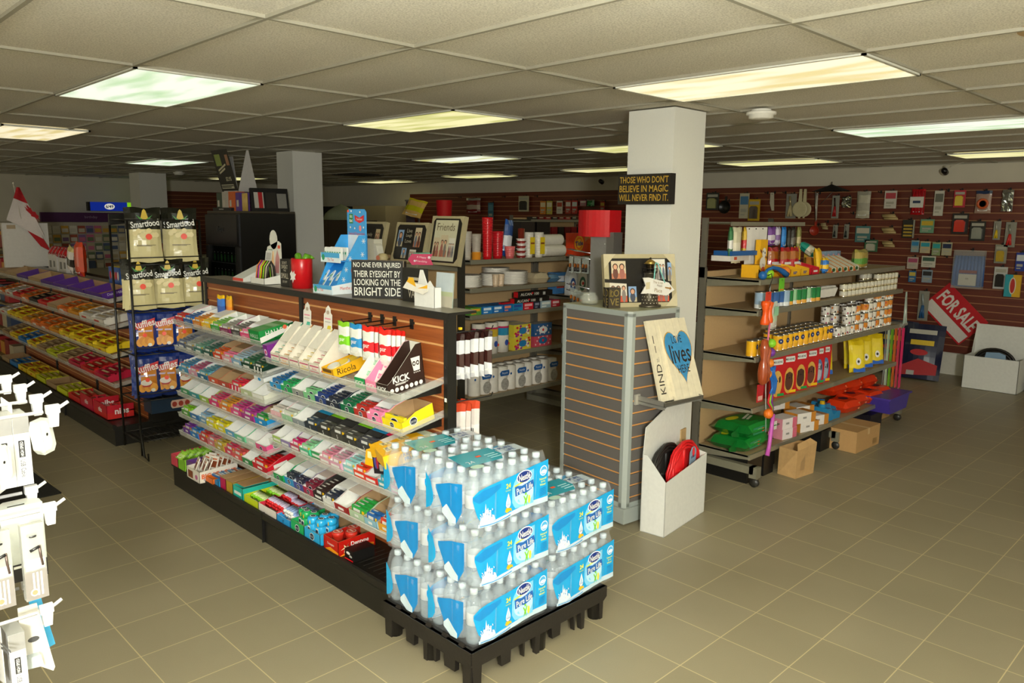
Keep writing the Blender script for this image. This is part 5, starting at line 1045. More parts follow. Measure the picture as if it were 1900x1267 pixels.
# --- clip strip of toys
t = root('toy_strip', 'clip strip of colourful plastic pet toys hanging from the front of the pet shelving', 'hanging toys', (4.70, PF-.04, 1.345))
B = MB(); B.tube([(0, .02, .05), (-.01, -.01, .065), (-.015, -.02, .03), (-.01, 0, -.03)], .003, 'blk'); B.tube([(-.0, 0, 0), (.01, .0, -.3), (.03, 0, -.7), (.07, 0, -1.0)], .004, M('c8d0cc', .2, alpha=.5, noise=0)); part('strip', B, t)
def toy(name, B, l, label): part(name, B, t, l, 0, 0, 0, label)
B = strip_card(.07, .07, 'd8402a', 'wht'); toy('header_card', B, (-.03, -.01, -.05), 'red header card')
B = strip_card(.07, .085, '6abf2a', 'e8862a'); toy('header_card', B, (.14, -.01, .03), 'green header card')
B = MB(); B.lathe([(.028, 0), (.03, .02), (.018, .06), (.018, .09), (.03, .13), (.028, .15), (0, .155)], M('f25a14', .35), 12); toy('bone_toy', B, (-.06, -.01, -.26), 'orange bone toy'); 
B = MB(); B.lathe([(.024, 0), (.026, .02), (.016, .06), (.016, .09), (.026, .13), (0, .14)], M('f0601c', .35), 12); toy('bone_toy', B, (-.015, -.015, -.25), 'orange bone toy')
B = MB(); B.tube([(0, 0, 0), (-.02, 0, -.2), (-.03, 0, -.3)], .006, M('e87aa0', .4)); B.lathe([(.02*sin(pi*k/8)+.0001, .02-.02*cos(pi*k/8)) for k in range(9)], M('e0409a', .4), 12, cx=-.03, cz=-.24); toy('stick_toy', B, (-.01, -.02, -.24), 'pink stick toy')
B = MB(); B.lathe([(.0, 0), (.03, .02), (.036, .08), (.03, .14), (.02, .17), (.032, .24), (.02, .30), (0, .31)], M('a84a22', .25, coat=.6), 14); B.T = Matrix.Translation((.035, 0, .01)); B.lathe([(.0, 0), (.028, .02), (.032, .08), (.02, .14), (.03, .22), (0, .27)], M('b0522a', .25, coat=.6), 14); toy('rubber_toy', B, (-.06, -.02, -.66), 'brown rubber toy in clear wrap')
for k, (dx, dz, c) in enumerate(((.03, -.42, '8ad42a'), (.03, -.48, '7a3aa0'), (.02, -.55, 'f08a24'), (-.0, -.62, 'f08a24'), (.05, -.90, 'f27a1a'))):
    B = MB(); R_ = .03 if k != 4 else .033; B.lathe([(R_*sin(pi*q/8)+.0001, R_-R_*cos(pi*q/8)) for q in range(9)], M(c, .45, bump=.6, nscale=120), 14); toy('ball', B, (dx, -.02, dz), ['lime', 'purple', 'orange', 'orange', 'bright orange'][k]+' toy ball')
B = bag_mesh(.09, .18, 'd0d8cc', 'c8d8b8', None, 'wht', .03, 'cfc8bc', seg=6); B.rect(-.03, .03, -.09, -.03, '9ad0a8', 'f', -.02); toy('clear_bag', B, (.05, -.01, -.12), 'clear bag of plush mice')
B = MB()
for k in range(4): B.tube([(-.02+.02*k, 0, 0), (-.03+.02*k, 0, -.05), (0.01+.02*k, 0, -.10), (.02+.015*k, 0, -.15), (-.01+.02*k, 0, -.19)], .008, M('1f6ac0', .4))
toy('rope_toy', B, (.06, -.02, -.55), 'blue rope toy')
B = MB()
for k in range(3): B.tube([(-.02+.02*k, 0, 0), (-.035+.025*k, 0, -.06), (.02+.01*k, 0, -.11), (-.01+.02*k, 0, -.15)], .007, M(['c8162a', '8ac832', '7a2a8a'][k], .4))
toy('rope_toy', B, (.07, -.02, -.73), 'red and green rope toy')
B = MB(); B.box(-.04, .04, 0, .004, -.12, 0, M('c8242a', .4)); B.rect(-.03, .03, -.11, -.08, 'e8b0a8'); toy('card', B, (-.02, .01, -.66), 'red card')
B = MB(); B.tube([(0, 0, 0), (-.015, 0, -.10), (-.03, 0, -.22), (-.05, 0, -.28)], [.012, .014, .013, .016], M('c858b8', .4), 10); toy('comb_toy', B, (.12, -.02, -.88), 'magenta pink brush toy')
# --- under the pet shelving
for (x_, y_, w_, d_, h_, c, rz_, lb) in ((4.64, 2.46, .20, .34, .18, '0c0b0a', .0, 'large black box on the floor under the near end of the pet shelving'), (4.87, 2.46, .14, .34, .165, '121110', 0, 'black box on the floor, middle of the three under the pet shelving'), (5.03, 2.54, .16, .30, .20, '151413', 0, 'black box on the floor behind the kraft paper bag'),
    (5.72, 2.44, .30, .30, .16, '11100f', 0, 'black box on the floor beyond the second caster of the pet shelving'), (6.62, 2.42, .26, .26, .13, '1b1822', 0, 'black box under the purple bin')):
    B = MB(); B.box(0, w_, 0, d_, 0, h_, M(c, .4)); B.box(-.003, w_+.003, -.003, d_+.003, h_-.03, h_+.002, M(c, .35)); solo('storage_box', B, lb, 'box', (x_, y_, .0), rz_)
def carton(w, d, h, loc, rz, label, c='b8905c'):
    B = MB(); B.box(0, w, 0, d, 0, h, M(c, .75)); B.box(w*.46, w*.54, -.001, d+.001, h, h+.0008, M('c8a878', .4)); B.rect(w*.46, w*.54, h*.7, h, 'c8a878', o=-.0008); B.rect(w*.7, w*.9, h*.1, h*.4, 'a07c4c')
    return solo('cardboard_carton', B, label, 'carton', loc, rz)
carton(.42, .26, .165, (5.88, 2.235, 0), -.03, 'wide brown cardboard carton on the floor under the pet shelving')
carton(.34, .22, .15, (6.95, 2.50, 0), 0, 'small dim cardboard carton on the floor behind the purple bin')
carton(.30, .22, .14, (6.28, 2.60, 0), 0, 'cardboard carton set back on the floor between the casters')
B = MB(); V = [(0, 0, 0), (.22, .0, 0), (.23, .14, 0), (0, .14, 0), (-.01, -.01, .20), (.24, .0, .22), (.21, .12, .21), (.02, .15, .19)]
mk = M('c09a66', .8, noise=.12, nscale=30); B.add(V, [(0, 1, 5, 4), (1, 2, 6, 5), (2, 3, 7, 6), (3, 0, 4, 7), (0, 3, 2, 1)], mk); B.add([(-.01, -.01, .20), (.24, .0, .22), (.20, .03, .25), (.03, .02, .235)], [(0, 1, 2, 3)], mk); B.rect(.05, .10, .05, .16, 'a8865a', o=-.003)
solo('paper_bag', B, 'open kraft paper bag in front of the black boxes under the pet shelving', 'paper bag', (4.98, 2.28, 0), -.12)
B = MB(); mv = M('4a3a9a', .3); B.ext([(0.03, 0), (.40, 0), (.46, .13), (-.02, .13)], 'y', 0, .3, mv); B.box(-.035, .475, -.015, .315, .125, .14, mv); solo('plastic_bin', B, 'purple plastic bin sticking out at the far end below the pet shelving', 'bin', (6.75, 2.32, .135), 0)
t = root('poster_board_rack', 'wire rack of bright coloured poster boards at the far end of the pet shelving', 'rack', (7.22, 2.43, 0))
B = MB()
for y_ in (0, .14): B.tube([(0, y_, 0), (.03, y_, .5), (.08, y_+.03, .78), (.04, y_, .86), (.02, y_, 1.1)], .006, M('b8bcb4', .3, .6))
B.tube([(.0, 0, .02), (0.1, 0.0, .02), (.1, .14, .02), (0, .14, .02)], .006, M('b8bcb4', .3, .6)); B.box(-.01, .10, -.005, .15, .84, .86, M('b8bcb4', .3, .6)); part('wire_frame', B, t)
for k, (c, cn) in enumerate((('e81c6a', 'pink'), ('f0506a', 'coral'), ('f0842a', 'orange'), ('8ad82a', 'lime'), ('e8f0e0', 'white'))):
    B = MB(); B.ext([(-.0, .28), (.05, .28), (.02+.02, .82), (-.02, .82)], 'y', 0, .003, M(c, .5)); B.T = I4
    part('poster_board', B, t, (.0, -.005+.03*k, 0), 0, 0, 0, cn+' poster board')
B = MB(); B.ext([(0, .85), (.09, .85), (.03, 1.14), (0, 1.14)], 'y', 0, .003, M('b8ccc0', .5)); part('poster_board', B, t, (0, 0, 0), label='pale grey green board above the bar')

# ------------------------------------------------------------------ household gondola in the middle
zB = [1.415, 1.195, .985, .655, .325]; zB2 = [1.41, 1.07, .80, .57, .20]
gondola('beige household shelving with paper goods, behind the near candy rack', [(3.96, 5.06)], 4.50, 4.9, [zB], 1.5, ztop=1.45)
gondola('beige household shelving with bleach bottles, left of the grey slatted tower', [(5.12, 6.34)], 4.50, 4.9, [zB2], 1.5, ztop=1.45)
BF = 4.50
def cup_stack(c, h, r=.04, clear=False, bands=True):
    B = MB(); m = M(c, .25, coat=.3) if not clear else M(c, .12, alpha=.5, noise=0); p = [(0, 0), (r*.75, 0)]
    n = int(h/.02)
    for k in range(n): z = .02+(h-.02)*k/n; p += [(r*(.78+.2*k/n), z), (r*(.84+.2*k/n), z+.004), (r*(.80+.2*k/n), z+.006)]
    p += [(r, h), (0, h)]; B.lathe(p, m, 14); return B
B = cup_stack('e4ddd0', .22, clear=True); solo('cup_stack', B, 'tall clear plastic cup stack at the left end of the household top shelf', 'cups', (4.02, BF+.1, zB[0]))
B = cup_stack('d8cfc0', .20, clear=True); B.lathe([(.035, 0), (.036, .06)], M('e8962a', .4), 14); solo('cup_stack', B, 'clear cup stack with an orange foot, second from the left on the household top shelf', 'cups', (4.12, BF+.1, zB[0]))
solo('cup_stack', cup_stack('cc1420', .33, .045), 'tallest red cup stack on the household top shelf', 'cups', (4.22, BF+.08, zB[0]))
solo('cup_stack', cup_stack('c41622', .22, .05), 'wide red cup stack in clear wrap on the household top shelf', 'cups', (4.37, BF+.12, zB[0]))
solo('cup_stack', cup_stack('d86a6a', .10, .045), 'short pinkish cup stack on the household top shelf', 'cups', (4.44, BF+.05, zB[0]))
solo('foam_pack', bag_mesh(.10, .30, '2a5aa8', 'e0e4ea', None, 'wht', .06, '1f4a8c', seg=6).mesh('pack'), 'tilted blue and white bag beside the red cups', 'pack', (4.50, BF+.12, zB[0]+.31), .1, 0, .15)
B = MB()
for k in range(8): B.lathe([(.03, .02*k), (.044, .02*k+.016), (.044, .02*k+.019), (.03, .02*k+.02)], M(['8a2420', 'e0d8d0'][k % 2], .3), 14)
B.lathe([(.028, .15), (.03, .24), (0, .245)], M('7a2a1c', .25), 12)
solo('cup_stack', B, 'stack of brown and white ribbed cups on the household top shelf', 'cups', (4.60, BF+.08, zB[0]))
for k, x_ in enumerate((4.70, 4.79)):
    B = cup_stack('e2ddd0', .21, .042); B.rect(-.028, .028, .03, .17, 'e6c81a', 'f', -.045); B.text('Cups', 0, .12, .02, '8a4a1a', 'f', -.0465); solo('cup_stack', B, ['white foam cup stack with a yellow label, left one', 'white foam cup stack with a yellow label, right one'][k], 'cups', (x_, BF+.06+.03*(1-k), zB[0]))
def lying(B0, *a): pass
for k, (j, dy) in enumerate(((0, .02), (0, .12), (1, .05))):
    B = MB(); B.T = Matrix.Rotation(pi/2, 4, 'Y')
    p = [(0, 0)]
    for q in range(14): p += [(.05, .018*q), (.046, .018*q+.01)]
    B.lathe(p+[(.05, .25), (0, .25)], M('dbd6c8', .45), 14); B.T = I4; solo('foam_bowl_sleeve', B, 'sleeve of white foam bowls lying on the household top shelf, '+['front', 'rear', 'upper'][k]+' one', 'foam bowls', (4.86, BF+.06+dy, zB[0]+.052+.09*j))
B = simplebox(.15, .09, .20, 'e2441a', lambda B: (B.ell(.075, .11, .062, .07, 'f0b81c'), B.ell(.075, .11, .048, .055, 'f0701c', o=-.0008), B.ell(.075, .11, .034, .04, 'f4c21e', o=-.0011), B.text('Tide', .075, .11, .042, '1a2c8a', o=-.0016, bold=.03, rot=.12)))
solo('detergent_box', B, 'orange detergent box with yellow rings on the household top shelf', 'detergent', (5.20, BF+.03, zB[0]))
def jug(w, h, c, cap, lab, capc2=None):
    B = MB(); m = M(c, .3); B.ext([(0, 0), (w, 0), (w, h*.55), (w*.8, h*.78), (w*.62, h*.84), (w*.62, h*.88), (w*.36, h*.88), (w*.36, h*.84), (0, h*.6)], 'y', 0, w*.55, m)
    B.lathe([(w*.15, h*.88), (w*.15, h), (0, h)], M(cap, .4), 12, cx=w*.49, cy=w*.27); B.ell(w*.5, h*.32, w*.36, h*.22, lab); B.ell(w*.5, h*.34, w*.2, h*.10, 'f4efe8', o=-.001); B.ell(w*.55, h*.33, w*.12, h*.05, 'red', o=-.0015)
    return B
for k, (x_, w_, h_, c, cap, lab, dy, cn) in enumerate(((5.52, .18, .27, 'e8961a', 'blu', 'f4d21e', .15, 'amber yellow with blue cap'), (5.66, .16, .25, 'd8a81c', 'd8d81c', '2a7a3a', .2, 'golden with lime cap'), (5.42, .15, .17, 'e8601a', 'org', 'f4b81c', .05, 'orange'), (5.84, .15, .22, '1f4a8a', 'blu', 'wht', .15, 'dark blue'))):
    solo('detergent_jug', jug(w_, h_, c, cap, lab), f'{cn} detergent jug on the household top shelf', 'detergent', (x_, BF+dy-.03, zB[0]))
# plates shelf
def plates(r, n, c='d9d4c8'):
    B = MB(); p = [(0, 0)]
    for k in range(n): z = .011*k; p += [(r*.7, z), (r, z+.012), (r, z+.014), (r*.97, z+.014)]
    B.lathe(p+[(r*.7, .011*n), (0, .011*n)], M(c, .5), 20); return B
for k, (x_, r_, n) in enumerate(((4.06, .115, 9), (4.32, .10, 9), (4.56, .125, 10), (4.50, .12, 12))):
    solo('plate_stack', plates(r_, n), ['pile of white paper plates, leftmost on the second household shelf', 'pile of white paper plates, second from the left on the second household shelf', 'wide pile of white paper plates right on the second household shelf', 'taller pile of paper plates at the back of the second household shelf'][k], 'paper plates', (x_, BF+.13+(.15 if k == 3 else 0), zB[1]+(.0)), 0)
for k in range(2): solo('cup_stack', cup_stack('d8bfa0', .10, .03), 'small pale tan cup stack before the second plate pile, '+['left', 'right'][k], 'cups', (4.27+.06*k, BF+.035, zB[1]))
solo('wrap_pack', pillow(.2, .15, .09, 'c8b896', None, 6), 'clear bag of tan wares on the second household shelf', 'pack', (4.72, BF+.03, zB[1]))
solo('wrap_pack', pillow(.16, .15, .07, '4a7aa0', None, 6), 'bluish bag right of the tan one on the second household shelf', 'pack', (4.90, BF+.04, zB[1]))
# foil and bag boxes
for k, (x_, w_, j, c, word, wc, cn) in enumerate(((4.50, .42, 1, '1a1612', 'ALCAN  100', 'e0dccc', 'black foil box reading ALCAN 100, lower of the two'), (4.54, .42, 2, '1a1612', 'ALCAN  100', 'e0dccc', 'black foil box reading ALCAN 100, upper of the two'))):
    B = simplebox(w_, .05, .047, c, lambda B: (B.text(word, .14, .024, .022, wc, o=-.001, width=.22, bold=.02), B.dpoly([(.165, .02), (.185, .03), (.175, .04), (.16, .035)], 'red', o=-.0016), B.rect(.30, .33, .01, .035, 'lgr', o=-.001)), side='c8161c')
    solo('foil_box', B, cn, 'foil box', (x_-.02, BF+.03, zB[2]+.053*j-.001+.0), 0)
for k, (x_, w_, c, c2, cn) in enumerate(((3.99, .12, '5a9a3a', 'e8a82a', 'green and yellow'), (4.12, .11, '1f7ac0', 'e0ecf4', 'first sky blue'), (4.235, .11, '1f72b8', 'e0ecf4', 'second sky blue'), (4.35, .10, '1c68b0', 'f08a6a', 'third blue'), (4.455, .12, '1f88b0', '2a4a9a', 'turquoise blue'), (4.58, .12, 'c8162a', 'f0b0b0', 'red'), (4.705, .08, '24283a', '8a90a0', 'dark navy'), (4.79, .13, '9ab0b8', 'e0e4dc', 'pale grey blue'), (4.925, .11, 'b81c2c', 'e8c8c8', 'dark red'))):
    solo('bag_box', simplebox(w_-.006, .18, .06, c, lambda B, w_=w_, c2=c2: (B.rect(.01, w_-.02, .03, .05, c2), B.rect(.01, w_*.5, .01, .02, c2)), top=c), f'{cn} food bag box on the third household shelf', 'food bags', (x_, BF+.02, zB[2]))
solo('bag_box', simplebox(.34, .04, .012, 'b8141c'), 'thin red box lying on the food bag boxes', 'box', (4.36, BF+.05, zB[2]+.061))
# tissue shelf
def proll(r, h, deco=True):
    B = MB(); B.lathe([(.02, h), (.02, 0), (r, 0), (r, h), (.02, h)], M('dcd6c8', .7), 16)
    return B
for k, x_ in enumerate((4.12, 4.26, 4.38)):
    B = proll(.055, .25); B.lathe([(.0558, .14), (.0558, .2)], M(['6a4a9a', 'c8a82a', '2a8ab0'][k], .4), 16); B.lathe([(.0556, .2), (.0556, .215)], 'c81c5a', 16); B.ell(0, .08, .02, .025, '2a4a9a', 'f', -.0565); B.ell(.025, .07, .01, .012, 'e85a3a', 'f', -.0565)
    solo('paper_towel_roll', B, f'white paper towel roll with rainbow band, {ORD[k]} from the left on the fourth household shelf', 'paper towel', (x_, BF+.07, zB[3]))
tb = simplebox(.20, .11, .105, 'd8c83a', None, top='e0d8c8')
for k in range(26): tb.ell(.01+.18*random.random(), .01+.085*random.random(), .014, .010, ['c81c6a', 'e8e0c8', '8a2a8a', 'c8162a'][k % 4], 'f', -.0006-.0001*k, 8)
tb.ell(.10, .052, .045, .028, '1f7ab0', o=-.004); tb = tb.mesh('tissue_box')
for k in range(4): solo('tissue_box', tb, ['floral tissue box, lower left of the pair stack', 'floral tissue box, upper left of the pair stack', 'floral tissue box, lower one behind', 'floral tissue box, upper one behind'][k], 'tissue box', (4.47+.015*(k > 1), BF+.02+.12*(k > 1), zB[3]+.107*(k % 2)), 0)
for k, (c, cn) in enumerate((('c84a5a', 'pink red'), ('2a5a8c', 'blue'))):
    B = simplebox(.22, .11, .09 if k == 0 else .105, c, lambda B: [B.ell(.02+.018*q, .02+.03*(q % 3), .008, .008, 'e8d0c8', o=-.0006) for q in range(11)] and (B.ell(.11, .05, .055, .03, ['1f6a9a', 'e8e4dc'][k], o=-.0012), B.ell(.11, .05, .012, .012, 'red', o=-.0018)), top='a8a8a4')
    solo('tissue_box', B, f'{cn} tissue box at the right of the fourth household shelf', 'tissue box', (4.72, BF+.03, zB[3]+.092*k))
# toilet roll shelf
def tpack():
    B = MB(); mw_ = M('ddd7ca', .6)
    for i in range(2):
        for j in range(2): B.lathe([(.0, 0), (.052, 0), (.054, .01), (.054, .095), (.052, .10), (.052, .105), (.054, .115), (.054, .2), (.0, .205)], mw_, 14, cx=.054+.105*i, cy=.054+.105*j)
    B.dpoly([(.10, .13), (.19, .13), (.20, .15), (.195, .175), (.11, .175), (.09, .155)], '1f5a9a', 'f', -.003); B.text('Royale', .148, .152, .022, 'e8ecf0', 'f', -.004, maxw=.08); B.ell(.15, .06, .045, .05, M('a8a49a', .6, noise=.4, nscale=60), 'f', -.0025); B.ell(.02, .14, .01, .01, '1f5a9a', 'f', -.002)
    return B.mesh('pack')
tpm = tpack()
for k in range(5): solo('toilet_roll_pack', tpm, f'white toilet roll pack, {ORD[k]} from the left on the bottom household shelf', 'toilet rolls', (4.03+.20*k, BF+.03, zB[4]), .0)
# bleach gondola goods
for k, (x_, z_, w_, h_, c, cap, lab, cn) in enumerate(((5.18, 1, .10, .28, 'd8dcdc', 'nvy', '1f4a8c', 'white narrow bleach bottle with navy cap at the left'), (5.30, 1, .12, .29, 'dcdedc', 'blk', '3a6a5a', 'white bottle with black cap and oval label'), (5.46, 1, .14, .29, 'd4dce0', 'blu', '1f8a9a', 'large white bleach bottle with teal label'), (5.62, 1, .12, .26, '1f8a3a', '14224f', '1f6ab0', 'green bottle with navy cap'), (5.76, 1, .12, .26, '2a9a4a', 'wht', '1f4a8c', 'second green bottle beside the navy capped one'), (5.15, 3, .10, .22, 'dfe2e0', '1f4ab0', 'e8c81e', 'white bottle with yellow and blue label, low left'), (5.27, 3, .10, .22, 'dfe2e0', '1f4ab0', '1f5ac0', 'white bottle with blue label, low right'))):
    solo('bleach_bottle', jug(w_, h_, c, cap, lab), cn+' on the bleach shelving', 'cleaning bottle', (x_, BF+.05, zB2[z_]))
solo('detergent_box', simplebox(.14, .09, .19, '4a8ac8', lambda B: (B.rect(.01, .13, .11, .16, 'e8ecf0'), B.rect(.02, .12, .05, .09, 'c84a3a'))), 'blue and white detergent box behind the bleach bottles', 'detergent', (5.16, BF+.2, zB2[1]))

# end cap facing -x with photo frames
t = root('end_cap_shelving', 'beige end cap shelving with grey shelf holding photo frames behind the near candy rack', 'shelving unit', (3.9, 4.52, 0))
B = MB(); B.box(0, .03, .03, 1.22, .12, 1.42, m_beige); part('back_panel', B, t)
for y_ in (.0, 1.22):
    B = MB(); B.box(-.02, .035, y_, y_+.03, .05, 1.59, M('3f3c34', .4, .4)); part('upright', B, t)
for z_ in (1.395, 1.12, .8, .5):
    B = MB(); B.box(-.40, -.02, .03, 1.21, z_-.012, z_, m_shelf); B.box(-.412, -.40, .03, 1.21, z_-.03, z_+.003, m_gl); B.ext([(-.40, z_-.026), (-.40, z_+.002), (-.02, z_+.006), (-.02, z_-.062)], 'y', .026, .031, m_gs); part('shelf', B, t)
for y_ in (.02, 1.2):
    B = MB(); B.box(-.45, 0, y_-.02, y_+.03, .05, .12, m_gs); part('foot', B, t)
EX, EY, EZ = 3.9, 4.52, 1.396
def frame(w, h, loc, rx, label, deco, c=m_fc, rz=NX):
    B = MB(); B.box(0, w, 0, .035, 0, h, c); B.rect(.02, w-.02, .018, h-.018, m_fk); deco(B)
    for a, b_, sx, sz in ((0, 0, 1, 1), (w, 0, -1, 1), (0, h, 1, -1), (w, h, -1, -1)): B.dpoly([(a, b_), (a+.06*sx, b_), (a, b_+.07*sz)], M('b9ad8a', .6), o=-.0045)
    return solo('photo_frame', B, label, 'photo frame', loc, rz, rx)
def d1(B): B.rect(.045, .30, .03, .33, 'd9d4b8', o=-.001); B.text('Friends', .17, .28, .055, '6a5a3a', o=-.002, maxw=.2); photo(B, .055, .12, .06, .20, 'couple', -.002); photo(B, .13, .21, .06, .22, 'couple', -.002); photo(B, .225, .29, .06, .20, 'group', -.002)
frame(.36, .36, (EX-.28, 4.60, EZ+.002), -.20, 'tall cream frame titled Friends at the right end of the frame shelf', d1)
def d2(B): photo(B, .04, .11, .12, .25, 'sky', -.001); B.rect(.12, .24, .13, .27, '16120e', o=-.001); B.text('Live', .18, .245, .03, 'c8c0a8', o=-.002); B.text('Laugh', .18, .205, .03, 'c8c0a8', o=-.002); B.text('Love', .18, .165, .03, 'c8c0a8', o=-.002); photo(B, .25, .33, .12, .27, 'couple', -.001); photo(B, .12, .18, .03, .11, 'sky', -.001); photo(B, .22, .30, .03, .10, 'group', -.001)
frame(.40, .31, (EX-.28, 5.05, EZ+.002), -.24, 'black collage frame lettered in white beside the tall Friends frame', d2)
def d3(B): photo(B, .04, .11, .12, .25, 'sky', -.001); B.rect(.12, .26, .13, .27, '16120e', o=-.001); B.text('Family', .19, .20, .035, 'c8c0a8', o=-.002); photo(B, .28, .34, .12, .25, 'beach', -.001); photo(B, .05, .14, .03, .10, 'sky', -.001)
frame(.40, .31, (EX-.28, 5.60, EZ+.002), -.24, 'black collage frame titled Family, leftmost on the frame shelf', d3)
for k, (yy, w_, cn) in enumerate(((.88, .12, 'left'), (.72, .11, 'right'))):
    B = MB(); B.box(0, w_, 0, .08, 0, .17, M('dedbcb', .6)); 
    if k == 0:
        for q in range(5): B.tube([(.02+.02*q, -.002, .0), (.025+.018*q, -.003, .06), (.02+.022*q, -.002, .11)], .003, M('b89a5a', .5), 4)
    B.ext([(-.03, .01), (0, .0), (0, .13), (-.02, .14), (-.035, .10), (-.028, .06)], 'y', .0, .06, M('e4e2d8', .6)) if k == 0 else B.ext([(w_, 0), (w_+.05, .02), (w_+.045, .07), (w_+.03, .12), (w_, .14)], 'y', 0, .06, M('e4e2d8', .6))
    solo('bookend', B, f'white decorative bookend with side scrolls, {cn} one of the pair on the frame shelf', 'bookend', (EX-.38, EY+yy, EZ), NX)
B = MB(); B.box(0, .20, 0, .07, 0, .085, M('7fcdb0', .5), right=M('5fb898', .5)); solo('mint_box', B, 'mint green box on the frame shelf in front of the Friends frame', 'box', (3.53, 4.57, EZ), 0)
B = MB(); B.ext([(0, .04), (.03, .08), (.18, .08), (.165, .045), (.185, 0), (.03, 0)], 'y', 0, .008, M('d8145a', .5)); 
for q in range(2): B.text(['A Happy', 'Friendship'][q], .10, .055-.03*q, .018, 'f4d0dc', o=-.001, rot=-.08)
B.ell(.05, .03, .008, .008, 'f4d0dc'); B.ell(.155, .055, .01, .01, 'f4d0dc')
solo('arrow_sign', B, 'pink arrow shaped sign with pale lettering on the edge of the frame shelf', 'sign', (3.45, 4.60, EZ), -.7)
B = MB(); B.box(0, .16, 0, .09, 0, .09, M('5fb89c', .5)); solo('mint_box', B, 'mint green box left of the white bookends', 'box', (EX-.38, EY+1.10, EZ), NX)
B = MB(); B.ell(0, .05, .03, .03, 'lim', o=0); B.lathe([(.035, 0), (.05, .04), (.03, .07), (0, .08)], M('7ab83a', .5), 10); solo('green_ornament', B, 'small green ornament at the left end of the frame shelf', 'ornament', (EX-.35, EY+1.16, EZ))
B = MB(); B.lathe([(.03, 0), (.045, .03), (.03, .06), (0, .065)], M('c8b88a', .5), 12); B.ell(.0, .03, .025, .02, 'e88a6a', 'f', -.046); solo('trinket_bowl', B, 'small floral trinket beside the right bookend on the frame shelf', 'ornament', (EX-.36, EY+.52, EZ), NX)
for k, (yy, z_, s_) in enumerate(((.30, 1.122, 'his'), (.36, 1.122, 'hers'))): pass
B = MB(); B.box(0, .13, 0, .03, 0, .09, 'blk'); B.text('His', .06, .045, .04, 'c8c0a8', o=-.001); solo('word_block', B, 'black block with pale letters His on the lower end cap shelf', 'wooden block', (EX-.38, EY+.62, 1.256-.135), NX)
# ------------------------------------------------------------------ on top of the near rack's ledge
TZ = 1.348
t = root('mint_display', 'blue and white peppermint display stand with snowflakes on the rack ledge', 'display stand', (2.12, 3.64, TZ), NX+.02)
mb_ = M('1f86d8', .35)
B = MB(); B.ext([(0, 0), (.26, 0), (.26, .30), (.20, .30), (.10, .17), (.03, .045), (0, .04)], 'x', .165, .17, M('3a9ee0', .35)); B.ext([(0, 0), (.26, 0), (.26, .30), (.20, .30), (.10, .17), (.03, .045), (0, .04)], 'x', 0, .005, M('3a9ee0', .35)); B.box(0, .17, .25, .26, 0, .30, mb_); B.box(0, .17, 0, .26, 0, .004, mb_)
B.ext([(.02, .03), (.16, .16), (.16, .165), (.015, .035)], 'x', .005, .165, mb_)
B.dpoly([(.0, 0), (.26, 0), (.26, .07), (.0, .045)], 'eaf2f6', 'r', .1706); B.text('Menthe poivrée', .13, .028, .022, 'd8482a', 'r', .1712, maxw=.2); B.ell(.17, .12, .035, .035, 'd8402a', 'r', .1708); B.ell(.17, .12, .018, .018, 'f4f0f0', 'r', .1714)
for q in range(8): B.ell(.17+.026*cos(q*pi/4), .12+.026*sin(q*pi/4), .006, .006, 'f4f0f0', 'r', .1714, 6)
for (a, b_) in ((.08, .075), (.22, .20), (.10, .125), (.235, .07), (.13, .18), (.23, .27)):
    for q in range(3): B.T = I4; c_, s_ = cos(q*pi/3), sin(q*pi/3); B.dpoly([(a+.014*c_-.0015*s_, b_+.014*s_+.0015*c_), (a-.014*c_-.0015*s_, b_-.014*s_+.0015*c_), (a-.014*c_+.0015*s_, b_-.014*s_-.0015*c_), (a+.014*c_+.0015*s_, b_+.014*s_-.0015*c_)], 'wht', 'r', .1714)
part('stand', B, t)
B = MB(); B.box(-.005, .175, -.005, 0, 0, .045, M('dfeef6', .4)); B.text('Tic Tac', .06, .022, .016, 'd8482a', o=-.006); B.rect(.0, .17, .025, .045, '4aa8e0', o=-.0056); B.ell(.02, .022, .014, .016, '2a9a6a', o=-.0062); part('lower_lip', B, t)
B = MB(); B.box(0, .17, .06, .25, .165, .17, mb_); B.box(-.005, .175, .055, .06, .16, .21, M('dfeef6', .4)); B.rect(.0, .17, .185, .21, '4aa8e0', o=.0544); B.text('Tic Tac', .09, .175, .014, 'd8482a', o=.054); B.ell(.02, .185, .014, .016, '2a9a6a', o=.054); part('upper_tier', B, t)
B = MB(); B.ext([(.0, .20), (.17, .20), (.17, .42), (.155, .435), (.015, .435), (0, .42)], 'y', .25, .256, M('3f9ee0', .4)); B.rect(0, .17, .20, .30, 'e4edf2', o=.2494); B.rect(.02, .055, .36, .41, '2a8a4a', o=.249); B.text('tic', .037, .398, .016, 'wht', o=.2485, bold=.02); B.text('tac', .037, .375, .016, 'wht', o=.2485, bold=.02); B.dpoly([(.07, .405), (.115, .39), (.155, .405), (.155, .375), (.115, .362), (.075, .375)], 'd2202a', o=.249); B.text('Twisted', .113, .383, .012, 'wht', o=.2482); B.ell(.12, .335, .012, .016, 'e88a8a', o=.249); B.text('Twisted Peppermint', .085, .305, .02, 'd8482a', o=.249, width=.15)
for (a, b_) in ((.04, .425), (.12, .42), (.03, .34), (.07, .335), (.15, .34)): B.ell(a, b_, .006, .006, 'wht', o=.249, n=6)
B.ell(.012, .425, .008, .008, 'ff5a3a', o=.248); part('header_card', B, t); t.scale = (1, .85, 1)
P = MB(); P.box(0, .02, 0, .012, 0, .06, M('e8ece8', .15)); P.rect(.002, .018, .02, .045, 'c8d8cc'); P.rect(.004, .016, .03, .042, '3a9a7a', o=-.001); P.box(.002, .018, .001, .011, .06, .066, 'wht')
me = P.mesh('mint_box')
def inw(t, p): return t.matrix_basis @ Vector(p)
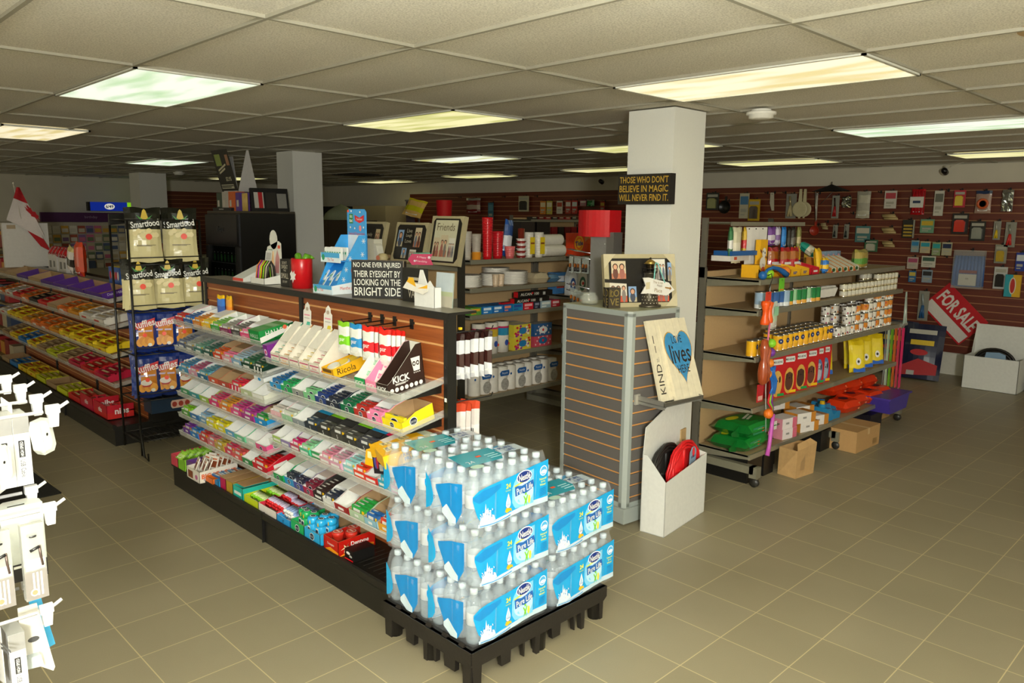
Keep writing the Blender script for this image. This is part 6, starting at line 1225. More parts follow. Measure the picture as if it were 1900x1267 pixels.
for k in range(14):
    i, j = k % 7, k//7; p = (Matrix.Translation(t.location) @ Matrix.Rotation(NX+.04, 4, 'Z')) @ Vector((.012+.0215*i, .06+.035*j, .172)); solo('mint_dispenser', me, 'clear white mint dispenser standing on the upper tier of the blue display', 'mints', p, NX+.04, group='upper tier mint dispensers')
for k in range(10):
    i, j = k % 5, k//5; p = (Matrix.Translation(t.location) @ Matrix.Rotation(NX+.04, 4, 'Z')) @ Vector((.015+.028*i, .01+.03*j, .03+.035*j)); solo('mint_dispenser', me, 'clear white mint dispenser leaning in the lower tier of the blue display', 'mints', p, NX+.04, -.7, .3*(-1)**k, group='lower tier mint dispensers')
B = MB(); B.box(0, .265, 0, .05, 0, .185, M('15120f', .55, noise=.2)); B.box(-.001, .266, .002, .05, .181, .1855, M('7a6a54', .6, noise=.3)); B.rect(.262, .2652, .0, .185, '8a7a64', o=-.0006)
for q, (s_, w_) in enumerate((('NO ONE EVER INJURED', .24), ('THEIR EYESIGHT BY', .235), ('LOOKING ON THE', .235), ('BRIGHT SIDE', .235))): B.text(s_, .130, .160-.041*q-(.005 if q == 3 else 0), .032 if q < 3 else .042, 'dcdcd0', o=-.001, width=w_, bold=.008)
solo('block_sign', B, 'black block sign NO ONE EVER INJURED THEIR EYESIGHT in white, on rack ledge', 'sign', (2.13, 3.30, TZ), -.9)
B = MB(); B.box(0, .10, 0, .05, 0, .155, M('17140f', .5), right=M('3a342a', .5)); 
for q, (s_, w_) in enumerate((("DON'T", .055), ('SWEAT', .07), ('THE', .03), ('SMALL', .08), ('STUFF', .05))): B.text(s_, .05, [.135, .112, .092, .062, .028][q], [.016, .022, .01, .03, .012][q], 'cfc8b4', o=-.001, width=w_)
solo('block_sign', B, "small black block reading DON'T SWEAT THE SMALL STUFF left of the red tin", 'sign', (2.16, 4.075, TZ), NX)
B = MB(); B.lathe([(0, 0), (.056, 0), (.058, .16), (.055, .165), (.053, .15), (.05, .004)], M('c8121a', .28), 24)
B.dpoly([(.0, .03), (.012, .05), (.03, .05), (.022, .065), (.036, .08), (.02, .085), (.018, .1), (.0, .085), (-.008, .1), (-.03, .08), (-.02, .06), (-.03, .045), (-.008, .048)], 'f0ece8', 'l', -.0572); 
solo('tin_cup', B, 'red tin with a white maple leaf holding green stems on the rack ledge', 'tin', (2.20, 3.905, TZ))
for k in range(2):
    B = MB(); mg2 = M('5f9a1c', .35); B.tube([(0, 0, 0), (.0, 0, .10), (.004, -.003, .14), (.012, -.012, .165), (.02, -.03, .16)], [.014, .015, .02, .02, .012], mg2, 10); B.tube([(.02, -.03, .16), (.03, -.048, .152)], [.012, .003], mg2, 8)
    solo('green_bird_stick', B, ['green bird headed stick at the left in the red tin', 'green bird headed stick at the right in the red tin'][k], 'toy', (2.20, 3.93-.05*k, TZ+.012), .6 if k else 2.2)
B = open_carton(.165, .20, .035, .07, 'e6e4dc', 'e0ded4', None); solo('bracelet_tray', B, 'white open tray of colourful bands on the left part of the rack ledge', 'tray', (2.12, 4.36, TZ), NX)
for k, c in enumerate(('f07a3a', '3a3a6a', 'e0409a', '8ad02a', 'f0a01a', '2a2420', '9ad42a', '3a3430', 'c8b8a0', '2a2622')):
    B = MB(); B.tube([(0, 0, 0), (0, .01, .07), (.0, .03, .10), (0, .045, .07), (.0, .05, 0)], .0075, M(c, .4), 6); solo('bracelet', B, f'{["orange", "navy", "pink", "lime", "amber", "black", "light lime", "dark grey", "tan", "charcoal"][k]} woven band looped in the white tray on the ledge', 'bracelet', (2.15, 4.345-.014*k, TZ+.03), NX)
B = MB(); B.box(0, .08, 0, .004, 0, .10, M('dcdcd6', .5)); B.rect(.01, .07, .05, .09, 'b8b4b0'); B.box(.08, .084, 0, .03, 0, .1, M('c8a070', .6)); solo('leaflet_stand', B, 'small white leaflet card rising behind the bands tray', 'card', (2.20, 4.345, TZ+.09), NX, -.15)
B = MB(); B.ext([(0, 0), (.20, 0), (.20, .11), (0, .02)], 'x', 0, .14, M('e2e2dc', .5)); B.rect(.0, .14, .002, .02, 'd84a3a'); solo('leaflet_holder', B, 'pale sloped leaflet box at the far left end of the rack ledge', 'leaflet holder', (2.12, 4.60, TZ), NX)
B = MB(); B.ext([(0, 0), (.16, 0), (.155, .19), (.13, .2), (.02, .17), (0, .12)], 'y', 0, .003, M('dcdad0', .5)); B.ell(.085, .205, .04, .045, 'd8d6cc', o=0); B.ell(.035, .105, .014, .014, '3a3a3a'); B.dpoly([(.09, .05), (.13, .05), (.14, .12), (.12, .16), (.10, .12)], 'c88a8a'); B.rect(.03, .07, .14, .145, 'c86a5a'); B.rect(.03, .07, .155, .16, '8aa89a'); B.rect(.125, .15, .165, .18, 'e85a3a')
solo('header_card', B, 'tall white card with a round top and pink figure behind the black block', 'card', (2.22, 4.36, TZ), NX).scale = (1.2, 1, 1.25)
# papers at the right end of the ledge
B = MB(); B.ext([(0, 0), (.14, 0), (.14, .09), (.11, .12), (.09, .105), (.06, .165), (.04, .165), (.02, .09)], 'y', 0, .003, M('e0e0dc', .5)); B.box(0, .14, -.002, .04, 0, .09, M('e4e4e0', .5)); solo('card_holder', B, 'white card holder with jagged top near the right end of the rack ledge', 'card holder', (2.16, 2.83, TZ), NX)
B = MB(); B.ext([(-.05, .08), (.10, .06), (.13, .075), (.135, .10), (-.02, .11)], 'y', -.03, -.027, M('e8e4d8', .5)); B.dpoly([(-.02, .11), (.05, .09), (.03, .13), (.0, .13)], 'e8b01c', o=-.0305); B.dpoly([(.06, .085), (.13, .088), (.13, .105), (.10, .095)], 'f0b41c', o=-.0305); solo('folded_card', B, 'folded white and yellow card resting across the white card holder', 'card', (2.16, 2.83, TZ), NX)
B = MB(); B.box(0, .12, 0, .006, 0, .155, M('a8b4a8', .15, alpha=.75)); B.rect(.0, .12, .05, .07, 'a8b08a'); B.rect(0, .12, .07, .155, 'b4bfc4'); B.rect(.0, .12, 0, .05, 'b0aa98'); solo('print_plaque', B, 'pale landscape print plaque behind the white card holder', 'plaque', (2.22, 2.76, TZ), NX, -.08)
B = MB(); B.box(0, .16, 0, .03, 0, .16, M('1a1712', .5))
for q, s_ in enumerate(('LOVE IS', 'VALID')): B.text(s_, .10, .10-.06*q, .04, 'b8b09a', o=-.001, maxw=.11)
solo('block_sign', B, 'dark block sign partly hidden behind the white card holder, lettered VALID', 'sign', (2.24, 3.03, TZ), NX)
# ------------------------------------------------------------------ bags hanging on the end of the near rack
for r_, (z_, n, c, c2, clear, h_, w_, cn, wd) in enumerate(((1.245, 5, '2e1612', '3a1c16', 'd8d8d8', .205, .085, 'dark brown topped', None), (.93, 3, 'c8482a', 'e8e0dc', 'd8cfc8', .25, .10, 'red topped striped', None), (.60, 2, 'd81018', 'e01c20', 'd01018', .19, .085, 'bright red', None))):
    me = bag_mesh(w_, h_, c, c2, wd, 'wht', .03, clear, seg=5)
    if r_ == 1: me.rect(-.03, .03, -.19, -.12, 'e8e8e4', 'f', -.017); [me.rect(-.026+.008*q, -.022+.008*q, -.185, -.125, 'dgr', 'f', -.0175) for q in range(7)]
    if r_ == 2: me.ell(0, -.08, .015, .015, 'wht', 'f', -.018); me.rect(-.03, .03, -.16, -.11, 'e8d8a8', 'f', -.016)
    me = me.mesh('bag')
    solo('peg_hook', hookrod(None, .26), f'black peg hook on the back of the near rack, {["upper", "middle", "lower"][r_]} one', 'hook', (2.165, 2.60, z_), -NX, group='back hooks')
    for k in range(n): solo('candy_bag', me, f'{cn} candy bag on the {["upper", "middle", "lower"][r_]} hook behind the near rack end', 'candy bag', (2.215+.042*k, 2.60+.004*(-1)**k, z_-.006), NX+.2*(-1)**k+.15, group=f'{cn} candy bags')
B = MB(); B.box(0, .012, 0, .012, 0, .01, 'ylw'); solo('hook_clip', B, 'tiny yellow clip at the top of the end hooks', 'clip', (2.20, 2.56, 1.262))

# ------------------------------------------------------------------ snack bag rack
t = root('snack_rack', 'tall black wire rack of snack bags between the two candy racks', 'wire rack', (1.90, 5.72, 0))
B = MB(); RW, RD = .50, .36
for x_ in (0, RW):
    for y_ in (0, RD): B.tube([(x_, y_, .02), (x_, y_, 1.70)], .008, m_black)
for z_ in (1.70, 1.39, 1.055, .75, .415, .12):
    for y_ in (0, RD): B.tube([(0, y_, z_), (RW, y_, z_)], .005, m_black)
    for x_ in (0, RW): B.tube([(x_, 0, z_), (x_, RD, z_)], .005, m_black)
part('frame', B, t)
for z_ in (1.40, 1.065, .76, .425, .12):
    B = MB()
    for k in range(12): B.tube([(0.0+RW*k/11, 0, z_-.01), (RW*k/11, RD, z_-.01)], .0028, m_black, 4)
    B.tube([(0, -.01, z_+.04), (RW, -.01, z_+.04)], .004, m_black); part('wire_shelf', B, t)
B = MB(); B.ext([(-.01, 1.66), (RW+.01, 1.72), (RW+.01, 1.74), (-.01, 1.74)], 'y', RD-.03, RD-.01, m_black); part('header', B, t)
for x_ in (0, RW):
    B = MB(); B.tube([(x_, .0, .25), (x_-.02, -.10, .04), (x_, -.12, .01), (x_+.02, -.06, .04)], .007, m_black); part('leg', B, t)
B = MB(); B.box(.10, .50, .05, .2, .30, .40, '0f2a44'); B.ext([(.24, .335), (.25, .32), (.42, .32), (.43, .335), (.43, .365), (.42, .38), (.25, .38), (.24, .365)], 'y', .046, .05, 'd8b8a8'); [B.ell(.265+.047*q, .35, .018, .02, 'a83a2a', o=.0445) for q in range(4)]
part('sign_plate', B, t, label='dark blue plate with four red rounds')
def snack(c_top, c_bot, word, wc, kind):
    w_, h_ = .17, .29; B = MB(); nx, nz = 8, 10; vs = []
    for s_ in (-1, 1):
        for j in range(nz+1):
            for i in range(nx+1):
                a, b_ = i/nx, j/nz; bu = (max(0, sin(pi*a))**.5)*(max(0, sin(pi*b_))**.45)
                vs.append((w_*(a-.5)*(1-.08*sin(pi*b_)), s_*(.001+.035*bu)+.004*sin(13*a+9*b_)*bu+.003*sin(31*b_-12*a)*bu, h_*b_+.004*sin(8*a)*(1 if j in (0, nz) else 0)))
    n = (nx+1)*(nz+1)
    for s_ in (0, 1):
        for j in range(nz):
            for i in range(nx):
                a = s_*n+j*(nx+1)+i; q = (a, a+1, a+nx+2, a+nx+1); c = c_top if j >= 6 else c_bot
                if kind == 'r': c = '16307e' if (j >= 7 or j < 2) else ('d8882a' if (i-4)**2+(j-4)**2 < 9 else '1a3c94')
                B.add([vs[k] for k in (q if s_ == 0 else q[::-1])], [(0, 1, 2, 3)], M(c, .24, coat=.6, bump=1.0, nscale=22), True)
    if kind == 's':
        B.text(word, 0, h_*.70, .035, wc, 'f', -.040, width=.14, rot=.12, bold=.02); B.ext([(-.02, h_*.78), (.02, h_*.78), (.008, h_*.94), (0, h_*.97), (-.008, h_*.94)], 'y', -.034, -.032, 'd8b82a'); B.dpoly([(-.04, h_*.86), (-.02, h_*.76), (.0, h_*.76)], '3a8a2a', o=-.035); B.dpoly([(.04, h_*.86), (.02, h_*.76), (.0, h_*.76)], '3a8a2a', o=-.035)
        for q in range(7): B.ell(-.05+.017*q, h_*(.52+.05*sin(q*2)), .014, .014, 'e8d8a0', o=-.0395-.0002*q, n=8)
        B.ell(.015, h_*.46, .016, .016, 'ff4a2a', o=-.042); B.text('WHITE CHEDDAR', 0, h_*.30, .008, '6a5a3a', 'f', -.038, maxw=.1)
    else:
        B.dpoly([(-.07, h_*.70), (.0, h_*.76), (.075, h_*.84), (.07, h_*.70), (.0, h_*.60), (-.065, h_*.56)], 'c8161c', o=-.037); B.text('Ruffles', 0, h_*.70, .05, 'f0e4e0', 'f', -.039, width=.14, rot=.18, bold=.02)
        B.rect(-.05, .05, h_*.50, h_*.54, 'c8b8d8', o=-.0385)
        for q in range(5): B.ell(-.035+.018*q, h_*(.24+.04*(q % 2)), .024, .030, ['e8a02a', 'd88a1c'][q % 2], o=-.0385-.0003*q, n=10)
        B.ell(.03, h_*.18, .014, .012, 'f0ece4', o=-.0405); B.ell(.0, h_*.42, .014, .014, 'ff4a2a', o=-.0415)
        if word == '2': B.ell(-.01, h_*.36, .035, .02, 'f0e8e0', o=-.041); B.dpoly([(-.04, h_*.34), (.03, h_*.34), (.01, h_*.26), (-.03, h_*.26)], 'b8241c', o=-.0408)
    return B.mesh('bag')
sm = snack('16180e', 'e2d6a0', 'Smartfood', 'f0efe8', 's'); rf = snack('', '', '1', '', 'r'); rf2 = snack('', '', '2', '', 'r')
for me, nm, z_, xs_, sc_ in ((sm, 'black and cream popcorn bag, top shelf of snack rack', 1.405, (.13, .38), 1.32), (sm, 'black and cream popcorn bag, second shelf of snack rack', 1.07, (.07, .27, .47), 1.22), (rf, 'blue ridged chip bag, third shelf of snack rack', .765, (.08, .22, .36), 1.0), (rf2, 'blue and orange ridged chip bag, fourth shelf of snack rack', .43, (.08, .22, .36), 1.08)):
    for j in (1, 0):
        for k, x_ in enumerate(xs_):
            o = solo('snack_bag', me, nm+(', front row, ' if j == 0 else ', back row, ')+['left', 'middle', 'right'][k if len(xs_) == 3 else k*2], 'snack bag', (1.90+x_+.02*j, 5.72+.04+.11*j, z_), -.3+.1*(-1)**k, -.10)
            o.scale = (sc_, 1, sc_)

# ------------------------------------------------------------------ chocolate rack further left
CX, CP = 1.90, 2.13
secs = [(9.90, 8.66), (8.66, 7.42), (7.42, 6.18)]
ZC = [1.085, .885, .665, .44]
candy_rack('long chocolate rack of brown slatted boards further left with a black base', CX, 0, secs, 1.155, [ZC]*3, CP, back=.35)
def choc(w, d, h, c, inner, word=None, wc='wht', bars=None):
    B = open_carton(w, d, h, h+.01, c, inner, word, wc)
    return B
CC = {'purple': ('4a1a80', 'b08c6a'), 'cardboard brown': ('a88a62', 'a88a62'), 'orange': ('e0701c', 'c09a6a'), 'white': ('dcd6ca', 'c8b08a'), 'red': ('c8201c', 'b0906a'), 'yellow': ('e8c81a', 'c8a04a'), 'black': ('1c1814', 'a88a62'), 'amber': ('d8901c', 'b89058'), 'magenta red': ('c0143a', 'b89068'), 'lime yellow': ('c8cf1e', 'b89a5a'), 'blue': ('2478c0', 'b89068')}
rows = [
 ['cardboard brown', 'cardboard brown', 'purple', 'cardboard brown', 'purple', 'purple', 'purple', 'purple'],
 ['orange', 'white', 'red', 'orange', 'black', 'red', 'cardboard brown', 'orange', 'amber', 'white', 'white'],
 ['white', 'yellow', 'yellow', 'amber', 'orange', 'orange', 'amber', 'yellow', 'yellow', 'yellow', 'yellow'],
 ['cardboard brown', 'yellow', 'blue', 'yellow', 'cardboard brown', 'lime yellow', 'cardboard brown', 'magenta red', 'red', 'magenta red'],
 ['cardboard brown', 'blue', 'yellow', 'yellow', 'lime yellow', 'cardboard brown', 'lime yellow', 'red', 'magenta red', 'red']]
barmesh = {}
for r_, row in enumerate(rows):
    zf = ZC[r_] if r_ < 4 else .153; ya, yb2 = 9.80, 6.36; n = len(row); L = (ya-yb2)/n
    for k, cn in enumerate(row):
        c, inn = CC[cn]; w_ = L*.93
        B = open_carton(w_, .20, .05, .06, c, inn)
        if cn in ('white', 'orange') : B.rect(w_*.2, w_*.6, .015, .035, 'c83a2a' if cn == 'white' else 'wht')
        if cn == 'yellow': B.text('BAR', w_*.5, .025, .02, 'c8161c', o=-.001)
        if r_ == 0 and k == n-1: B.text('Dairy Milk', .10, .03, .025, 'd8d0e8', 'r', w_+.001); 
        if r_ == 4 and k >= n-2: B.T = I4; B.box(0, w_, 0, .003, .05, .11, M('c0142a', .4)); B.box(w_-.003, w_, 0, .2, .05, .11, M('c0142a', .4)); B.text('nibs', .11, .06, .05, 'f0e4e0', 'r', w_+.001, bold=.03); B.text('nibs', w_*.5, .06, .04, 'f0e4e0', o=-.001, bold=.03)
        y_ = ya-L*k; tl = TILT if r_ < 4 else 0
        xx = CX+.01 if r_ < 4 else CX-.02
        solo('chocolate_carton', B, f'{cn} carton, {ORD[k]} from left, {["top", "second", "third", "fourth", "bottom"][r_]} level of chocolate rack', 'carton', (xx, y_, zf+.003), NX, tl)
        key = (cn, n)
        if key not in barmesh:
            P = MB(); P.box(0, w_*.85, 0, .035, 0, .014, M(c, .3, coat=.3)); P.rect(w_*.15, w_*.6, .008, .027, 'e8d8a8' if cn != 'yellow' else 'c8161c', 't', .0145); barmesh[key] = P.mesh('bar')
        if cn not in ('cardboard brown', 'purple') or r_ == 3:
            for q in range(3):
                v = .02+.055*q; c_, s_ = (ct, st) if r_ < 4 else (1, 0)
                solo('chocolate_bar', barmesh[key], f'{cn} wrapped bar in {ORD[k]} carton from left, {["top", "second", "third", "fourth", "bottom"][r_]} chocolate rack level', 'candy bar', (xx+v*c_, y_-.01, zf+.045+v*s_), NX+random.uniform(-.06, .06), tl, group=f'bars in {ORD[k]} carton of chocolate rack level {r_+1}')
# on top of the chocolate rack
B = MB(); B.box(0, .42, 0, .06, 0, .46, M('d6d2cb', .6)); B.rect(.04, .12, .40, .44, 'b09a7a'); solo('white_box', B, 'large blank white box on the left end of the chocolate rack', 'box', (1.93, 9.50, 1.168), 0)
t = root('flag', 'small red and white maple leaf flag on a pole above the white box', 'flag', (2.26, 9.43, 1.645), pi/2); t.scale = (1, .75, .76)
B = MB(); B.tube([(0, .22, .0), (0, .28, .50)], .006, M('d8d0c0')); B.lathe([(0, .0), (.014, .008), (0, .03)], M('e8e0d0'), 10, cy=.28, cz=.5); part('pole', B, t)
# flag hangs diagonally in the plane facing -x: p0 near pole tip
def FP(u, v): return (-.01-.01*sin(6*u+3*v), .245-.02*u-.30*v*1.0+.09*(1-v)*u, .47-.50*u-.12*v*(1-u)-.10*v)
def quadstrip(u0_, u1, m):
    V = []; 
    for i in range(7):
        for j in range(7): V.append(FPn(u0_+(u1-u0_)*i/6, j/6))
    part('cloth', MB().add(V, [(i*7+j, i*7+j+1, (i+1)*7+j+1, (i+1)*7+j) for i in range(6) for j in range(6)], M(m, .8), True), t)
def FPn(u, v):   # four corners in (y, z) of the hanging flag
    a, b_, c, d = (.25, .46), (.21, .46), (.42, -.02), (.0, -.20)
    top = (a[0]+(b_[0]-a[0])*v, a[1]); bot = (.40+(-.04-.40)*v, .02-.22*v)
    y_ = top[0]+(bot[0]-top[0])*u; z_ = top[1]+(bot[1]-top[1])*u
    return (-.012-.012*sin(5*u+4*v), y_, z_)
V = []
B = MB(); N = 12
for i in range(N+1):
    for j in range(N+1): V.append(FPn(i/N, j/N))
for i in range(N):
    for j in range(N):
        u = i/N*1.0; red = u < .30
        a = i*(N+1)+j; B.add([V[a], V[a+1], V[a+N+2], V[a+N+1]], [(0, 1, 2, 3)], M('b3121c' if red else 'ddd3cf', .8), True)
B.add([(-.03, .17, -.12), (-.03, -.02, -.24), (-.03, -.11, -.42), (-.03, .02, -.34), ], [(0, 1, 2, 3)], M('b3121c', .8)); B.add([(-.028, .36, .01), (-.028, .0, -.18), (-.03, -.02, -.24), (-.03, .17, -.12)], [(0, 1, 2, 3)], M('ddd3cf', .8))
leaf = [(0, -.14), (.01, -.07), (.07, -.08), (.055, -.05), (.10, .0), (.075, .01), (.085, .05), (.05, .04), (.03, .03), (.04, .09), (.02, .075), (0, .12), (-.02, .075), (-.04, .09), (-.03, .03), (-.05, .04), (-.085, .05), (-.075, .01), (-.10, 0), (-.055, -.05), (-.07, -.08), (-.01, -.07)]
B.add([(-.055, .10-(a*.9*cos(.5)-b_*1.1*sin(.5)), .12+(a*.9*sin(.5)*-1+b_*1.1*cos(.5))) for a, b_ in leaf], [tuple(range(len(leaf)))], M('b3121c', .8)); part('cloth', B, t)
for k, (y_, w_, c, cn, h_) in enumerate(((8.9, .3, 'c8c4c0', 'pale grey printed', .16), (8.55, .25, 'c8c4c0', 'second pale grey printed', .14))):
    solo('stock_box', simplebox(w_, .2, h_, c, lambda B: (B.rect(.05, .12, .03, .10, '6a6864'), B.rect(.18, .24, .04, .10, '6a6864')), top='a01418'), f'{cn} box with red bags on the chocolate rack ledge', 'box', (2.18, y_, 1.17), NX)
for k in range(5): solo('snack_packet', bag_mesh(.13, .11, 'a8141c', 'b81c24', None, 'wht', .05, '9a1018', seg=4).mesh('bag'), 'red snack packet piled on the pale grey boxes', 'packet', (2.24, 8.85-.12*k, 1.41), NX, -.5, group='red packets on the pale boxes')
solo('snack_packet', bag_mesh(.2, .3, 'd8441c', 'c8401a', None, 'wht', .08, 'd03c14', seg=6).mesh('bag'), 'tall orange red bag standing on the chocolate rack near its right end', 'packet', (2.1, 7.55, 1.49), NX)
solo('snack_packet', bag_mesh(.14, .24, 'c8b87a', '2a2420', None, 'wht', .06, 'd8d0c8', seg=6).mesh('bag'), 'tilted white and black bag beside the tall orange red one', 'packet', (2.1, 7.78, 1.44), NX, 0, .3)
B = simplebox(.26, .15, .14, '2a5ab0', lambda B: [B.ell(.04+.045*q, .07, .02, .035, ['red', 'f0e4e0', 'e88a2a'][q % 3]) for q in range(5)], top='d8c81e'); solo('stock_box', B, 'blue box with colourful figures and a yellow rim on the chocolate rack', 'box', (2.14, 6.95, 1.17), NX)
B = simplebox(.30, .12, .06, 'd8c81e'); solo('stock_box', B, 'yellow box lid behind the snack rack on the chocolate rack', 'box', (2.34, 6.95, 1.25), NX)

# ------------------------------------------------------------------ black cooler and what stands on it
t = root('drinks_cooler', 'black glass door drinks cooler left of the middle pillar', 'cooler', (3.30, 6.95, 0))
B = MB(); mk = M('0a0a0a', .35); B.box(0, .56, 0, .71, .05, 1.755, mk); part('body', B, t)
B = MB(); B.box(-.03, 0, .02, .70, 1.45, 1.74, M('0d0d10', .25)); B.box(-.034, -.03, .02, .70, .10, .14, mk); B.box(-.035, 0, .02, .06, .10, 1.44, M('3a3a38', .3, .6)); B.box(-.035, 0, .66, .70, .10, 1.44, M('2a2a28', .3, .6)); B.text('Pepsi', -.36, 1.60, .06, '1c222c', 'l', -.036); part('door_frame', B, t)
B = MB(); B.box(-.01, -.005, .06, .66, .14, 1.44, M('0e1210', .06, alpha=.45, noise=0)); part('glass_pane', B, t)
B = MB(); B.box(.0, .56, .0, .71, 1.757, 1.775, M('4a4438', .3, .4)); part('top_rim', B, t)
B = MB(); B.T = Matrix.Translation((-.004, 0, 0))
for z_ in (1.28, 1.12, .96, .80, .64):
    B.box(-.001, 0, .08, .64, z_, z_+.006, M('8a8c88', .3))
    for k in range(7): B.ell(-.12-.075*k, z_+.05, .022, .04, ['2a6a2a', '3a7a3a', '1c4a2a'][k % 3], 'l', -.0012, 8); B.ell(-.12-.075*k, z_+.10, .006, .006, 'wht', 'l', -.0014, 6)
part('stocked_shelves', B, t)
B = MB(); B.ext([(0, 0), (.30, 0), (.26, .33), (.08, .33)], 'x', -.002, .0, M('c8c4be', .6)); B.T = Matrix.Rotation(-.25, 4, 'Y')
B.box(0, .003, 0, .34, 0, .40, M('1f1c16', .4)); B.rect(-.30, -.18, .25, .36, '8a9a4a', 'l', -.001); B.text('Coffee', -.19, .22, .05, 'c8c0a0', 'l', -.002, rot=.3); B.text('$2.95', -.12, .12, .045, 'c8c0a0', 'l', -.002, bold=.02); B.rect(-.31, -.05, .03, .07, 'b8b49a', 'l', -.0015); B.text('HOT BEVERAGE', -.18, .05, .025, '2a2620', 'l', -.002); B.rect(-.08, -.02, .25, .35, 'a87a5a', 'l', -.001)
B.T = I4; B.ext([(.003, .0), (.20, .0), (.12, .39), (.10, .39)], 'y', .0, .003, M('c4c0ba', .6)); 
solo('tent_poster', B, 'tented dark poster stand on top of the black cooler', 'poster stand', (3.42, 7.22, 1.96), 0)
for k, (y_, c, w_, h_, cn) in enumerate(((7.52, '3a4a3a', .12, .17, 'dark green'), (7.40, 'b8b0a4', .13, .18, 'pale printed'), (7.26, 'd0642a', .13, .18, 'orange'), (7.11, '5a3a8a', .08, .17, 'purple'))):
    solo('snack_carton', simplebox(w_, .1, h_, c, lambda B: B.rect(.02, .06, .04, .10, 'c8c0b0')), f'{cn} carton on top of the black cooler', 'carton', (3.34, y_, 1.776), NX)
B = simplebox(.4, .12, .03, '0c0c0a', lambda B: B.rect(.14, .24, .01, .02, '9a9890')); solo('bar_sign', B, 'low black sign bar along the front of the cooler top', 'sign', (3.31, 7.55, 1.776), NX)
B = MB(); B.box(0, .36, 0, .03, 0, .22, 'blk'); B.rect(.03, .12, .03, .18, 'c8c4b8'); B.rect(.07, .11, .03, .18, 'b81c20', o=-.001); B.rect(.14, .24, .03, .18, '2a2620', o=-.001); B.rect(.25, .34, .03, .17, '8a8880', o=-.001); solo('photo_frame', B, 'wide black framed picture leaning on the cooler top by the middle pillar', 'photo frame', (3.44, 6.99, 1.776), -.15, -.2)
for k in range(4): solo('candle', MB().lathe([(0, 0), (.01, 0), (.01, .16), (0, .165)], M('c8a85a', .5), 8), 'tan taper candle on the cooler top beside the purple carton', 'candle', (3.36, 7.00-.025*k, 1.776), group='taper candles on the cooler')

# spinner of small packets behind the snack rack
t = root('packet_rack', 'dim rack of small red packets behind the snack rack', 'rack', (2.85, 8.05, 0), NX)
B = MB(); B.box(0, .62, .2, .24, 0, 1.45, M('2a241c', .6)); [B.box(0, .62, 0, .2, z_, z_+.012, M('4a4234', .5)) for z_ in (.3, .55, .8, 1.05, 1.3)]; part('frame', B, t)
for r_, z_ in enumerate((.313, .563, .813, 1.063, 1.313)):
    for k in range(6): solo('snack_packet', simplebox(.08, .05, .15, ['5a3a24', '7a1c1c', '4a4a30'][r_ % 3], lambda B: B.ell(.04, .07, .025, .03, 'b8402a')), f'small dim packet on the {ORD[4-r_]} tier from the top of the packet rack', 'packet', (2.86, 8.02-.1*k, z_), NX, group=f'packets on tier {ORD[4-r_]} of the packet rack')

# ------------------------------------------------------------------ back wall: card racks and lit signs
B = MB(); B.box(3.2, 5.35, 15.75, 16.1, .0, 1.56, M('b8b09c', .7)); solo('card_rack_cabinet', B, 'long greeting card rack along the back wall at the far left', 'card rack')
B = MB(); B.box(3.79, 5.40, 15.70, 15.78, 1.565, 1.735, M('4a1250', .5)); B.box(5.34, 5.68, 15.70, 15.78, 1.565, 1.735, M('8a1018', .5)); B.text('birthday', 4.60, 1.65, .06, 'a088a8', 'f', 15.699); solo('header_board', B, 'purple header board lettered birthday with a dark red end above the card rack', 'header sign')
B = MB(); B.box(5.76, 6.43, 15.5, 15.58, 1.57, 1.745, M('c4501c', .5)); B.box(5.76, 6.43, 15.52, 15.56, 0, 1.57, M('4a2a1c', .6)); B.rect(5.76, 5.98, 1.57, 1.745, 'b8201c', o=15.499); B.text('Seasonal', 6.2, 1.65, .05, 'd86a3a', 'f', 15.499); solo('header_board', B, 'orange header board right of the far left pillar', 'header sign')
B = MB(); B.box(4.60, 5.24, 15.70, 15.8, 1.77, 1.93, M('0c2c9a', .4, emit=.5, noise=0)); B.ell(4.93, 1.85, .09, .055, M('e8e4d8', emit=.6, noise=0), 'f', 15.699); B.text('6/49', 4.93, 1.85, .06, '2a5ab8', 'f', 15.6985, bold=.03); B.box(4.56, 4.60, 15.70, 15.8, 1.77, 1.93, 'blk'); B.box(5.24, 5.46, 15.70, 15.8, 1.77, 1.93, M('8ad81c', .4, emit=.6, noise=0)); solo('lottery_sign', B, 'lit blue and green lottery sign on top of the purple header board', 'lit sign')
random.seed(11)
gcol = ['c8c0ac', 'b8a888', 'a8503a', 'd0c8b8', '6a7a5a', '8a6a9a', 'c89a3a', '4a5a7a', 'c86a8a', 'ded6c4']
for r_, z_ in enumerate((.72, .88, 1.04, 1.20, 1.36)):
    for k in range(15):
        solo('greeting_card', simplebox(.12, .01, .14, gcol[(k*3+r_*7) % 10], lambda B: B.rect(.01, .11, .02, .09, gcol[random.randrange(10)])), f'greeting card in the {ORD[4-r_]} row from the top of the far card rack', 'greeting card', (3.28+.137*k, 15.72, z_), 0, -.15, group=f'greeting cards, {ORD[4-r_]} row')
for k in range(0): solo('gift_bag', simplebox(.10, .05, .07, ['a01c1c', 'c88a2a', '8a3a2a', 'b8b09a'][k % 4]), 'small red or tan item standing on top of the far card rack', 'gift', (3.5+.135*k, 15.70-.06, 1.50-.0), group='items along the far card rack top')
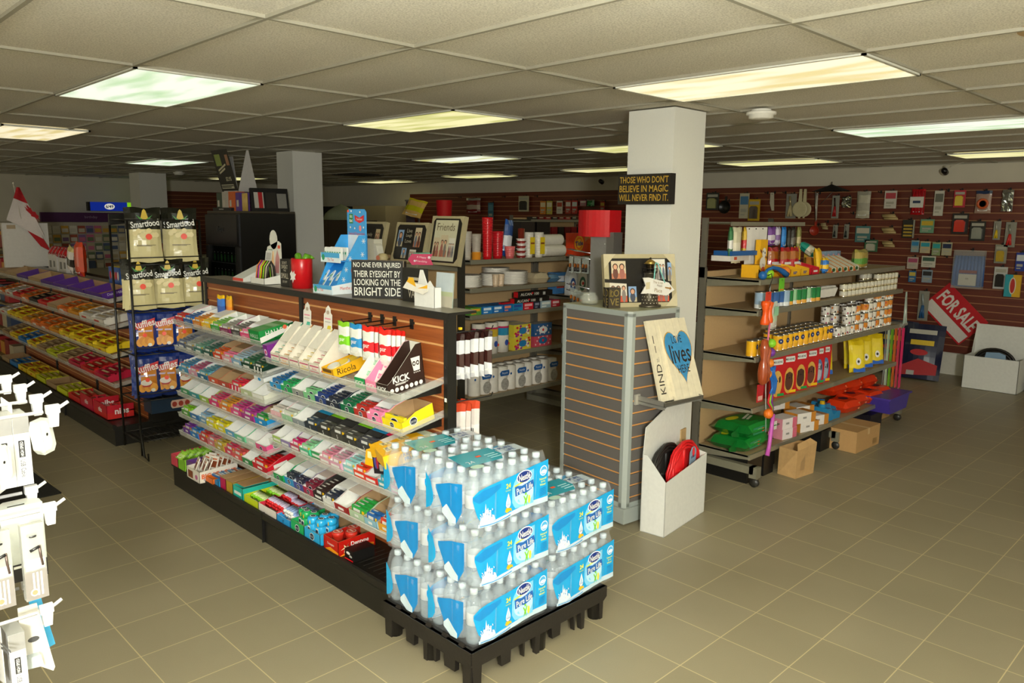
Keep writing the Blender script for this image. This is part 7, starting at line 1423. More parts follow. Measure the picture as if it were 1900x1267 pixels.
# shelving at the extreme left
t = root('side_shelving', 'dim shelving with red goods at the left edge of the photo', 'shelving unit', (1.98, 11.0, 0), NX)
B = MB(); B.box(-.9, 1.1, .35, .38, 0, 1.5, M('6a5a40', .6)); part('back_panel', B, t)
for z_ in (.12, .45, .75, 1.05, 1.35): B = MB(); B.box(-.9, 1.1, 0, .35, z_-.02, z_, M('7a6a44', .5)); part('shelf', B, t)
for r_, z_ in enumerate((.121, .451, .751, 1.051, 1.351)):
    for k in range(9): solo('stock_box', simplebox(.19, .2, .14+.04*(k % 2), ['a81c1a', 'c8862a', '8a2018', 'b8a88a', '3a4a6a'][(k+r_) % 5]), f'dim packaged good on the {ORD[4-r_]} shelf from the top at the left edge', 'packaged good', (2.03, 11.85-.21*k, z_), NX, group=f'goods, shelf {ORD[4-r_]} from the top, left edge')
# mid-distance back corner: cream panel, dark hood, purple ended unit, lamp shade
solo('cream_cabinet', MB().box(-.55, .6, 0, .5, 0, 1.93, M('bfae86', .7)), 'plain cream cabinet in the far corner between the two nearer pillars', 'cabinet', (9.0, 13.3, 0), NX+.0)
solo('dark_awning', MB().box(-.7, .75, 0, .6, 0, 1.92, M('0d0b09', .6)), 'black box like stand behind the pale cap, right of the middle pillar', 'stand', (9.1, 14.9, 0), NX)
B = MB(); B.lathe([(.62, 0), (.55, .18), (.42, .30), (.2, .42), (.0, .5)], M('a8b090', .8, noise=.2), 12); solo('plastic_cover', B, 'crumpled pale green plastic cover beside the middle pillar', 'cover', (8.25, 13.1, 1.65)).scale = (.55, .55, .6); 
solo('counter_unit', MB().box(-.5, .6, -.4, .5, 0, 1.645, M('4a3c28', .7)), 'dim cluttered counter below the pale green cover', 'counter', (8.2, 13.1, 0))
# tall unit behind frames with a yellow bag and red shade
solo('tall_panel', MB().box(0, .05, 0, .12, 0, 1.93, M('4a3a44', .6)).box(-.01, .06, -.01, .13, 1.93, 1.95, M('6a665a')), 'narrow purple grey display panel behind the photo frames', 'panel', (6.16, 8.12, 0))
solo('gift_bag', bag_mesh(.26, .22, 'c8b41c', 'c8c01c', None, 'wht', .05, 'd8b060', seg=6).mesh('bag'), 'tilted yellow green gift bag above the Friends frame', 'bag', (5.62, 7.27, 1.93), NX+.3, -.5, .2)
B = MB(); B.lathe([(.09, 0), (.10, .22)], M('c0101a', .5), 20); solo('lamp_shade', B, 'red cylinder shade above the Friends frame against the dark slats', 'lamp shade', (6.22, 7.54, 1.72)); 
solo('display_pole', MB().lathe([(.02, 0), (.02, 1.74)], M('3a2a24'), 8).lathe([(.15, 0), (.15, .02)], M('3a2a24'), 16), 'dark pole carrying the red shade', 'pole', (6.22, 7.54, 0))
solo('display_pole', MB().lathe([(.015, 0), (.015, 1.77)], M('3a2a24'), 8).lathe([(.15, 0), (.15, .02)], M('3a2a24'), 16), 'dark pole carrying the yellow green gift bag', 'pole', (5.64, 7.30, 0))

# rear gondola with small packets between household shelving and the wall
t, _, _ = gondola('dim rear shelving unit behind the household shelving', [(7.2, 8.45)], 7.0, 7.35, [[1.715, 1.45, 1.2, .9, .5]], 1.8, ztop=1.74)
for r_, (z_, n) in enumerate(((1.451, 9), (1.201, 9), (1.716, 7))):
    for k in range(n): solo('packet', simplebox(.11, .08, [.17, .16, .035][r_], ['8a1c1c', 'a8a08a', '2a2620', '7a6a3a', '6a1a1a', 'b8b0a0'][(k*2+r_) % 6], lambda B: B.rect(.02, .09, .02, .03, 'c8bca0')), f'small packet on the {["second", "third", "top"][r_]} shelf of the dim rear shelving', 'packet', (7.24+.13*k, 7.03, z_), 0, group=f'packets on the {["second", "third", "top"][r_]} rear shelf')
for k, (x_, c) in enumerate(((5.02, '2a2420'), (5.25, '14100e'), )): solo('kettle_box', simplebox(.2, .2, .2, c), ['dark box behind the tan cup stacks', 'black box behind the foam cups'][k], 'box', (x_+.6, 5.6, 1.50), 0)
solo('rear_table', MB().box(0, .6, 0, .4, 1.46, 1.5, M('3a3428')).box(.0, .04, 0, .4, 0, 1.46, M('3a3428')).box(.56, .6, 0, .4, 0, 1.46, M('3a3428')), 'dark stand carrying the dark boxes behind the cup stacks', 'stand', (5.58, 5.55, 0))

# ------------------------------------------------------------------ things hanging on the right wall
def wallhook(y, z, lb=None):
    return MB()
m_hk = M('12100e', .4)
hk = MB(); hk.tube([(0, 0, 0), (0, -.07, -.002), (0, -.08, .01)], .004, m_hk); hk.box(-.01, .01, -.003, .003, -.018, .02, m_hk); hk = hk.mesh('hook')
WI = [
 (3.55, 2.094, .137, .206, 'card', 'cfc9bc', 'b8404a', 'white card with red print'), (3.24, 2.107, .149, .291, 'bundle', 'b8121c', 'd8d4c8', 'red cord bundle with a white sleeve'), (3.02, 2.087, .10, .281, 'card', 'c8c4b4', '6a6a5c', 'long white card with a curled cord'),
 (2.81, 2.089, .119, .189, 'blister', 'b8283a', 'd8b820', 'red topped blister card with a yellow tool'), (2.57, 2.08, .158, .244, 'ring', 'b8a890', 'c85a2a', 'clear bag with an orange ring'), (2.34, 2.087, .10, .229, 'foil', 'c8ccc8', 'e8ece8', 'crinkled silver foil pack'),
 (3.53, 1.83, .184, .08, 'pegs', 'a08a5a', 'c8b07a', 'bundle of tan wooden pegs, upper'), (3.53, 1.67, .168, .08, 'pegs', 'a08a5a', 'c8b07a', 'bundle of tan wooden pegs, middle'), (3.52, 1.51, .151, .08, 'pegs', 'a08a5a', 'c8b07a', 'bundle of tan wooden pegs, lower'),
 (3.32, 1.758, .135, .21, 'bars', '24221c', 'c8a84a', 'dark card with gold bars'), (3.12, 1.766, .147, .156, 'card', '6a9a7a', 'c8a82a', 'green and yellow card'), (2.78, 1.835, .164, .228, 'blister', '26201c', 'c8301c', 'black card with a red toy'), (2.60, 1.751, .154, .215, 'blister', '24241e', '8a8c80', 'black card with steel utensils'),
 (2.41, 1.753, .07, .201, 'tool', 'c8c4b8', 'd8b81c', 'narrow card with a yellow screwdriver'), (2.28, 1.744, .101, .267, 'tool', '9a9a8c', 'c82a24', 'card with red handled pliers'), (3.23, 1.522, .086, .136, 'card', '8aa0a0', '2a7aa8', 'small blue edged card'), (3.12, 1.514, .11, .135, 'card', 'b8a882', '2a98a8', 'teal and beige card'),
 (3.0, 1.507, .09, .15, 'card', '8a9a6a', '2a9a9a', 'teal green card'), (2.89, 1.51, .105, .149, 'card', 'b0a888', '1c2a4a', 'navy and beige card'), (3.24, 1.328, .12, .137, 'card', 'b8a898', 'a84a6a', 'pinkish card'), (3.07, 1.347, .15, .129, 'card', 'c8c4b4', '3a5a4a', 'wide white card'), (3.23, 1.168, .08, .132, 'card', '2a6a9a', 'c8b04a', 'blue and yellow card'), (3.07, 1.188, .11, .147, 'card', '8a9aa8', '2a2a2a', 'blue grey card with a black item'),
 (2.64, 1.431, .308, .425, 'curtain', '3a64a8', 'c8c4b8', 'clear bag with a folded blue curtain'), (2.35, 1.501, .116, .201, 'blister', '8a8a7a', 'b8982a', 'card with a yellow brass fitting'), (2.33, 1.262, .126, .24, 'blister', 'c0c0bc', '2a2826', 'white card with black casters'), (2.20, 1.185, .15, .238, 'pool', '2a9aa8', 'd8a81c', 'teal and yellow box with a red shape'), (2.16, 1.423, .086, .198, 'card', '14308a', 'c8ccd0', 'bright blue bag'), (3.08, .942, .111, .343, 'tool', 'a8b4b8', '2a5a8a', 'long pale card with blue handles'),
 (5.94, 2.103, .20, .239, 'blister', '2a2a24', '8a8a4a', 'dark pack of shiny utensils'), (5.72, 1.99, .18, .17, 'pan', '14110e', '1f1b17', 'round black pan'), (5.45, 2.089, .14, .336, 'card', 'c0b89c', '4a7aa0', 'tall cream bag with a blue top'), (5.30, 2.008, .17, .285, 'blister', 'd0a81c', '3a2a1c', 'yellow card with a black top'), (5.05, 2.092, .08, .233, 'knife', 'c8c0a8', 'c8c0a8', 'cream handled cleaver card'), (4.78, 2.073, .14, .313, 'tool', 'b8a87a', 'c8b88a', 'pack of wooden spoons'), (4.62, 2.10, .23, .363, 'strainer', 'cdc29a', 'b8ac84', 'pair of round cream strainers'),
 (4.44, 2.077, .03, .388, 'knife', 'c8c4b8', 'c8c4b8', 'long white spatula handle'), (4.43, 1.681, .124, .143, 'pan', 'a8301c', '8a2414', 'round red brush head'), (4.20, 2.045, .09, .279, 'tool', '3a1c14', 'a81c1c', 'dark tongs with red grips'), (4.06, 2.029, .103, .13, 'foil', 'a8a89c', 'd8d8cc', 'shiny steel ladle'), (3.86, 2.091, .164, .321, 'bag', 'c0baa4', 'a8a290', 'long clear bag of white cloth'), (4.31, 1.72, .099, .104, 'pegs', 'a8946a', 'b8a47a', 'small tan brush'), (4.18, 1.685, .06, .162, 'tool', '8a8c84', '1c2420', 'steel tool with a black grip, left'), (4.04, 1.695, .06, .175, 'tool', '8a8c84', '1c2420', 'steel tool with a black grip, right'), (3.84, 1.676, .178, .194, 'card', '4a7a7a', 'c8bca8', 'teal topped card'), (3.73, 1.514, .155, .143, 'blister', '3a6a4a', 'b8b4a0', 'green topped frame card'),
 (10.97, 2.069, .40, .284, 'bag', '7a1c1c', 'b8a08a', 'dim red gift bag'), (10.5, 1.986, .14, .318, 'card', '3a6a7a', '5a8a9a', 'dim blue strip'), (9.66, 2.096, .25, .265, 'blister', 'b8b090', '2a2620', 'white topped card with a dark tool'), (9.20, 2.008, .13, .222, 'card', 'c87a2a', 'd8c8a0', 'orange pen card, first of three left'), (9.05, 2.008, .13, .222, 'card', 'b8a84a', 'd8d0b0', 'olive pen card, second of three'), (8.82, 2.007, .13, .209, 'card', 'c8c0ac', 'a8402a', 'white and red pen card, third'), (8.63, 2.014, .12, .215, 'card', 'a83a2a', 'd0c8b8', 'red pen card, fourth'), (8.49, 2.014, .12, .215, 'card', 'b8342a', 'c8d0c8', 'red pen card, fifth'), (8.31, 2.013, .13, .088, 'card', 'c87a8a', 'e0d8cc', 'small pink card'), (8.15, 2.02, .16, .105, 'bag', '1f7a3a', '2a9a4a', 'green pouch'), (7.91, 1.993, .09, .155, 'card', 'a8241c', 'c8a83a', 'red and yellow card')]
for (y_, z_, w_, h_, kd, c, c2, nm) in WI:
    B = MB(); h0 = -.02
    if kd in ('card',): B.box(-w_/2, w_/2, 0, .006, -h_, 0, M(c, .5)); B.rect(-w_*.42, w_*.42, -h_*.45, -h_*.12, c2); B.rect(-w_*.35, w_*.3, -h_*.75, -h_*.62, 'a8a494'); B.rect(-w_*.35, w_*.1, -h_*.88, -h_*.82, 'a8a494')
    elif kd == 'blister': B.box(-w_/2, w_/2, 0, .005, -h_, 0, M(c, .4)); B.ext([(-w_*.32, -h_*.9), (w_*.32, -h_*.9), (w_*.32, -h_*.4), (w_*.2, -h_*.32), (-w_*.2, -h_*.32), (-w_*.32, -h_*.4)], 'y', -.03, 0, M(c2, .25, coat=.4)); B.rect(-w_*.4, w_*.4, -h_*.25, -h_*.1, 'a8a494')
    elif kd in ('bag', 'bundle'):
        B = bag_mesh(w_, h_, c if kd == 'bundle' else 'a8a494', c2, None, 'wht', .06, c, seg=6)
        if kd == 'bundle':
            for q in range(5): B.tube([(-w_*.3+.03*q, -.032, -h_+.02), (-w_*.3+.03*q, -.036, -.02)], .008, M(c, .5), 5)
            B.ext([(-w_*.48, -h_*.72), (w_*.48, -h_*.72), (w_*.5, -h_*.30), (-w_*.5, -h_*.30)], 'y', -.05, -.046, M(c2, .5)); B.text('200', 0, -h_*.5, .04, '2a3a5a', 'f', -.0515)
    elif kd == 'ring':
        B = bag_mesh(w_, h_, '2a3a5a', 'b08a78', None, 'wht', .03, 'a88a7a', seg=6); B.T = Matrix.Translation((0, -.02, -h_*.58)) @ Matrix.Rotation(pi/2, 4, 'X'); B.lathe([(.035, 0), (.058, 0), (.058, .012), (.035, .012), (.035, 0)], M(c2, .4), 20)
    elif kd == 'foil':
        random.seed(int(y_*100)); V = [(w_*(i/5-.5)+random.uniform(-.004, .004), random.uniform(-.03, 0), -h_*j/8) for j in range(9) for i in range(6)]; B.add(V, [(j*6+i, j*6+i+1, (j+1)*6+i+1, (j+1)*6+i) for j in range(8) for i in range(5)], M(c, .18, .9)); B.box(-w_/2, w_/2, 0, .004, -h_, 0, M(c, .3, .7))
    elif kd == 'pegs':
        for q in range(4): B.lathe([(.0, -w_/2), (.013, -w_/2), (.016, 0), (.013, w_/2), (0, w_/2)], M([c, c2][q % 2], .6), 8) if False else B.tube([(-w_/2+.01*q, -.02-.012*(q % 2), -h_*(.25+.18*q)), (w_/2-.012*(3-q), -.02-.012*(q % 2), -h_*(.2+.2*q))], .011, M([c, c2][q % 2], .6), 6)
    elif kd == 'bars':
        B.box(-w_/2, w_/2, 0, .005, -h_, 0, M(c, .4)); [B.box(-w_*.36, w_*.36, -.02, 0, -h_*(.38+.18*q), -h_*(.28+.18*q), M(c2, .3, .7)) for q in range(4)]; B.box(w_*.44, w_*.5, -.03, 0, -h_, 0, M('a8a898', .3))
    elif kd == 'tool':
        B.box(-w_/2, w_/2, 0, .004, -h_, 0, M('8e8c80', .35)); B.tube([(-w_*.12, -.015, -h_*.1), (0, -.016, -h_*.5)], w_*.10, M(c, .3, .5), 6); B.tube([(0, -.016, -h_*.48), (w_*.12, -.016, -h_*.92)], w_*.13, M(c2, .4), 8); B.tube([(0, -.016, -h_*.48), (-w_*.2, -.016, -h_*.92)], w_*.13, M(c2, .4), 8)
    elif kd == 'pan':
        B.T = Matrix.Translation((0, -.01, -h_*.5)) @ Matrix.Rotation(pi/2, 4, 'X'); B.lathe([(0, 0), (w_*.4, 0), (w_*.5, .035), (w_*.47, .035), (w_*.38, .006), (0, .006)], M(c, .35), 24); B.T = I4; B.box(-.012, .012, -.02, 0, -h_*.1, .06, M(c, .4))
    elif kd == 'knife': B.ext([(-w_*.3, 0), (w_*.3, 0), (w_*.5, -h_), (w_*.1, -h_), (-w_*.3, -h_*.6)], 'y', -.008, 0, M(c, .5)); B.ell(0, -.02, .006, .006, 'blk', o=-.009)
    elif kd == 'strainer':
        for dx, dy, r_ in ((-.02, -.04, w_*.42), (.025, -.01, w_*.40)):
            B.T = Matrix.Translation((dx, dy, -h_*.62)) @ Matrix.Rotation(pi/2, 4, 'X'); B.lathe([(r_, 0), (r_*1.04, .004), (r_, .01), (r_*.8, .008), (0, .006)], M(c, .45), 28); B.T = I4
            for q in range(8): B.ell(dx, -h_*.62, r_*(.2+.07*q), r_*(.2+.07*q), [c, c2][q % 2], 'f', dy-.0075-.0003*(8-q)) if q % 2 == 0 and False else None
            B.ext([(dx-.025, -h_*.62+r_*.9), (dx+.025, -h_*.62+r_*.9), (dx+.016, .03), (dx-.016, .03)], 'y', dy-.008, dy, M(c, .45)); B.ell(dx, .012, .007, .007, c2, 'f', dy-.009); B.ext([(dx-.015, -h_*.62-r_*1.0), (dx+.015, -h_*.62-r_), (dx+.01, -h_*.62-r_-.018), (dx-.01, -h_*.62-r_-.018)], 'y', dy-.008, dy, M(c, .45))
            for q in range(12):
                for s_ in range(3): a = 2*pi*q/12+.2*s_; B.ell(dx+r_*(.25+.2*s_)*cos(a), -h_*.62+r_*(.25+.2*s_)*sin(a), .004, .004, c2, 'f', dy-.0112, 5)
    elif kd == 'curtain':
        for q in range(9): B.tube([(-w_*.42+w_*.84*q/8, -.015, -h_*.15), (-w_*.45+w_*.9*q/8, -.03, -h_*.5), (-w_*.46+w_*.92*q/8, -.02, -h_*.93)], .02, M(c, .5), 8)
        B.box(-w_*.42, w_*.42, -.02, 0, -h_*.95, -h_*.15, M(c, .5)); B.ext([(-w_*.28, -h_*.92), (w_*.3, -h_*.92), (w_*.3, -h_*.62), (-w_*.28, -h_*.62)], 'y', -.058, -.055, M(c2, .6)); B.rect(-w_*.28, w_*.3, -h_*.6, -h_*.52, '8a3a44', o=-.054)
        B.box(-w_*.5, w_*.5, -.065, .004, -h_, 0, M('d8dcd8', .12, alpha=.22, noise=0, spec=.9)) ; B.rect(-.015, .015, -h_*.76, -h_*.72, 'a8a498', o=-.0592)
    elif kd == 'pool': B.box(-w_/2, 0, -.03, 0, -h_, 0, M(c, .4)); B.box(0, w_/2, -.03, 0, -h_, 0, M(c2, .4)); B.ell(0, -h_*.5, w_*.15, h_*.33, 'b8241c', o=-.031); B.ell(0, -h_*.5, w_*.22, h_*.38, 'd8ccb0', o=-.0305)
    dy = .06
    solo('peg_hook', hk, f'black wall hook carrying the {nm}', 'hook', (WX-.031, y_, z_+.012), NX)
    solo({'bundle': 'cord_bundle'}.get(kd) or 'hanging_'+{'card': 'card', 'blister': 'card', 'bag': 'bag', 'bundle': 'cord', 'ring': 'bag', 'foil': 'pack', 'pegs': 'bundle', 'bars': 'card', 'tool': 'tool', 'pan': 'pan', 'knife': 'utensil', 'strainer': 'strainers', 'curtain': 'curtain', 'pool': 'box'}[kd], B, nm+' hanging on the right brown slatted wall', 'hanging '+('tool' if kd in ('tool', 'knife', 'pan', 'strainer') else 'goods'), (WX-.10, y_, z_+.008), NX)
# spare hooks on the wall
for k, (y_, z_) in enumerate(((4.9, 2.10), (4.0, 1.84), (3.8, 1.84), (3.69, 2.09), (2.9, 1.36), (3.4, 1.10), (10.2, 2.1), (9.4, 2.1), (11.4, 2.1), (5.15, 2.1), (2.95, 2.1))): solo('peg_hook', hk, 'empty black hook on the right brown slatted wall', 'hook', (WX-.031, y_, z_), NX, group='empty wall hooks')
# black umbrella lying over hooks
B = MB()
for k in range(8):
    a0, a1 = 2*pi*k/8, 2*pi*(k+1)/8; B.add([(0, 0, .06), (.25*cos(a0), .13*sin(a0), -.03), (.25*cos((a0+a1)/2)*.92, .13*sin((a0+a1)/2)*.92, -.025), (.25*cos(a1), .13*sin(a1), -.03)], [(0, 1, 2, 3)], M('0f0d0c', .7))
B.tube([(-.2, 0, -.02), (-.17, 0, -.4)], .006, M('b8b4a8', .3, .6)); B.tube([(.02, 0, -.03), (-.12, 0, -.18)], .003, M('8a867c', .4, .6)); B.tube([(0, 0, .05), (0, 0, .09)], .006, 'blk')
solo('umbrella', B, 'small open black umbrella hanging high on the right slatted wall', 'umbrella', (WX-.16, 4.24, 2.13), NX)
# FOR SALE sign
B = MB(); SWd, SHt = .60, .40
B.box(-SWd/2, SWd/2, 0, .004, -SHt/2, SHt/2, M('c0121c', .45)); B.rect(-SWd/2+.015, SWd/2-.015, -SHt/2+.02, -SHt/2+.14, 'dcd4cc'); B.text('FOR SALE', .0, .055, .16, 'e0d8d0', o=-.001, width=.52, bold=.03)
solo('for_sale_sign', B, 'tilted red and white FOR SALE sign on the right slatted wall', 'sign', (WX-.06, 2.76, .71), NX, 0, radians(44))
# white open box with black coil by the wall
t = root('cord_carton', 'open white cardboard box with a black coil by the right wall', 'carton', (9.17, 2.445, 0), NX)
B = MB(); w_, d_, h_ = .51, .35, .35; B.box(0, w_, 0, .004, 0, h_, m_cb); B.box(0, .004, 0, d_, 0, h_, m_cb); B.box(w_-.004, w_, 0, d_, 0, h_, m_cb); B.box(0, w_, d_-.004, d_, 0, h_, m_cb); B.box(0, w_, 0, d_, 0, .004, m_cb); part('tray', B, t)
B = MB(); B.box(0, w_, d_-.008, d_-.002, .3, .66, m_cb); B.ext([(d_-.10, h_), (d_, h_), (d_, .64)], 'x', 0, .004, m_cb); part('back_flap', B, t)
T = root('cord_coil', 'thick black cord coil with a pale blue card in the box by the right wall', 'cord coil', (9.30, 2.19, .28), NX)
B = MB()
for q in range(5): B.tube([((.19-.014*q)*cos(a*pi/14), (q % 2)*.02, (.15-.012*q)*sin(a*pi/14)) for a in range(29)], .014, M('16130f', .5), 6)
part('cord', B, T); B = MB(); B.ext([(-.10, -.0), (.11, 0), (.10, .10), (.04, .12), (-.08, .11)], 'y', -.022, -.019, M('8aa8c4', .4)); B.rect(-.06, .06, .02, .04, 'dce4ea', o=-.0225); part('product_card', B, T, label='pale blue product card')
# dog food sacks against the wall
for k, (x_, y_, rz_, lb) in enumerate(((9.25, 2.92, .1, 'navy pet food sack with red and yellow print leaning on the right wall'), (9.40, 3.28, -.1, 'second navy sack half hidden behind the poster boards'))):
    def deco(B): B.dpoly([(-.18, .02), (.2, .05), (.2, .16), (-.0, .22), (-.18, .12)], 'a81c24', o=-.085); B.text('DOG', .02, .40, .08, 'd8b82a', 'f', -.09, bold=.02); B.ell(.0, .29, .09, .035, 'b01c24', o=-.09); B.rect(-.13, .15, .50, .55, 'b8b4a8', o=-.07); B.rect(-.1, -.02, .03, .08, 'a8a8a4', o=-.09)
    B = MB(); nx, nz = 8, 10; vs = []
    for s_ in (-1, 1):
        for j in range(nz+1):
            for i in range(nx+1): a, b_ = i/nx, j/nz; bu = (max(0, sin(pi*a))**.5)*(max(0, sin(pi*(b_*.9+.05)))**.5); vs.append((.44*(a-.5), s_*.085*bu, .62*b_))
    n = (nx+1)*(nz+1)
    for s_ in (0, 1):
        for j in range(nz):
            for i in range(nx): a = s_*n+j*(nx+1)+i; q = (a, a+1, a+nx+2, a+nx+1); B.add([vs[z] for z in (q if s_ == 0 else q[::-1])], [(0, 1, 2, 3)], M('161c3c', .35, coat=.3), True)
    deco(B); solo('food_sack', B, lb, 'pet food', (x_, y_, .005), NX+rz_, -.28, 0)
B = MB(); B.T = I4; B = pillow(.3, .3, .18, '7fa8a0', None, 6); solo('foam_sack', B, 'pale teal sack on the floor at the right edge of the photo', 'sack', (9.35, 1.88, 0), NX)

# ------------------------------------------------------------------ phone accessory pegs at the left edge
PXs = -.12
t = root('accessory_stand', 'white peg stand of phone accessories at the left edge of the photo', 'display stand', (PXs, 1.55, 0))
B = MB(); mw_ = M('b8b8ba', .4); B.box(-.02, 0, -.35, .45, .02, 1.55, mw_); part('panel', B, t)
B = MB(); B.box(-.2, .25, -.4, .5, 0, .03, mw_); part('base', B, t)
pegs = [(1.43, (0, .10, .21, .32), .50), (1.265, (0, .115), .49), (1.09, (0, .12), .48)]
YP = 1.42
for z_, ys, L in pegs:
    for k, dy in enumerate(ys):
        xt = {1.43: .352, 1.265: .335, 1.09: .318}[z_]-PXs
        B = MB(); y_ = YP-1.55+dy; z2 = z_ - PZ*0
        B.tube([(0, y_, z_), (xt-.03, y_, z_)], .0032, M('bcbcc0', .25)); B.box(xt-.026, xt-.006, y_-.005, y_+.005, z_-.004, z_+.010, M('bababc', .35)); B.ext([(xt-.024, z_-.004), (xt-.008, z_-.004), (xt-.010, z_-.026), (xt-.022, z_-.026)], 'y', y_-.006, y_+.006, M('bcbcbc', .35)); B.tube([(xt-.008, y_, z_+.003), (xt+.008, y_, z_+.012)], .003, M('bcbcbc', .35))
        part('peg', B, t)
def usbbox():
    B = MB(); B.box(0, .03, 0, .07, -.20, 0, M('b4b4b6', .4)); B.rect(0, .03, -.05, 0, '7c7b79'); B.rect(.008, .019, -.118, -.07, '1a1a1a', o=-.0008); B.text('HIGH SPEED', .0135, -.094, .006, 'wht', o=-.0014, rot=pi/2, width=.042); B.text('USB Cable', .0135, -.15, .009, '4a4a4a', o=-.0014, rot=-pi/2, width=.05); B.rect(0, .03, 0, .07, '8a8a86', 't', .0006); B.rect(.0, .0006, -.2, 0, 'lgr', o=-.0009); return B.mesh('box')
ub = usbbox()
zp, yq = 1.43, YP
for k in range(5): solo('cable_box', ub, 'white boxed cable with grey top hanging on the front upper peg', 'cable box', (.287-.0245*k, yq+.05, zp-.012), 0, group='boxed cables on the front upper peg')
for k in range(5): solo('cable_box', ub, 'white boxed cable on the front lowest peg' , 'cable box', (.245-.045*k, yq+.01, 1.06), 0, group='boxed cables on the lowest peg')
def eraser():
    B = MB(); B.ext([(-.016, 0), (.016, 0), (.024, -.02), (.024, -.075), (.015, -.09), (-.015, -.09), (-.024, -.075), (-.024, -.02)], 'y', -.012, .012, M('cdd0c8', .1, alpha=.45, noise=0)); B.ext([(-.010, -.008), (.012, -.008), (.018, -.025), (.018, -.07), (.010, -.082), (-.010, -.082)], 'y', -.009, .009, M('cfcfcb', .3)); B.ell(.004, -.04, .003, .004, 'blk', o=-.0125); B.ext([(-.022, -.02), (-.012, -.01), (-.012, -.085), (-.022, -.07)], 'y', -.013, .013, M('c4c4be', .3)); return B.mesh('pack')
er = eraser(); er2 = er
solo('charger_pack', er, 'clear oval charger pack hanging near the tip of the front upper peg', 'charger', (.315, yq-.0, zp-.012), .5, 0, -.15)
solo('charger_pack', er, 'clear oval charger pack cut by the left edge below the upper peg', 'charger', (.255, yq+.0, zp-.045), .5)
for k in range(3):
    B = MB(); B.box(-.002, .0, -.02, .05, -.03, .0, M('dcdcda', .4)); solo('hang_tab', B, 'small square hang tab on the second upper peg', 'hang tab', (.235+.03*k, yq+.10, zp+.003), 0, group='hang tabs on the second peg')
solo('blue_card', MB().box(-.04, .02, 0, .003, -.03, .01, M('1f78c0', .4)), 'small bright blue card on the third upper peg', 'card', (.215, yq+.21, zp+.008))
def blister():
    B = MB(); w_, h_ = .052, .205; B.box(0, w_, 0, .018, -h_, 0, M('a9aaa4', .12, alpha=.6, noise=0, spec=.9)); B.rect(0, w_, -h_, -h_*.62, '77726e', o=-.0006); B.rect(.004, w_-.004, -h_*.60, -h_*.46, 'dcdcd8', o=-.0006)
    for q in range(3): B.rect(.018+.009*q, .022+.009*q, -h_*.95, -h_*.64, 'd8d8d4', o=-.001)
    B.ell(.02, -h_*.9, .010, .010, 'e8b8a8', o=-.0016); B.ell(.02, -h_*.9, .0065, .0065, 'e87a5a', o=-.002); B.lathe([(.008, 0), (.012, 0), (.012, .004), (.008, .004)], M('4a4a4c', .3, .8), 12, cx=.026, cy=.008, cz=-.035)
    B.tube([(.016, -.004, -.07), (.038, -.004, -.062)], .004, M('3a3a3c', .25, .8)); B.tube([(.038, -.003, -.06), (.040, -.003, -.09), (.043, -.003, -.115)], .003, M('5a4a44', .3, .5)); return B.mesh('pack')
bl = blister()
for k in range(3): solo('earphone_pack', bl, 'clear blister earphone pack with grey foot hanging on the front middle peg', 'earphones', (.275-.048*k, yq-.0, 1.245), .05, group='earphone packs on the middle peg')
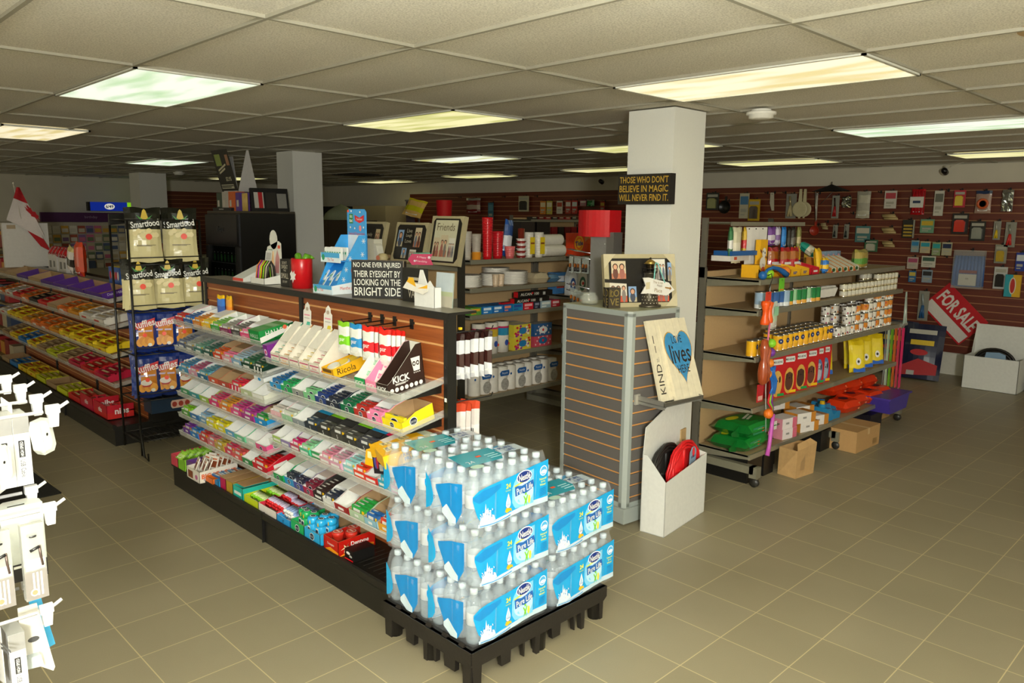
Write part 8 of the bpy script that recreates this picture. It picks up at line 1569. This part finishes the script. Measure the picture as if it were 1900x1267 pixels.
for k in range(2):
    B = MB(); B.box(0, .10, 0, .035, -.21, 0, M('b4b8b2', .4)); B.rect(0, .10, -.21, -.16, '1c1a1a'); B.rect(.02, .09, -.172, -.165, 'dcdcd8', o=-.001); B.ext([(.06, -.19), (.07, -.182), (.08, -.19), (.07, -.198)], 'y', -.002, -.001, 'wht'); B.text('VOLKANO', .06, -.09, .012, 'a8a8a4', o=-.001, rot=-pi/2, width=.09) if False else None; B.ext([(0, .035), (.1, .035), (.08, .06), (.02, .06)], 'z', -.01, 0, M('b8b8b2', .4)); B.box(.02, .06, .01, .012, 0, .002, 'blk')
    solo('accessory_box', B, ['pale boxed accessory with a black foot behind the earphone packs', 'second pale boxed accessory further left behind the earphone packs'][k], 'boxed accessory', (.262-.08*k, yq+.075, 1.255), 0)
for k in range(3): solo('hook_card', MB().ext([(0, 0), (.06, 0), (.06, -.06), (.045, -.07), (.03, -.10), (.0, -.06)], 'y', 0, .03, M('bdbab0', .5)), 'grey beige box end showing below the cable boxes', 'box', (.19+.03*k, yq+.09+.03*k, 1.245+.06), 0, group='grey box ends below the cables')
B = MB(); B.ext([(0, 0), (.045, 0), (.075, -.20), (.07, -.21), (.035, -.18), (.0, -.18)], 'y', 0, .003, M('b0aea8', .4)); B.ell(.03, -.10, .014, .008, '3a3a3c'); B.ext([(.0, -.14), (.04, -.14), (.045, -.175), (.0, -.17)], 'y', -.02, 0, M('c8d4d8', .15, alpha=.5, noise=0)); solo('accessory_card', B, 'pale card with a clear blister on the lowest peg', 'card', (.27, yq+.05, 1.085))
solo('accessory_card', MB().ext([(0, 0), (.03, 0), (.055, -.15), (.02, -.16)], 'y', 0, .004, M('3aa4dc', .4)), 'bright sky blue card behind the pale card on the lowest peg', 'card', (.295, yq+.09, 1.075))
B = MB(); B.box(-.002, 0, 0, .06, -.16, 0, M('b4b2ae', .4)); B.text('Cable', .03, -.05, .02, '4a4a4a', 'l', -.003); solo('accessory_card', B, 'grey divider card standing edge on between the lowest boxes', 'card', (.235, yq+.0, 1.085), .15)
for o in list(COL.objects):
    n_ = o.name.split('.')[0]
    if n_ == 'cable_box': o.scale = (.8, .8, .6)
    elif n_ in ('charger_pack', 'earphone_pack', 'accessory_box', 'accessory_card', 'hook_card'): o.scale = (.64, .64, .64)
# dark entrance mat
B = MB(); B.ext([(1.24, 6.0), (1.27, 5.32), (.55, 5.30), (-.4, 5.30), (-.4, 7.2), (1.2, 7.2)], 'z', 0, .008, M('14120d', .9, bump=.5, nscale=300)); solo('floor_mat', B, 'black floor mat on the tiles behind the accessory pegs', 'floor mat')
